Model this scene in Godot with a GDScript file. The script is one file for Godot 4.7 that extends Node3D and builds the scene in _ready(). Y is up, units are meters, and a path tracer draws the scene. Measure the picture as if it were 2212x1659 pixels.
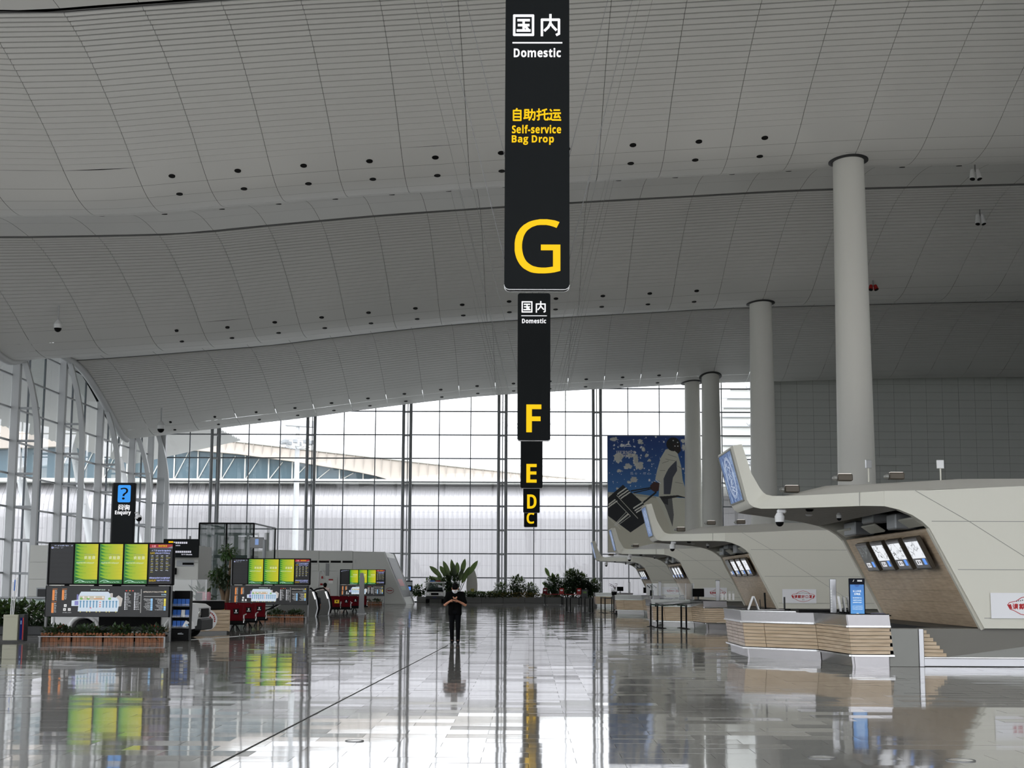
extends Node3D
# Departure hall of an airport terminal. x to the right, y up, -z into the hall ("d" in helper names is -z), metres.

# ---------------------------------------------------------------- mesh builder
class MB:
	var v := PackedVector3Array()
	var n := PackedVector3Array()
	var uv := PackedVector2Array()
	var c := PackedColorArray()
	var ix := PackedInt32Array()
	var col := Color(1, 1, 1)

	func put(p: Vector3, nn: Vector3, t := Vector2.ZERO) -> int:
		v.append(p); n.append(nn); uv.append(t); c.append(col)
		return v.size() - 1

	func tri(a: Vector3, b: Vector3, e: Vector3) -> void:
		var nn := (b - a).cross(e - a).normalized()
		var i := put(a, nn); put(b, nn); put(e, nn)
		ix.append_array(PackedInt32Array([i, i + 2, i + 1]))

	func trio(a: Vector3, b: Vector3, e: Vector3, ctr: Vector3) -> void:
		if (b - a).cross(e - a).dot((a + b + e) / 3.0 - ctr) < 0.0:
			tri(a, e, b)
		else:
			tri(a, b, e)

	func quad(a: Vector3, b: Vector3, e: Vector3, d: Vector3) -> void:   # counter-clockwise from outside; a is bottom left for the uv
		var nn := (e - a).cross(d - b).normalized()
		var i := put(a, nn, Vector2(0, 1)); put(b, nn, Vector2(1, 1)); put(e, nn, Vector2(1, 0)); put(d, nn, Vector2(0, 0))
		ix.append_array(PackedInt32Array([i, i + 2, i + 1, i, i + 3, i + 2]))

	func quado(a: Vector3, b: Vector3, e: Vector3, d: Vector3, ctr: Vector3) -> void:
		if (e - a).cross(d - b).dot((a + b + e + d) * 0.25 - ctr) < 0.0:
			quad(a, d, e, b)
		else:
			quad(a, b, e, d)

	func hexa(p: Array) -> void:      # 0..3 one ring, 4..7 the ring above it
		var m := Vector3.ZERO
		for q in p:
			m += q
		m /= 8.0
		quado(p[0], p[1], p[2], p[3], m); quado(p[4], p[5], p[6], p[7], m)
		for i in 4:
			var j := (i + 1) % 4
			quado(p[i], p[j], p[j + 4], p[i + 4], m)

	func box(ctr: Vector3, size: Vector3, bev := 0.0, b := Basis()) -> void:
		var s := size * 0.5
		if bev <= 0.0:
			var p := []
			for y in [-1.0, 1.0]:
				for k in [[-1.0, -1.0], [1.0, -1.0], [1.0, 1.0], [-1.0, 1.0]]:
					p.append(ctr + b * Vector3(s.x * k[0], s.y * y, s.z * k[1]))
			hexa(p)
			return
		bev = minf(bev, minf(s.x, minf(s.y, s.z)) * 0.9)
		var at := func(sx: float, sy: float, sz: float, ax: int) -> Vector3:
			var r := Vector3(sx * (s.x - bev), sy * (s.y - bev), sz * (s.z - bev))
			r[ax] = [sx, sy, sz][ax] * s[ax]
			return ctr + b * r
		var sg := [-1.0, 1.0]
		for ax in 3:
			for q in sg:
				var r := []
				for k in [[-1.0, -1.0], [1.0, -1.0], [1.0, 1.0], [-1.0, 1.0]]:
					var w := [0.0, 0.0, 0.0]
					w[ax] = q; w[(ax + 1) % 3] = k[0]; w[(ax + 2) % 3] = k[1]
					r.append(at.call(w[0], w[1], w[2], ax))
				quado(r[0], r[1], r[2], r[3], ctr)
		for e in [[0, 1, 2], [0, 2, 1], [1, 2, 0]]:
			for q in sg:
				for r in sg:
					var w0 := [0.0, 0.0, 0.0]
					w0[e[0]] = q; w0[e[1]] = r
					var w1 := w0.duplicate()
					w0[e[2]] = -1.0; w1[e[2]] = 1.0
					quado(at.call(w0[0], w0[1], w0[2], e[0]), at.call(w1[0], w1[1], w1[2], e[0]), at.call(w1[0], w1[1], w1[2], e[1]), at.call(w0[0], w0[1], w0[2], e[1]), ctr)
		for x in sg:
			for y in sg:
				for z in sg:
					trio(at.call(x, y, z, 0), at.call(x, y, z, 1), at.call(x, y, z, 2), ctr)

	func bar(a: Vector3, b: Vector3, w: float, h: float, bev := 0.0, up := Vector3.UP) -> void:   # a square bar from a to b; h along up
		var z := (b - a).normalized()
		var x := up.cross(z)
		if x.length() < 0.01:
			x = Vector3.RIGHT.cross(z)
		x = x.normalized()
		box((a + b) * 0.5, Vector3(w, h, (b - a).length()), bev, Basis(x, z.cross(x), z))

	func grid(rows: Array, flip := false) -> void:     # smooth surface through rows of points
		var h := rows.size()
		var w: int = rows[0].size()
		var i0 := v.size()
		for i in h:
			for j in w:
				var du: Vector3 = rows[i][mini(j + 1, w - 1)] - rows[i][maxi(j - 1, 0)]
				var dv: Vector3 = rows[mini(i + 1, h - 1)][j] - rows[maxi(i - 1, 0)][j]
				if w > 2 and rows[i][0].is_equal_approx(rows[i][w - 1]) and (j == 0 or j == w - 1):
					du = rows[i][1] - rows[i][w - 2]
				var nn := du.cross(dv)
				if nn.length_squared() < 1e-14:
					var k := 1 if i == 0 else h - 2
					dv = rows[mini(k + 1, h - 1)][j] - rows[maxi(k - 1, 0)][j]
					du = rows[k][mini(j + 1, w - 1)] - rows[k][maxi(j - 1, 0)]
					nn = du.cross(dv)
				nn = nn.normalized()
				put(rows[i][j], -nn if flip else nn, Vector2(float(j) / (w - 1), 1.0 - float(i) / (h - 1)))
		for i in h - 1:
			for j in w - 1:
				var a := i0 + i * w + j
				if flip:
					ix.append_array(PackedInt32Array([a, a + 1, a + w + 1, a, a + w + 1, a + w]))
				else:
					ix.append_array(PackedInt32Array([a, a + w + 1, a + 1, a, a + w, a + w + 1]))

	func tube(pts: Array, rad, sides := 8, caps := true) -> void:
		var rows := []
		var up := Vector3.UP
		for i in pts.size():
			var t: Vector3 = (pts[mini(i + 1, pts.size() - 1)] - pts[maxi(i - 1, 0)]).normalized()
			if i == 0:
				up = Vector3.UP if absf(t.y) < 0.9 else Vector3.RIGHT
			var x := up.cross(t).normalized()
			up = t.cross(x).normalized()
			var r: float = rad[i] if rad is Array else rad
			var row := PackedVector3Array()
			for j in sides + 1:
				var a := TAU * (j % sides) / sides
				row.append(pts[i] + (x * cos(a) + up * sin(a)) * r)
			rows.append(row)
		grid(rows)
		if caps:
			for e in [0, rows.size() - 1]:
				for j in sides:
					trio(pts[e], rows[e][j], rows[e][j + 1], pts[1 if e == 0 else e - 1])

	func lathe(prof: Array, segs: int, base := Vector3.ZERO) -> void:   # prof: Vector2(radius, y) upwards
		for k in prof.size() - 1:
			var rows := []
			for p in [prof[k], prof[k + 1]]:
				var row := PackedVector3Array()
				for j in segs + 1:
					var a := -TAU * (j % segs) / segs
					row.append(base + Vector3(cos(a) * p.x, p.y, sin(a) * p.x))
				rows.append(row)
			grid(rows)

	func prism(poly: PackedVector2Array, z0: float, z1: float, tf := Transform3D()) -> void:
		var area := 0.0
		for i in poly.size():
			area += poly[i].cross(poly[(i + 1) % poly.size()])
		if area < 0.0:
			poly = poly.duplicate()
			poly.reverse()
		var t := Geometry2D.triangulate_polygon(poly)
		var at := func(p: Vector2, z: float) -> Vector3: return tf * Vector3(p.x, p.y, z)
		var nz := (tf.basis * Vector3(0, 0, 1)).normalized()
		for k in range(0, t.size(), 3):
			for z in [z1, z0]:
				var p: Array = [at.call(poly[t[k]], z), at.call(poly[t[k + 1]], z), at.call(poly[t[k + 2]], z)]
				trio(p[0], p[1], p[2], p[0] - nz * (1.0 if z == maxf(z0, z1) else -1.0))
		for i in poly.size():
			var j := (i + 1) % poly.size()
			var a: Vector3 = at.call(poly[i], z0)
			var b: Vector3 = at.call(poly[j], z0)
			var e := poly[j] - poly[i]
			var out := tf.basis * Vector3(e.y, -e.x, 0)
			quado(a, b, at.call(poly[j], z1), at.call(poly[i], z1), (a + b) * 0.5 + nz * (z1 - z0) * 0.5 - out)

	func ball(ctr: Vector3, r: Vector3, segs := 12, rings := 8, y0 := -1.0, y1 := 1.0) -> void:
		var rows := []
		for i in rings + 1:
			var a := lerpf(asin(y0), asin(y1), float(i) / rings)
			var row := PackedVector3Array()
			for j in segs + 1:
				var b := -TAU * (j % segs) / segs
				row.append(ctr + Vector3(cos(a) * cos(b) * r.x, sin(a) * r.y, cos(a) * sin(b) * r.z))
			rows.append(row)
		grid(rows)

	func mesh() -> ArrayMesh:
		var arr := []
		arr.resize(Mesh.ARRAY_MAX)
		arr[Mesh.ARRAY_VERTEX] = v; arr[Mesh.ARRAY_NORMAL] = n; arr[Mesh.ARRAY_TEX_UV] = uv; arr[Mesh.ARRAY_COLOR] = c; arr[Mesh.ARRAY_INDEX] = ix
		var m := ArrayMesh.new()
		m.add_surface_from_arrays(Mesh.PRIMITIVE_TRIANGLES, arr)
		return m


func rounded(w: float, h: float, r: float, k := 5) -> PackedVector2Array:
	var p := PackedVector2Array()
	for q in [[1, -1, -90], [1, 1, 0], [-1, 1, 90], [-1, -1, 180]]:
		for i in k + 1:
			var a := deg_to_rad(q[2] + 90.0 * i / k)
			p.append(Vector2(q[0] * (w / 2 - r) + cos(a) * r, q[1] * (h / 2 - r) + sin(a) * r))
	return p

# ---------------------------------------------------------------- materials
var M := {}
var rng := RandomNumberGenerator.new()

func mat(key: String, color: Color, rough := 0.5, metal := 0.0) -> StandardMaterial3D:
	if M.has(key):
		return M[key]
	var m := StandardMaterial3D.new()
	m.resource_name = key
	m.albedo_color = color; m.roughness = rough; m.metallic = metal
	if color.get_luminance() < 0.13 and metal < 0.05:
		m.metallic_specular = 0.2
	M[key] = m
	return m

func glow(key: String, color: Color, energy := 1.0) -> StandardMaterial3D:
	var m := mat(key, Color(0.02, 0.02, 0.02), 0.4)
	m.emission_enabled = true; m.emission = color; m.emission_energy_multiplier = energy
	return m

func pane_mat(key: String, color: Color, alpha: float) -> StandardMaterial3D:
	var m := mat(key, Color(color, alpha), 0.0)
	m.transparency = BaseMaterial3D.TRANSPARENCY_ALPHA
	return m

func noise_tex(freq: float, ramp: Array, size := 256, oct := 4, as_normal := false, bump := 4.0, sd := 1) -> NoiseTexture2D:
	var nz := FastNoiseLite.new()
	nz.seed = sd; nz.frequency = freq; nz.fractal_octaves = oct; nz.noise_type = FastNoiseLite.TYPE_SIMPLEX_SMOOTH
	var t := NoiseTexture2D.new()
	t.width = size; t.height = size; t.seamless = true; t.noise = nz
	if as_normal:
		t.as_normal_map = true; t.bump_strength = bump
	else:
		var g := Gradient.new()
		g.offsets = PackedFloat32Array([0.0, 0.5, 1.0]); g.colors = PackedColorArray(ramp)
		t.color_ramp = g
	return t

func wood(key: String, a: Color, b: Color, e: Color, scale: Vector3, rough := 0.45, sd := 3) -> StandardMaterial3D:
	var m := mat(key, Color(1, 1, 1), rough)
	m.albedo_texture = noise_tex(0.02, [a, b, e], 256, 4, false, 0, sd)
	m.uv1_triplanar = true; m.uv1_scale = scale
	m.vertex_color_use_as_albedo = true
	return m

func picture(key: String, img: Image, energy := 0.0, rough := 0.4) -> StandardMaterial3D:
	var m := mat(key, Color(1, 1, 1), rough)
	var t := ImageTexture.create_from_image(img)
	if energy > 0.0:
		m.albedo_color = Color(0.03, 0.03, 0.03)
		m.emission_enabled = true; m.emission = Color.WHITE; m.emission_operator = BaseMaterial3D.EMISSION_OP_MULTIPLY
		m.emission_texture = t; m.emission_energy_multiplier = energy
	else:
		m.albedo_texture = t
	return m

# ---------------------------------------------------------------- scene tree helpers
var used := {}

func numbered(s: String) -> String:
	if not used.has(s):
		used[s] = 0
		return s
	used[s] += 1
	return "%s_%03d" % [s, used[s]]

func tag(o: Node3D, label: String, category: String, group := "") -> Node3D:
	o.set_meta("label", label); o.set_meta("category", category)
	if group:
		o.set_meta("group", group)
	return o

func thing(called: String, label: String, category: String, at := Vector3.ZERO, group := "", turn := 0.0) -> Node3D:
	var o := Node3D.new()
	o.name = numbered(called)
	add_child(o)
	o.position = at; o.rotation.y = turn
	return tag(o, label, category, group)

func part(b, called: String, m: Material, parent: Node3D, label := "", stuff := false) -> MeshInstance3D:
	var o := MeshInstance3D.new()
	o.mesh = b.mesh() if b is MB else b
	o.material_override = m
	o.name = called if parent != self else numbered(called)
	parent.add_child(o, true)
	if label:
		o.set_meta("label", label)
	if stuff:
		o.set_meta("kind", "stuff")
	return o

func single(b, called: String, m: Material, label: String, category: String, at := Vector3.ZERO, group := "") -> MeshInstance3D:
	var o := part(b, called, m, self)
	o.position = at
	tag(o, label, category, group)
	return o

func structure(called: String, label: String) -> Node3D:
	var o := Node3D.new()
	o.name = numbered(called)
	add_child(o)
	o.set_meta("kind", "structure"); o.set_meta("label", label)
	return o

func copy(o: Node3D, label: String, at: Vector3, base_name: String) -> Node3D:
	var r: Node3D = o.duplicate()
	r.name = numbered(base_name)
	add_child(r)
	r.position = at
	r.set_meta("label", label)
	return r

func bx(ctr: Vector3, size: Vector3, bev := 0.0, b := Basis()) -> MB:
	var m := MB.new()
	m.box(ctr, size, bev, b)
	return m

func tb(pts: Array, rad, sides := 8) -> MB:
	var m := MB.new()
	m.tube(pts, rad, sides)
	return m

func P(x: float, y: float, d: float) -> Vector3:
	return Vector3(x, y, -d)

# ---------------------------------------------------------------- lettering
var fonts := {}
var glyphs := {
	"国": "8,6 92,6 92,95 8,95 8,6;25,27 75,27;27,50 73,50;22,75 78,75;50,27 50,75;60,58 68,68",
	"内": "12,98 12,25 88,25 88,90 78,95;50,2 50,40 40,60 25,75;50,42 62,58 75,72",
	"自": "48,0 40,14;20,16 80,16 80,98 20,98 20,16;20,42 80,42;20,70 80,70",
	"助": "10,78 10,10 40,10 40,75;10,32 40,32;10,54 40,54;2,82 48,74;50,30 92,30 90,80 84,95 74,90;68,5 68,40 60,70 45,96",
	"托": "5,25 40,25;22,2 22,90 12,95;5,62 40,50;85,5 50,16;45,50 98,42;68,12 68,85 75,93 95,93 97,75",
	"运": "12,8 22,20;5,42 22,42 20,75 5,92;12,85 30,95 98,96;42,12 88,12;34,38 96,38;60,38 45,74 86,68;76,52 92,78",
	"问": "12,98 12,22;14,2 26,14;36,8 88,8 88,90 76,95;32,36 68,36 68,74 32,74 32,36",
	"询": "10,5 22,18;2,38 20,38 20,88 34,74;50,2 36,30;46,16 94,16 92,85 82,95;44,38 72,38 72,75 44,75 44,38;44,56 72,56",
	"匠": "95,6 10,6 10,95 98,95;75,16 35,26;35,26 32,60 22,80;35,48 88,48;65,48 65,85",
	"心": "15,45 6,75;32,35 32,80 42,93 72,93 78,72;45,10 55,30;78,35 92,65",
	"初": "20,2 28,14;5,28 38,28 5,60;22,45 22,98;38,45 30,55;50,16 92,16 90,85 78,95;68,16 64,55 45,95",
	"公": "38,5 28,30 5,52;60,5 72,30 95,50;50,50 22,90 75,82;65,62 85,95",
	"告": "28,2 15,30;22,18 85,18;52,2 52,45;5,45 95,45;22,60 78,60 78,95 22,95 22,60",
	"欢": "5,20 40,20 30,60 5,92;10,40 42,85;60,2 48,35;55,20 92,20 85,40;70,30 65,65 42,96;68,60 97,95",
	"迎": "10,6 20,20;4,40 20,40 20,75 4,90;10,84 30,95 98,96;50,6 36,14 36,65 52,55;62,12 90,12 90,60 80,62;64,12 64,80",
	"您": "25,2 5,35;18,20 18,60;50,2 36,28;45,14 92,14 85,28;64,14 64,55 55,55;48,30 38,48;78,30 90,48;12,72 6,92;30,66 30,88 40,96 68,96 72,82;48,66 55,78;80,68 93,88",
	"请": "10,5 22,18;2,38 20,38 20,88 34,76;42,12 95,12;46,25 90,25;38,38 98,38;68,2 68,38;48,98 48,50 88,50 88,95;48,65 88,65;48,80 88,80",
	"戴": "5,15 55,15;30,2 30,28;2,28 98,28;12,38 50,38 50,58 12,58 12,38;12,48 50,48;31,38 31,58;5,68 58,68;20,62 20,80;42,62 42,80;2,80 60,80;20,86 8,97;42,86 54,97;68,2 72,50 95,95;90,45 60,95;82,6 92,18",
	"好": "22,2 10,60 40,95;40,28 30,70 5,95;2,30 46,30;52,12 90,12 72,35;72,35 72,90 60,95;48,50 98,50",
	"口": "15,15 85,15 85,90 15,90 15,15",
	"罩": "15,4 85,4 85,26 15,26 15,4;38,4 38,26;62,4 62,26;50,28 50,45;50,36 80,36;25,45 75,45 75,72 25,72 25,45;25,58 75,58;5,84 95,84;50,72 50,100",
	"下": "5,10 95,10;48,10 48,98;52,38 75,58", "以": "20,15 20,80 42,62;38,20 48,40;78,5 72,50 30,96;68,55 95,92", "上": "50,5 50,92;50,42 85,42;5,92 95,92",
	"人": "50,5 45,45 5,95;50,35 65,65 96,95", "工": "12,14 88,14;50,14 50,88;4,88 96,88", "的": "25,2 18,18;10,20 42,20 42,92 10,92 10,20;10,55 42,55;62,4 50,36;56,24 92,24 90,85 80,94;60,44 74,62",
}

func strokes(ch: String) -> Array:
	var out := []
	for line in glyphs[ch].split(";"):
		var p := []
		for w in line.split(" "):
			var xy = w.split(",")
			p.append(Vector2(float(xy[0]) / 100.0, float(xy[1]) / 100.0))
		out.append(p)
	return out

func glyph_mesh(b: MB, s: String, x: float, y: float, size: float, gap: float, w: float, z: float) -> void:  # x,y: top left; strokes as flat bars standing 8 mm proud of z
	for ch in s:
		for line in strokes(ch):
			for i in line.size() - 1:
				var p: Vector2 = line[i]
				var q: Vector2 = line[i + 1]
				var e := (q - p).normalized() * w * 0.3 / size
				b.bar(Vector3(x + (p.x - e.x) * size, y - (p.y - e.y) * size, z), Vector3(x + (q.x + e.x) * size, y - (q.y + e.y) * size, z), w, 0.016, 0.0, Vector3(0, 0, 1))
		x += size + gap

func text(s: String, m: Material, parent: Node3D, called: String, ctr: Vector3, w: float, h: float, bold := false, turn := 0.0, face := "Droid Sans") -> MeshInstance3D:
	var key := face + str(bold)
	if not fonts.has(key):
		var f := SystemFont.new()
		f.font_names = PackedStringArray([face])
		f.font_weight = 700 if bold else 400
		fonts[key] = f
	var t := TextMesh.new()
	t.font = fonts[key]; t.text = s; t.font_size = 48; t.pixel_size = 0.01; t.depth = 0.02; t.curve_step = 1.0
	var a := t.get_aabb()
	var o := part(t, called, m, parent)
	var sx := w / a.size.x
	var sy := (h / a.size.y) if h > 0.0 else sx
	if w <= 0.0:
		sx = sy
	var bs := Basis(Vector3.UP, turn) * Basis.from_scale(Vector3(sx, sy, 1.0))
	o.transform = Transform3D(bs, ctr - bs * a.get_center())
	return o

# ---------------------------------------------------------------- painting on images
func line_on(im: Image, a: Vector2, b: Vector2, w: float, c: Color) -> void:
	var k := int(maxf((b - a).length() / maxf(w * 0.5, 0.7), 1.0))
	for i in k + 1:
		var p := a.lerp(b, float(i) / k)
		im.fill_rect(Rect2i(int(p.x - w / 2 + 0.5), int(p.y - w / 2 + 0.5), maxi(1, int(w + 0.5)), maxi(1, int(w + 0.5))), c)

func write_on(im: Image, s: String, x: float, y: float, size: float, gap: float, w: float, c: Color) -> void:
	for ch in s:
		if glyphs.has(ch):
			for line in strokes(ch):
				for i in line.size() - 1:
					line_on(im, Vector2(x, y) + line[i] * size, Vector2(x, y) + line[i + 1] * size, w, c)
		x += size + gap

func poly_on(im: Image, pts: PackedVector2Array, c: Color) -> void:
	var y0 := im.get_height()
	var y1 := 0
	for p in pts:
		y0 = mini(y0, int(p.y)); y1 = maxi(y1, int(p.y) + 1)
	for y in range(maxi(y0, 0), mini(y1, im.get_height())):
		var xs := []
		for i in pts.size():
			var a := pts[i]
			var b := pts[(i + 1) % pts.size()]
			if (a.y <= y + 0.5) != (b.y <= y + 0.5):
				xs.append(a.x + (b.x - a.x) * (y + 0.5 - a.y) / (b.y - a.y))
		xs.sort()
		for k in range(0, xs.size() - 1, 2):
			im.fill_rect(Rect2i(int(xs[k] + 0.5), y, maxi(1, int(xs[k + 1] + 0.5) - int(xs[k] + 0.5)), 1), c)

func oval_on(im: Image, ctr: Vector2, rx: float, ry: float, c: Color, rough := 0.0) -> void:
	var p := PackedVector2Array()
	for i in 20:
		var a := TAU * i / 20
		var k := 1.0 + (rng.randf() - 0.5) * rough
		p.append(ctr + Vector2(cos(a) * rx, sin(a) * ry) * k)
	poly_on(im, p, c)

func words_on(im: Image, x: int, y: int, w: int, h: int, c: Color) -> void:   # a line of print too small to read
	var q := x
	while q < x + w:
		var k := rng.randi_range(1, 3)
		im.fill_rect(Rect2i(q, y + rng.randi_range(0, 1), mini(k, x + w - q), maxi(1, h - rng.randi_range(0, 1))), c)
		q += k + 1
const UP := [22.0, 22.0, 15.0, 6.0, 2.0]      # strength of the floodlights that wash the ceiling, row by row away from the camera


func _ready() -> void:
	rng.seed = 77
	var cam := Camera3D.new()
	cam.name = "camera"
	add_child(cam)
	cam.position = Vector3(0, 1.65, 0)
	cam.basis = Basis(Vector3.UP, 0.01187) * Basis(Vector3.RIGHT, 0.1345) * Basis(Vector3(0, 0, 1), 0.00436)
	cam.fov = 29.06
	cam.near = 0.5; cam.far = 900.0
	var we := WorldEnvironment.new()
	we.name = "daylight"
	var e := Environment.new()
	e.background_mode = Environment.BG_SKY
	var sky := Sky.new()
	var sm := ProceduralSkyMaterial.new()          # even overcast, brighter overhead
	sm.sky_top_color = Color(0.96, 0.98, 1.0); sm.sky_horizon_color = Color(0.60, 0.605, 0.62)
	sm.sky_curve = 0.3; sm.sky_energy_multiplier = 1.95
	sm.ground_bottom_color = Color(0.45, 0.45, 0.44); sm.ground_horizon_color = Color(0.55, 0.55, 0.55)
	sky.sky_material = sm
	e.sky = sky
	e.tonemap_mode = Environment.TONE_MAPPER_LINEAR
	e.tonemap_exposure = 1.32
	e.sdfgi_enabled = true; e.ssao_enabled = true; e.ssil_enabled = true
	we.environment = e
	add_child(we)
	make_materials()
	make_prints()
	build_floor()
	build_ceiling()
	build_end_facade()
	build_left_facade()
	build_other_walls()
	build_pillars()
	uplights()
	build_outside()
	for k in 5:
		hanging_sign(k)
	for k in 4:
		island(k)
	build_advert()
	ceiling_cameras()
	left_side()
	far_side()
	people()

func make_materials() -> void:
	mat("ceiling_paint", Color(0.80, 0.80, 0.79), 0.42)
	mat("backing", Color(0.46, 0.46, 0.46), 0.8)
	mat("void_dark", Color(0.10, 0.10, 0.10), 0.9)
	mat("black", Color(0.07, 0.07, 0.073), 0.5)
	mat("black_matt", Color(0.11, 0.112, 0.115), 0.8)
	mat("charcoal", Color(0.16, 0.165, 0.17), 0.5)
	mat("sign_black", Color(0.12, 0.13, 0.135), 0.6)
	mat("steel", Color(0.72, 0.72, 0.73), 0.28, 1.0)
	mat("chrome", Color(0.9, 0.9, 0.9), 0.1, 1.0)
	mat("grey_metal", Color(0.5, 0.5, 0.5), 0.4, 0.6)
	mat("frame_grey", Color(0.62, 0.63, 0.64), 0.4, 0.2)
	mat("frame_dark", Color(0.36, 0.38, 0.40), 0.45, 0.2)
	mat("post_mid", Color(0.50, 0.51, 0.52), 0.4, 0.2)
	mat("post_white", Color(0.74, 0.745, 0.75), 0.45)
	mat("shell_white", Color(0.83, 0.82, 0.77), 0.38)
	mat("panel_white", Color(0.80, 0.80, 0.78), 0.5)
	mat("column_white", Color(0.86, 0.855, 0.83), 0.5)
	mat("base_grey", Color(0.52, 0.52, 0.50), 0.35, 0.1)
	mat("grey_dark_panel", Color(0.40, 0.39, 0.36), 0.35, 0.1)
	mat("white", Color(0.9, 0.9, 0.9), 0.4)
	mat("paper", Color(0.92, 0.91, 0.9), 0.7)
	mat("red", Color(0.62, 0.06, 0.06), 0.5)
	mat("maroon", Color(0.36, 0.055, 0.09), 0.45)
	mat("yellow", Color(0.93, 0.78, 0.12), 0.5)
	mat("blue", Color(0.16, 0.4, 0.75), 0.5)
	mat("skin", Color(0.74, 0.52, 0.41), 0.55)
	mat("soil", Color(0.12, 0.09, 0.07), 0.95)
	mat("stone", Color(0.80, 0.79, 0.76), 0.8)
	mat("bark", Color(0.42, 0.34, 0.26), 0.85)
	for g in [["leaf_dark", Color(0.10, 0.17, 0.08)], ["leaf_mid", Color(0.16, 0.27, 0.10)], ["leaf_light", Color(0.30, 0.42, 0.15)], ["petal_red", Color(0.55, 0.08, 0.06)], ["petal_purple", Color(0.42, 0.1, 0.35)], ["leaf_yellow", Color(0.5, 0.42, 0.2)]]:
		var m := mat(g[0], g[1], 0.45)
		m.backlight_enabled = true; m.backlight = Color(0.25, 0.3, 0.15)
	glow("lit_white_sign", Color(0.95, 0.95, 0.97), 0.95)
	glow("lit_yellow_sign", Color(1.0, 0.80, 0.08), 0.8)
	glow("lit_blue_sign", Color(0.25, 0.62, 0.97), 0.75)
	pane_mat("glass", Color(0.95, 0.98, 0.97), 0.04)
	pane_mat("glass_green", Color(0.62, 0.75, 0.70), 0.22)
	pane_mat("glass_dark", Color(0.24, 0.31, 0.29), 0.72)
	pane_mat("acrylic", Color(0.95, 0.97, 0.98), 0.10)
	wood("oak", Color(0.66, 0.57, 0.46), Color(0.78, 0.69, 0.58), Color(0.86, 0.79, 0.69), Vector3(0.22, 3.2, 0.22), 0.42)
	wood("teak", Color(0.34, 0.19, 0.09), Color(0.50, 0.29, 0.14), Color(0.62, 0.38, 0.20), Vector3(2.5, 0.4, 2.5), 0.5, 8)
	wood("soffit", Color(0.45, 0.43, 0.40), Color(0.55, 0.53, 0.50), Color(0.62, 0.60, 0.56), Vector3(0.25, 2.0, 0.9), 0.4, 9)
	var fl := mat("floor_stone", Color(1, 1, 1), 0.055)
	fl.vertex_color_use_as_albedo = true
	fl.albedo_texture = noise_tex(0.05, [Color(0.72, 0.71, 0.69), Color(0.84, 0.83, 0.81), Color(0.93, 0.92, 0.91)], 512, 5)
	fl.uv1_triplanar = true; fl.uv1_world_triplanar = true; fl.uv1_scale = Vector3(0.55, 0.55, 0.55)
	fl.normal_enabled = true; fl.normal_scale = 0.006
	fl.normal_texture = noise_tex(0.012, [], 512, 2, true, 4.0, 5)

# ---------------------------------------------------------------- floor
const BACK := -16.0      # the hall goes on behind the camera to here
const PIT := Rect2(-17.0, 76.9, 6.0, 2.8)      # the escalator well: x, d

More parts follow.
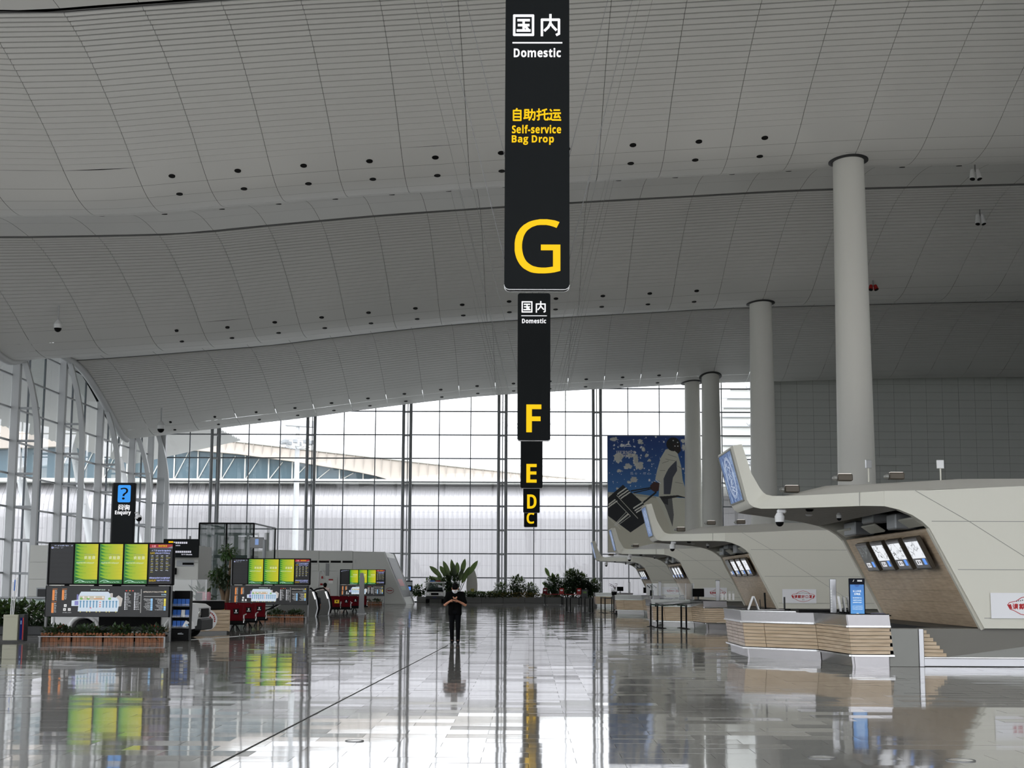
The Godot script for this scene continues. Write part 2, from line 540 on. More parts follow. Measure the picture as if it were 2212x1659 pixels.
func build_floor() -> void:
	var f := structure("floor", "polished pale grey stone floor of staggered slabs")
	var slab := MB.new()
	var xs := [-36.2, PIT.position.x, PIT.end.x, 60.0]
	var ds := [BACK, PIT.position.y, PIT.end.y, 138.6]
	for i in 3:
		for j in 3:
			if i == 1 and j == 1:
				continue
			slab.box(P((xs[i] + xs[i + 1]) / 2, -0.135, (ds[j] + ds[j + 1]) / 2), Vector3(xs[i + 1] - xs[i], 0.25, ds[j + 1] - ds[j]))
	part(slab, "floor_slab", mat("grout", Color(0.22, 0.22, 0.215), 0.6), f)
	var rest := MB.new()
	var w := 0.9
	var l := 0.45
	var count := 0
	var row := 0
	var d := BACK
	while d < 138.4:
		var x := -36.0 - (w * 0.5 if row % 2 else 0.0)
		while x < 59.5:
			var x0 := maxf(x, -36.0) + 0.0022
			var x1 := minf(x + w, 59.8) - 0.0022
			var d0 := d + 0.0022
			var d1 := d + l - 0.0022
			if x1 - x0 > 0.05 and not PIT.grow(0.02).intersects(Rect2(x0, d0, x1 - x0, d1 - d0)):
				var tx := rng.randfn(0, 0.0007)
				var td := rng.randfn(0, 0.0030)
				var tone := 0.42 + rng.randfn(0, 0.014)
				var c := Color(tone * 1.0, tone * 0.99, tone * 0.975)
				var y := func(px: float, pd: float) -> Vector3:
					return P(px, tx * (px - (x0 + x1) / 2) + td * (pd - (d0 + d1) / 2), pd)
				var near: bool = d > 13.0 and count < 300 and absf(x + 0.45 - d * 0.0122) < d * 0.352
				var b := MB.new() if near else rest
				b.col = c
				var q := [y.call(x0, d0), y.call(x1, d0), y.call(x1, d1), y.call(x0, d1)]
				if near:
					count += 1
					b.hexa([q[0] - Vector3(0, 0.012, 0), q[1] - Vector3(0, 0.012, 0), q[2] - Vector3(0, 0.012, 0), q[3] - Vector3(0, 0.012, 0), q[0], q[1], q[2], q[3]])
					part(b, "floor_tile", M.floor_stone, f)
				else:
					b.quad(q[0], q[1], q[2], q[3])
			x += w
		d += l
		row += 1
	part(rest, "floor_tiles", M.floor_stone, f, "", true)
	for s in [[-1.84, 16.02, 0.10], [2.84, 14.73, 0.14], [4.13, 14.56, 0.14]]:      # round access covers
		var b := MB.new()
		b.lathe([Vector2(s[2] - 0.02, 0.0035), Vector2(s[2] - 0.02, 0.006), Vector2(s[2], 0.006), Vector2(s[2], -0.005)], 28)
		var o := single(b, "access_cover", M.grey_metal, ["small round steel access cover in the open floor left of the hanging letters' reflection", "round access cover in the floor below the check-in counter, the left one of two", "round access cover in the floor below the check-in counter, the right one of two"][int(s[0] > 0) + int(s[0] > 3)], "floor cover", P(s[0], 0.002, s[1]), "round covers set in the floor")
		var disc := MB.new()
		disc.lathe([Vector2(s[2] - 0.02, 0.0034), Vector2(0.001, 0.0034)], 28)
		part(disc, "cover_plate", M.floor_stone, o)
	# long thin expansion joint that crosses the floor diagonally, and the strip of tactile studs
	var j := MB.new()
	j.bar(P(-2.90, 0.0045, 12.0), P(-2.2, 0.0045, 41.0), 0.012, 0.004)
	part(j, "expansion_joint", M.charcoal, f)
	var ln := MB.new()
	ln.bar(P(-36, 0.0045, 46.7), P(45, 0.0045, 47.9), 0.03, 0.004)
	part(ln, "cross_joint", M.charcoal, f)

# ---------------------------------------------------------------- ceiling
const PITCH := 30.6
const TROUGH0 := 44.4
var g_u := [-3.0, 0.0, 1.0, 2.5, 4.5, 7.0, 9.5, 11.5, 13.0, 15.0, 16.9, 19.3, 22.0, 24.7, 27.3, 29.1, 30.6, 32.0]
var g_y := [0.45, 0.0, 0.07, 0.45, 1.15, 2.05, 2.7, 3.0, 3.1, 3.17, 3.1, 2.74, 2.1, 1.35, 0.5, 0.08, 0.0, 0.1]
var h_x := [-60.0, -35.0, -31.5, -26.0, -19.3, -13.5, -9.5, -2.0, 3.0, 10.0, 16.0, 25.0, 36.0, 62.0]
var h_y := [15.2, 16.3, 17.05, 18.15, 19.1, 19.75, 20.17, 20.78, 21.1, 21.5, 21.85, 22.13, 22.42, 22.6]

func table(xs: Array, ys: Array, x: float) -> float:
	var i := 1
	while i < xs.size() - 2 and x > xs[i + 1]:
		i += 1
	var a := maxi(i - 1, 0)
	var b := mini(i + 2, xs.size() - 1)
	return cubic_interpolate_in_time(ys[i], ys[i + 1], ys[a], ys[b], clampf((x - xs[i]) / (xs[i + 1] - xs[i]), 0.0, 1.0), xs[i + 1] - xs[i], xs[a] - xs[i], xs[b] - xs[i])

func trough_y(k: float, x: float) -> float:
	var drop := lerpf(2.4, 1.68, clampf((x + 35.0) / 30.0, 0.0, 1.0))
	return table(h_x, h_y, x) + (2.0 - maxf(k, 0.0)) * drop

func bow(x: float) -> float:      # the troughs swing towards the camera at the left edge
	return -9.0 * pow(clampf((-20.0 - x) / 14.6, 0.0, 1.2), 1.6)

func ceil_at(x: float, k: int, u: float) -> Vector3:     # bay k lies between trough k and trough k + 1
	var t := u / PITCH
	return P(x, lerpf(trough_y(k, x), trough_y(k + 1, x), t) + table(g_u, g_y, u), TROUGH0 + PITCH * k + u + bow(x))

func ceil_y(x: float, d: float) -> float:
	var q := (d - bow(x) - TROUGH0) / PITCH
	var k := floori(q)
	return ceil_at(x, k, (q - k) * PITCH).y

func build_ceiling() -> void:
	var edges := [-34.6]
	for i in range(-6, 22):
		edges.append(-13.0 + 3.3 * i)
	var smooth_u := [0.0, 1.2, 2.6, 4.5, 7.0, 9.3, 11.6, 14.4]
	var smooth_v := [26.7, 28.2, 29.4, 30.6]
	for k in [0, 1, 2]:
		var s := structure("ceiling", ["white louvred ceiling bay nearest the camera", "second white louvred ceiling bay behind the first pillar", "third white louvred ceiling bay that ends at the far glass wall"][k])
		var rest := MB.new()
		var count := 0
		var lo := [12.2, 0.0, 0.0][k] as float
		for r in 28:
			var u0 := 14.75 + 11.95 * r / 28.0 + lerpf([0.26, 0.33, 0.33][k], [0.03, 0.04, 0.03][k], pow(r / 27.0, 0.6))
			var u1 := 14.75 + 11.95 * (r + 1) / 28.0
			var step := lerpf(0.05, 0.004, r / 27.0)
			for c in edges.size() - 1:
				var x0: float = edges[c] + 0.012
				var x1: float = edges[c + 1] - 0.012
				var xm := (x0 + x1) / 2
				var lim: float = 24.0 + 9.0 * k
				var own: bool = k < 2 and count < 300 and xm > -0.74 * lim - 3.0 and xm < lim * (0.9 if k == 0 else 1.0)
				var b := MB.new() if own else rest
				var q := [ceil_at(x0, k, u0) + Vector3(0, step, 0), ceil_at(x1, k, u0) + Vector3(0, step, 0), ceil_at(x1, k, u1), ceil_at(x0, k, u1)]
				var up := Vector3(0, 0.05, 0)
				b.hexa([q[0], q[1], q[2], q[3], q[0] + up, q[1] + up, q[2] + up, q[3] + up])
				if own:
					count += 1
					part(b, "louvre_slat", M.ceiling_paint, s)
		for us in [smooth_u, smooth_v]:
			for r in us.size() - 1:
				if us[r + 1] < lo:
					continue
				for c in edges.size() - 1:
					var xm: float = (edges[c] + edges[c + 1]) / 2
					var b := MB.new()
					var rows := []
					for i in 4:
						var u: float = lerpf(us[r] + 0.008, us[r + 1] - 0.008, i / 3.0)
						rows.append(PackedVector3Array([ceil_at(edges[c] + 0.01, k, u), ceil_at(xm, k, u), ceil_at(edges[c + 1] - 0.01, k, u)]))
					if count < 480 and k < 2 and absf(xm) < 26.0:
						b.grid(rows, true)
						count += 1
						part(b, "soffit_panel", M.ceiling_paint, s)
					else:
						rest.grid(rows, true)
		part(rest, "louvre_slats", M.ceiling_paint, s, "", true)
		var back := []
		for i in 12:
			var row := PackedVector3Array()
			for j in 34:
				row.append(ceil_at(lerpf(-34.6, 59.6, j / 33.0), k, lerpf(14.95, 26.75, i / 11.0)) + Vector3(0, 0.16, 0))
			back.append(row)
		var bk := MB.new()
		bk.grid(back, true)
		part(bk, "backing_sheet", M.backing, s)
		# curled tube along the left edge
		var pts := []
		for i in 32:
			pts.append(ceil_at(-34.75, k, i * PITCH / 31.0) - Vector3(0, 0.05, 0))
		part(tb(pts, 0.28, 10), "edge_tube", M.post_white, s)
	var far := structure("ceiling", "roof soffit running on beyond the three visible bays")
	var b := MB.new()
	for k in [-2, -1, 0, 3]:
		var rows := []
		for i in 13:
			var u := PITCH * i / 12.0
			if k <= 0 and u > 12.2 and k == 0 or k < 0 and absf(u - 14.4) < 0.1 or k == 3 and u > 11.0:
				continue
			var row := PackedVector3Array()
			for j in 34:
				row.append(ceil_at(lerpf(-34.6, 60.0, j / 33.0), k, u) + Vector3(0, 0.03, 0))
			rows.append(row)
		b.grid(rows, true)
	part(b, "plain_soffit", M.ceiling_paint, far)
	# outdoor louvred eave over the drop-off road, left of the glass wall
	var ev := MB.new()
	for r in 124:
		var d := BACK + r * 1.62
		ev.hexa([P(-36.2, 19.6, d), P(-50, 16.5, d), P(-50, 16.3, d + 1.55), P(-36.2, 19.4, d + 1.55), P(-36.2, 19.7, d), P(-50, 16.6, d), P(-50, 16.4, d + 1.55), P(-36.2, 19.5, d + 1.55)])
	part(ev, "eave_louvre", M.ceiling_paint, far, "", true)
	# the roof proper: dark void above the slats, then a solid deck
	var roof := structure("roof", "roof deck above the louvred ceiling")
	var low := []
	var top := []
	var n := 100
	for i in n + 1:
		var d := lerpf(BACK, 146.0, float(i) / n)
		var a := PackedVector3Array()
		var e := PackedVector3Array()
		for j in 33:
			var x := lerpf(-36.0, 60.5, j / 32.0)
			var y := ceil_y(maxf(x, -35.0), d)
			a.append(P(x, y + 1.3, d)); e.append(P(x, y + 1.9, d))
		low.append(a); top.append(e)
	var rb := MB.new()
	rb.grid(low, true); rb.grid(top)
	part(rb, "roof_deck", M.void_dark, roof)
	# downlights: rings of them run along both sides of each trough
	for q in [[0, 27.6, "first trough, upper row"], [0, 29.3, "first trough, lower row"], [1, 6.2, "first trough's far side"], [1, 9.0, "slot of the second bay"], [1, 27.6, "second trough, upper row"], [1, 29.3, "second trough, lower row"], [2, 27.6, "last trough, upper row"], [2, 29.3, "last trough, lower row"]]:
		var m: Mesh = null
		for c in range(1, edges.size() - 1):
			var x: float = (edges[c] + edges[c + 1]) / 2
			if absf(x) > 17.0 + 9.0 * q[0] and q[0] < 2 and x > 0.0 or x < -18.0 - 8.0 * q[0]:
				continue
			if x > 14.5 and q[1] > 20.0:
				continue
			var p := ceil_at(x, q[0], q[1])
			var t := ceil_at(x, q[0], q[1] + 0.2) - p
			if m == null:
				var db := MB.new()
				db.lathe([Vector2(0.17, 0.03), Vector2(0.17, -0.02), Vector2(0.15, -0.03), Vector2(0.001, -0.022)].map(func(v: Vector2) -> Vector2: return v), 14)
				m = db.mesh()
			var o := single(m, "downlight", M.black, "small round black downlight in the pale ceiling along the " + q[2], "downlight", p, "downlights along the " + q[2])
			o.basis = Basis(Vector3.RIGHT, atan2(t.y, -t.z) + PI if t.z > 0 else atan2(t.y, -t.z)) if false else Basis(Quaternion(Vector3.UP, Vector3(0, -t.z, t.y).normalized() if t.z < 0 else Vector3.UP))

# ---------------------------------------------------------------- glass wall at the far end
const FAR := 138.5

func build_end_facade() -> void:
	var s := structure("wall_back", "tall glazed end wall with paired steel posts")
	var dbl := [-29.3, -20.37, -11.4, -2.5, 6.31, 15.1]
	var sc := FAR / 137.0
	var vert := []
	for x in dbl:
		var top := ceil_y(x, FAR) + 0.3
		for o in [-0.34, 0.34]:
			part(tb([P(x + o, 0, FAR - 0.9), P(x + o, top, FAR - 0.9)], 0.15, 10), "truss_post", M.post_mid, s)
		part(tb([P(x, 0, FAR - 0.2), P(x, top, FAR - 0.2)], 0.05, 6), "mullion", M.frame_dark, s)
		vert.append(x)
		var y := 2.2
		while y < top - 0.5:
			part(bx(P(x, y, FAR - 0.9), Vector3(0.8, 0.16, 0.16), 0.02), "post_bracket", M.frame_grey, s)
			part(bx(P(x, y, FAR - 0.5), Vector3(0.08, 0.1, 0.7)), "strut", M.frame_grey, s)
			y += 2.2
		vert.append(x + 2.95); vert.append(x + 5.9)
	vert.append(-34.3); vert.append(-31.9)
	vert.append(20.9)
	vert.sort()
	for x in vert:
		if not dbl.has(x):
			part(bx(P(x, ceil_y(x, FAR) / 2 + 0.2, FAR), Vector3(0.085, ceil_y(x, FAR) + 0.4, 0.16)), "mullion", M.frame_dark, s)
	for r in 10:
		var y := 0.04 + 2.215 * r
		var x0 := -34.3
		while x0 < 20.9 and ceil_y(x0, FAR) < y - 0.1:
			x0 += 0.5
		if x0 < 20.0:
			part(bx(P((x0 + 20.9) / 2, y, FAR), Vector3(20.9 - x0, 0.1, 0.2)), "transom", M.frame_dark, s)
		for i in vert.size() - 1:
			var a: float = vert[i]
			var b: float = vert[i + 1]
			var ya := minf(y + 2.215, ceil_y(a, FAR) + 0.3)
			var yb := minf(y + 2.215, ceil_y(b, FAR) + 0.3)
			if maxf(ya, yb) < y + 0.15:
				continue
			var m := MB.new()
			m.quad(P(a, y, FAR), P(b, y, FAR), P(b, maxf(yb, y + 0.01), FAR), P(a, maxf(ya, y + 0.01), FAR))
			part(m, "pane", M.glass, s)
	# heavy corner post
	part(bx(P(-34.35, 8.6, FAR - 0.5), Vector3(0.7, 17.2, 0.7), 0.05), "corner_post", M.post_white, s)

# ---------------------------------------------------------------- glass wall along the left side
func build_left_facade() -> void:
	var s := structure("wall_left", "tall glazed side wall with bowed white steel trusses")
	var X := -35.6
	var far_panes := MB.new()
	var ds := []
	for j in 16:
		ds.append(137.4 if j == 0 else 131.0 - 10.1 * (j - 1))
	var ends := MB.new()
	for j in ds.size():
		var d: float = ds[j]
		var top := minf(ceil_y(-34.6, d) + 0.5, 19.5)
		var vis: bool = d > 95.0
		part(bx(P(X + 0.3, top / 2, d), Vector3(0.55, top, 0.42), 0.03), "outer_post", M.post_white, s)
		# the inner chord stands parallel and bends back to the head of the outer post
		var c := []
		for i in 15:
			var t := i / 14.0
			var y := t * top
			var back := pow(clampf((t - 0.62) / 0.38, 0.0, 1.0), 1.8) * 1.45
			c.append([X + 1.95 - back, y])
		for i in 14:
			pass
		var b := MB.new()
		for sd in [-1.0, 1.0]:
			var rows := []
			for p in c:
				rows.append(PackedVector3Array([P(p[0] - 0.19, p[1], d + 0.16 * sd), P(p[0] + 0.19, p[1], d + 0.16 * sd)]))
			b.grid(rows, sd > 0)
			rows = []
			for p in c:
				rows.append(PackedVector3Array([P(p[0] + 0.19 * sd, p[1], d - 0.16), P(p[0] + 0.19 * sd, p[1], d + 0.16)]))
			b.grid(rows, sd < 0)
		part(b, "bowed_post", M.post_white, s)
		var y := 2.25
		while y < top * 0.8:
			part(bx(P(X + 1.1, y, d), Vector3(1.7, 0.16, 0.18), 0.015), "ladder_strut", M.frame_grey, s)
			y += 2.25
		if j == 0:
			continue
		var d1: float = ds[j - 1]
		for m in [1, 2]:
			var dm := lerpf(d, d1, m / 3.0)
			var tm := minf(ceil_y(-34.6, dm) + 0.5, 19.5)
			part(bx(P(X, tm / 2, dm), Vector3(0.14, tm, 0.07)), "mullion", M.frame_dark, s)
		for r in 9:
			var y0 := 0.04 + 2.25 * r
			part(bx(P(X, y0, (d + d1) / 2), Vector3(0.16, 0.12, d1 - d)), "transom", M.frame_grey, s)
			for m in 3:
				var a := lerpf(d, d1, m / 3.0)
				var e := lerpf(d, d1, (m + 1) / 3.0)
				var ym := minf(y0 + 2.25, 19.6)
				var pm := MB.new() if vis else far_panes
				pm.quad(P(X, y0, a), P(X, y0, e), P(X, ym, e), P(X, ym, a))
				if vis:
					part(pm, "pane", M.glass_green if m == 1 else M.glass, s)
	part(far_panes, "panes", M.glass, s, "", true)

# ---------------------------------------------------------------- remaining walls
func build_other_walls() -> void:
	var s := structure("wall_end", "grey panelled wall beside the far glass, behind the pillars")
	part(bx(P(41.5, 11.5, 139.3), Vector3(38.6, 24.0, 0.5)), "wall_core", M.charcoal, s)
	var n := 0
	var grey := mat("wall_grey", Color(0.78, 0.79, 0.775), 0.5)
	var more := MB.new()
	for r in 30:
		for c in 26:
			var x := 22.2 + 1.52 * c
			var y := 0.4 + 0.745 * r
			if y > 22.0:
				continue
			var own := n < 300 and c < 15 and y > 10.0
			var b := MB.new() if own else more
			b.box(P(x + 0.76, y + 0.37, 139.0), Vector3(1.5, 0.727, 0.05))
			if own:
				n += 1
				part(b, "wall_panel", grey, s)
	part(more, "wall_panels", grey, s, "", true)
	var box := part(bx(P(33.5, 13.2, 138.8), Vector3(4.4, 0.72, 0.3), 0.02), "service_box", grey, s)
	box.set_meta("label", "long grey box standing proud of the wall")
	part(bx(P(21.9, 10.5, FAR), Vector3(0.5, 21.0, 0.6)), "wall_return", grey, s)
	# right side of the hall, far outside the picture
	var r := structure("wall_right", "white side wall of the hall")
	part(bx(P(60.3, 12, 61.5), Vector3(0.5, 25, 156)), "wall_core", M.panel_white, r)
	# glazed front behind the camera
	var f := structure("wall_front", "glazed front of the hall behind the camera")
	var pm := MB.new()
	for i in 11:
		var x := -36.0 + 9.6 * i
		part(bx(P(x, 13, BACK), Vector3(0.5, 26, 0.5)), "post", M.post_white, f)
	for i in 10:
		part(bx(P(12, 0.1 + 2.6 * i, BACK), Vector3(96, 0.14, 0.2)), "transom", M.frame_grey, f)
	pm.quad(P(60, 0, BACK), P(-36, 0, BACK), P(-36, 26, BACK), P(60, 26, BACK))
	part(pm, "panes", M.glass, f, "", true)

func build_pillars() -> void:
	var spots := [[16.55, 75.0], [16.7, 105.6], [16.5, 134.0], [15.0, 135.6], [16.55, 44.4]]
	var labels := ["tall round white pillar nearest the camera, right of the hanging signs", "tall round white pillar second from the camera, left of the nearest one", "slender white pillar beside the big poster, right one of the far pair", "slender white pillar at the right edge of the big poster", "round white pillar in front of the first trough, out of the picture on the right"]
	for i in spots.size():
		var p = spots[i]
		var top := ceil_y(p[0], p[1]) + 0.4
		var c := structure("pillar", labels[i])
		c.position = P(p[0], 0, p[1])
		var b := MB.new()
		var prof := []
		for k in 13:
			var y := top * k / 12.0
			prof.append(Vector2(lerpf(1.0, 0.79, k / 12.0) * (0.86 if i == 3 else 1.0), y))
		var rows := []
		for q in prof:
			var row := PackedVector3Array()
			for j in 41:
				var a := -TAU * (j % 40) / 40
				row.append(Vector3(cos(a) * q.x, q.y, sin(a) * q.x))
			rows.append(row)
		b.grid(rows)
		part(b, "shaft", M.column_white, c)
		var ring := MB.new()
		var yc := top - 0.4
		var rr := []
		for dy in [[1.02, 0.1], [1.02, -0.06], [0.80, -0.06]]:
			var row := PackedVector3Array()
			for j in 41:
				var a := -TAU * (j % 40) / 40
				var px: float = cos(a) * dy[0]
				var pz: float = sin(a) * dy[0]
				row.append(Vector3(px, ceil_y(p[0] + px, p[1] - pz) + dy[1], pz))
			rr.append(row)
		ring.grid(rr, true)
		part(ring, "collar", M.charcoal, c)

# ---------------------------------------------------------------- outside
func build_outside() -> void:
	var g := structure("ground", "pale concrete apron outside the glass")
	part(bx(P(0, -0.6, 260), Vector3(400, 0.5, 242)), "apron", mat("concrete", Color(0.50, 0.50, 0.49), 0.8), g)
	part(bx(P(-90, -0.6, 46), Vector3(107, 0.5, 186)), "road", mat("asphalt", Color(0.40, 0.40, 0.41), 0.85), g)
	part(bx(P(0, -0.62, -190), Vector3(400, 0.5, 288)), "forecourt", M.concrete, g)
	part(bx(P(130, -0.62, 46), Vector3(139, 0.5, 186)), "side_yard", M.concrete, g)
	# the neighbouring terminal: a ribbed metal drum wall under a long swooping roof with an eye-shaped window
	var D := 190.0
	var t := thing("terminal_building", "neighbouring terminal with ribbed silvery wall and long tapering roof outside the glass", "building", P(0, 0, D))
	var metal := mat("ribbed_metal", Color(0.64, 0.63, 0.64), 0.35, 0.2)
	var wall := MB.new()
	var rows := []
	var prof := []          # y, set-back
	for i in 5:
		prof.append([-0.4 + 2.6 * i, 0.0])
	for i in 9:
		var a := PI / 2 * i / 8.0
		prof.append([10.0 + 5.0 * sin(a), 5.0 * (1.0 - cos(a))])
	for p in prof:
		rows.append(PackedVector3Array([Vector3(-130, p[0], -p[1]), Vector3(0, p[0], -p[1]), Vector3(60, p[0], -p[1])]))
	wall.grid(rows)
	part(wall, "drum_wall", metal, t)
	var ribs := 0
	var rest := MB.new()
	for i in 236:
		var x := -78.0 + 0.62 * i
		var own := x > -50.0 and x < 25.0
		var b := MB.new() if own else rest
		var pts := []
		for p in prof:
			pts.append(Vector3(x, p[0], -p[1] + 0.05))
		for k in pts.size() - 1:
			b.bar(pts[k], pts[k + 1], 0.07, 0.12, 0.0, Vector3(1, 0, 0))
		if own:
			part(b, "standing_seam", metal, t)
			ribs += 1
	part(rest, "standing_seams", metal, t, "", true)
	# ledge between wall and roof
	part(bx(Vector3(-35, 14.75, -3.0), Vector3(190, 0.55, 5.0), 0.1), "ledge", M.panel_white, t)
	# roof: outline traced along x, thick in depth
	var roofc := mat("roof_beige", Color(0.63, 0.59, 0.55), 0.5)
	var top := [[-130, 27.0], [-60, 21.5], [-46, 20.9], [-41, 20.3], [-32, 19.3], [-22, 18.2], [-10, 16.9], [0, 15.9], [8, 15.2], [12, 14.9]]
	var win := [[-130.0, 17.0], [-60.0, 19.3], [-46.0, 19.0], [-38.0, 18.35], [-30.0, 17.3], [-23.0, 16.2], [-19.6, 15.5], [-18.6, 15.0]]
	var lo := MB.new()
	for i in top.size() - 1:
		for sgm in 6:
			var xa := lerpf(top[i][0], top[i + 1][0], sgm / 6.0)
			var xb := lerpf(top[i][0], top[i + 1][0], (sgm + 1) / 6.0)
			var ya := lerpf(top[i][1], top[i + 1][1], sgm / 6.0)
			var yb := lerpf(top[i][1], top[i + 1][1], (sgm + 1) / 6.0)
			var wa := table_lin(win, xa)
			var wb := table_lin(win, xb)
			lo.hexa([Vector3(xa, wa, -2.0), Vector3(xb, wb, -2.0), Vector3(xb, wb, -9), Vector3(xa, wa, -9), Vector3(xa, ya, -2.6), Vector3(xb, yb, -2.6), Vector3(xb, yb + 0.3, -9), Vector3(xa, ya + 0.3, -9)])
	part(lo, "roof", roofc, t)
	for i in 60:
		var x := -60.0 + 1.2 * i
		var ya := table_lin(top, x)
		var wa := table_lin(win, x)
		part(bx(Vector3(x, (ya + wa) / 2, -2.25), Vector3(0.06, ya - wa, 0.14), 0.0, Basis(Vector3.RIGHT, -0.1)), "roof_seam", mat("seam", Color(0.6, 0.57, 0.54), 0.5), t)
	var tp := []
	for q in top:
		tp.append(Vector3(q[0], q[1] + 0.05, -2.5))
	part(tb(tp, 0.16, 6), "roof_gutter", M.panel_white, t)
	var gl := MB.new()
	for i in win.size() - 1:
		gl.quad(Vector3(win[i][0], 14.9, -3.5), Vector3(win[i + 1][0], 14.9, -3.5), Vector3(win[i + 1][0], win[i + 1][1] + 0.1, -3.5), Vector3(win[i][0], win[i][1] + 0.1, -3.5))
	part(gl, "window", mat("far_glass", Color(0.30, 0.38, 0.42), 0.12, 0.1), t)
	for i in 14:
		var x := -62.0 + 3.1 * i
		var yt := table_lin(win, x)
		part(bx(Vector3(x, (14.9 + yt) / 2, -3.3), Vector3(0.16, yt - 14.9, 0.2)), "window_bar", M.panel_white, t)
		part(tb([Vector3(x, 15.0, -3.35), Vector3(x + 1.8, maxf(15.1, table_lin(win, x + 1.8) - 0.2), -3.35)], 0.07, 5), "brace", M.panel_white, t)
	# second slanted roof at the right, seen between poster, pillars and ceiling
	var w := thing("roof_wing", "pale slanted roof wing with louvred underside behind the far right pillars", "building", P(24, 0, 172))
	var wp := MB.new()
	wp.hexa([Vector3(-4.8, 13, 0), Vector3(30, 13, 0), Vector3(30, 13, -30), Vector3(-4.8, 13, -30), Vector3(0.5, 27, 0), Vector3(30, 30, 0), Vector3(30, 30, -30), Vector3(0.5, 27, -30)])
	part(wp, "wing_soffit", M.panel_white, w)
	for i in 12:
		part(bx(Vector3(10, 13.4 + i * 1.1, 0.1), Vector3(23, 0.08, 0.2)), "soffit_strip", M.frame_grey, w)
	for i in 4:
		part(tb([Vector3(1.0, 11.5 + i * 4.2, 3.0), Vector3(9.5, 16.5 + i * 4.2, 3.0)], 0.35, 8), "inclined_band", M.post_white, w)
	var dk := MB.new()
	dk.hexa([Vector3(2.2, 11.0, 1.2), Vector3(4.0, 11.0, 1.2), Vector3(4.0, 11.0, 0.3), Vector3(2.2, 11, 0.3), Vector3(8.6, 26.5, 1.2), Vector3(9.8, 26.5, 1.2), Vector3(9.8, 26.5, 0.3), Vector3(8.6, 26.5, 0.3)])
	part(dk, "dark_glazing", M.far_glass, w)
	# floodlight mast
	var mast := thing("light_mast", "tall white apron floodlight mast seen through the glass", "mast", P(-28.0, -0.35, 178))
	part(tb([Vector3.ZERO, Vector3(0, 10, 0), Vector3(0, 19.0, 0), Vector3(0, 26, 0)], [0.42, 0.36, 0.28, 0.03], 12), "pole", M.post_white, mast)
	for q in [18.3, 19.3]:
		var rg := []
		for i in 17:
			rg.append(Vector3(cos(TAU * i / 16) * 1.5, q, sin(TAU * i / 16) * 1.5))
		part(tb(rg, 0.06, 5), "ring", M.post_white, mast)
	for i in 8:
		var a := TAU * i / 8
		part(bx(Vector3(cos(a) * 1.75, 18.9, sin(a) * 1.75), Vector3(0.75, 0.5, 0.5), 0.05, Basis(Vector3.UP, -a)), "floodlight", M.frame_grey, mast)
		part(tb([Vector3(0, 18.0, 0), Vector3(cos(a) * 1.5, 18.3, sin(a) * 1.5)], 0.05, 5), "spoke", M.post_white, mast)
	part(bx(Vector3(0.2, 21.2, 0), Vector3(3.4, 0.85, 0.8), 0.08, Basis(Vector3(0, 0, 1), -0.06)), "lamp_bank", M.post_white, mast)
	# leaning V columns outside the left glass
	for i in 4:
		var d := 108.0 + 18.0 * i
		single(tb([P(-41.0, -0.4, d), P(-47.5, 15.8, d + 9.0)], [0.55, 0.35], 12), "leaning_column", M.post_white, "leaning round white column outside the left glass, number %s along the road" % ["one", "two", "three", "four"][i], "column", Vector3.ZERO, "leaning columns outside the left glass")
	# pale garage block across the road
	var gb := thing("ribbed_block", "low pale ribbed building across the road left of the hall", "building", P(-78, -0.4, 100))
	part(bx(Vector3(0, 5, 0), Vector3(6, 10, 150), 0.1), "wall", mat("pale_green", Color(0.74, 0.78, 0.72), 0.6), gb)
	part(bx(Vector3(0, 10.6, 0), Vector3(8, 1.2, 152), 0.1), "parapet", M.panel_white, gb)

func table_lin(t: Array, x: float) -> float:
	for i in t.size() - 1:
		if x <= t[i + 1][0]:
			return lerpf(t[i][1], t[i + 1][1], clampf((x - t[i][0]) / (t[i + 1][0] - t[i][0]), 0.0, 1.0))
	return t[t.size() - 1][1]

# floodlights that stand on the check-in canopies and wash the ceiling
func uplights() -> void:
	for k in range(-1, 4):
		for q in [[6.9, 4.1], [13.0, 4.3], [21.0, 4.3], [-15.5, 4.6], [-24.0, 4.6]]:
			var l := SpotLight3D.new()
			l.name = "ceiling_wash"
			l.light_energy = UP[k + 1]
			l.light_color = Color(1.0, 0.985, 0.96)
			l.spot_range = 120.0; l.spot_attenuation = 2.0; l.spot_angle = 74.0; l.spot_angle_attenuation = 0.6
			l.light_size = 0.3; l.shadow_enabled = true
			add_child(l)
			l.position = P(q[0], q[1] + 0.45, 35.6 + 25.5 * k - 1.0)
			l.look_at_from_position(l.position, l.position + Vector3(-0.15, 1.0, -0.12), Vector3(0, 0, 1))

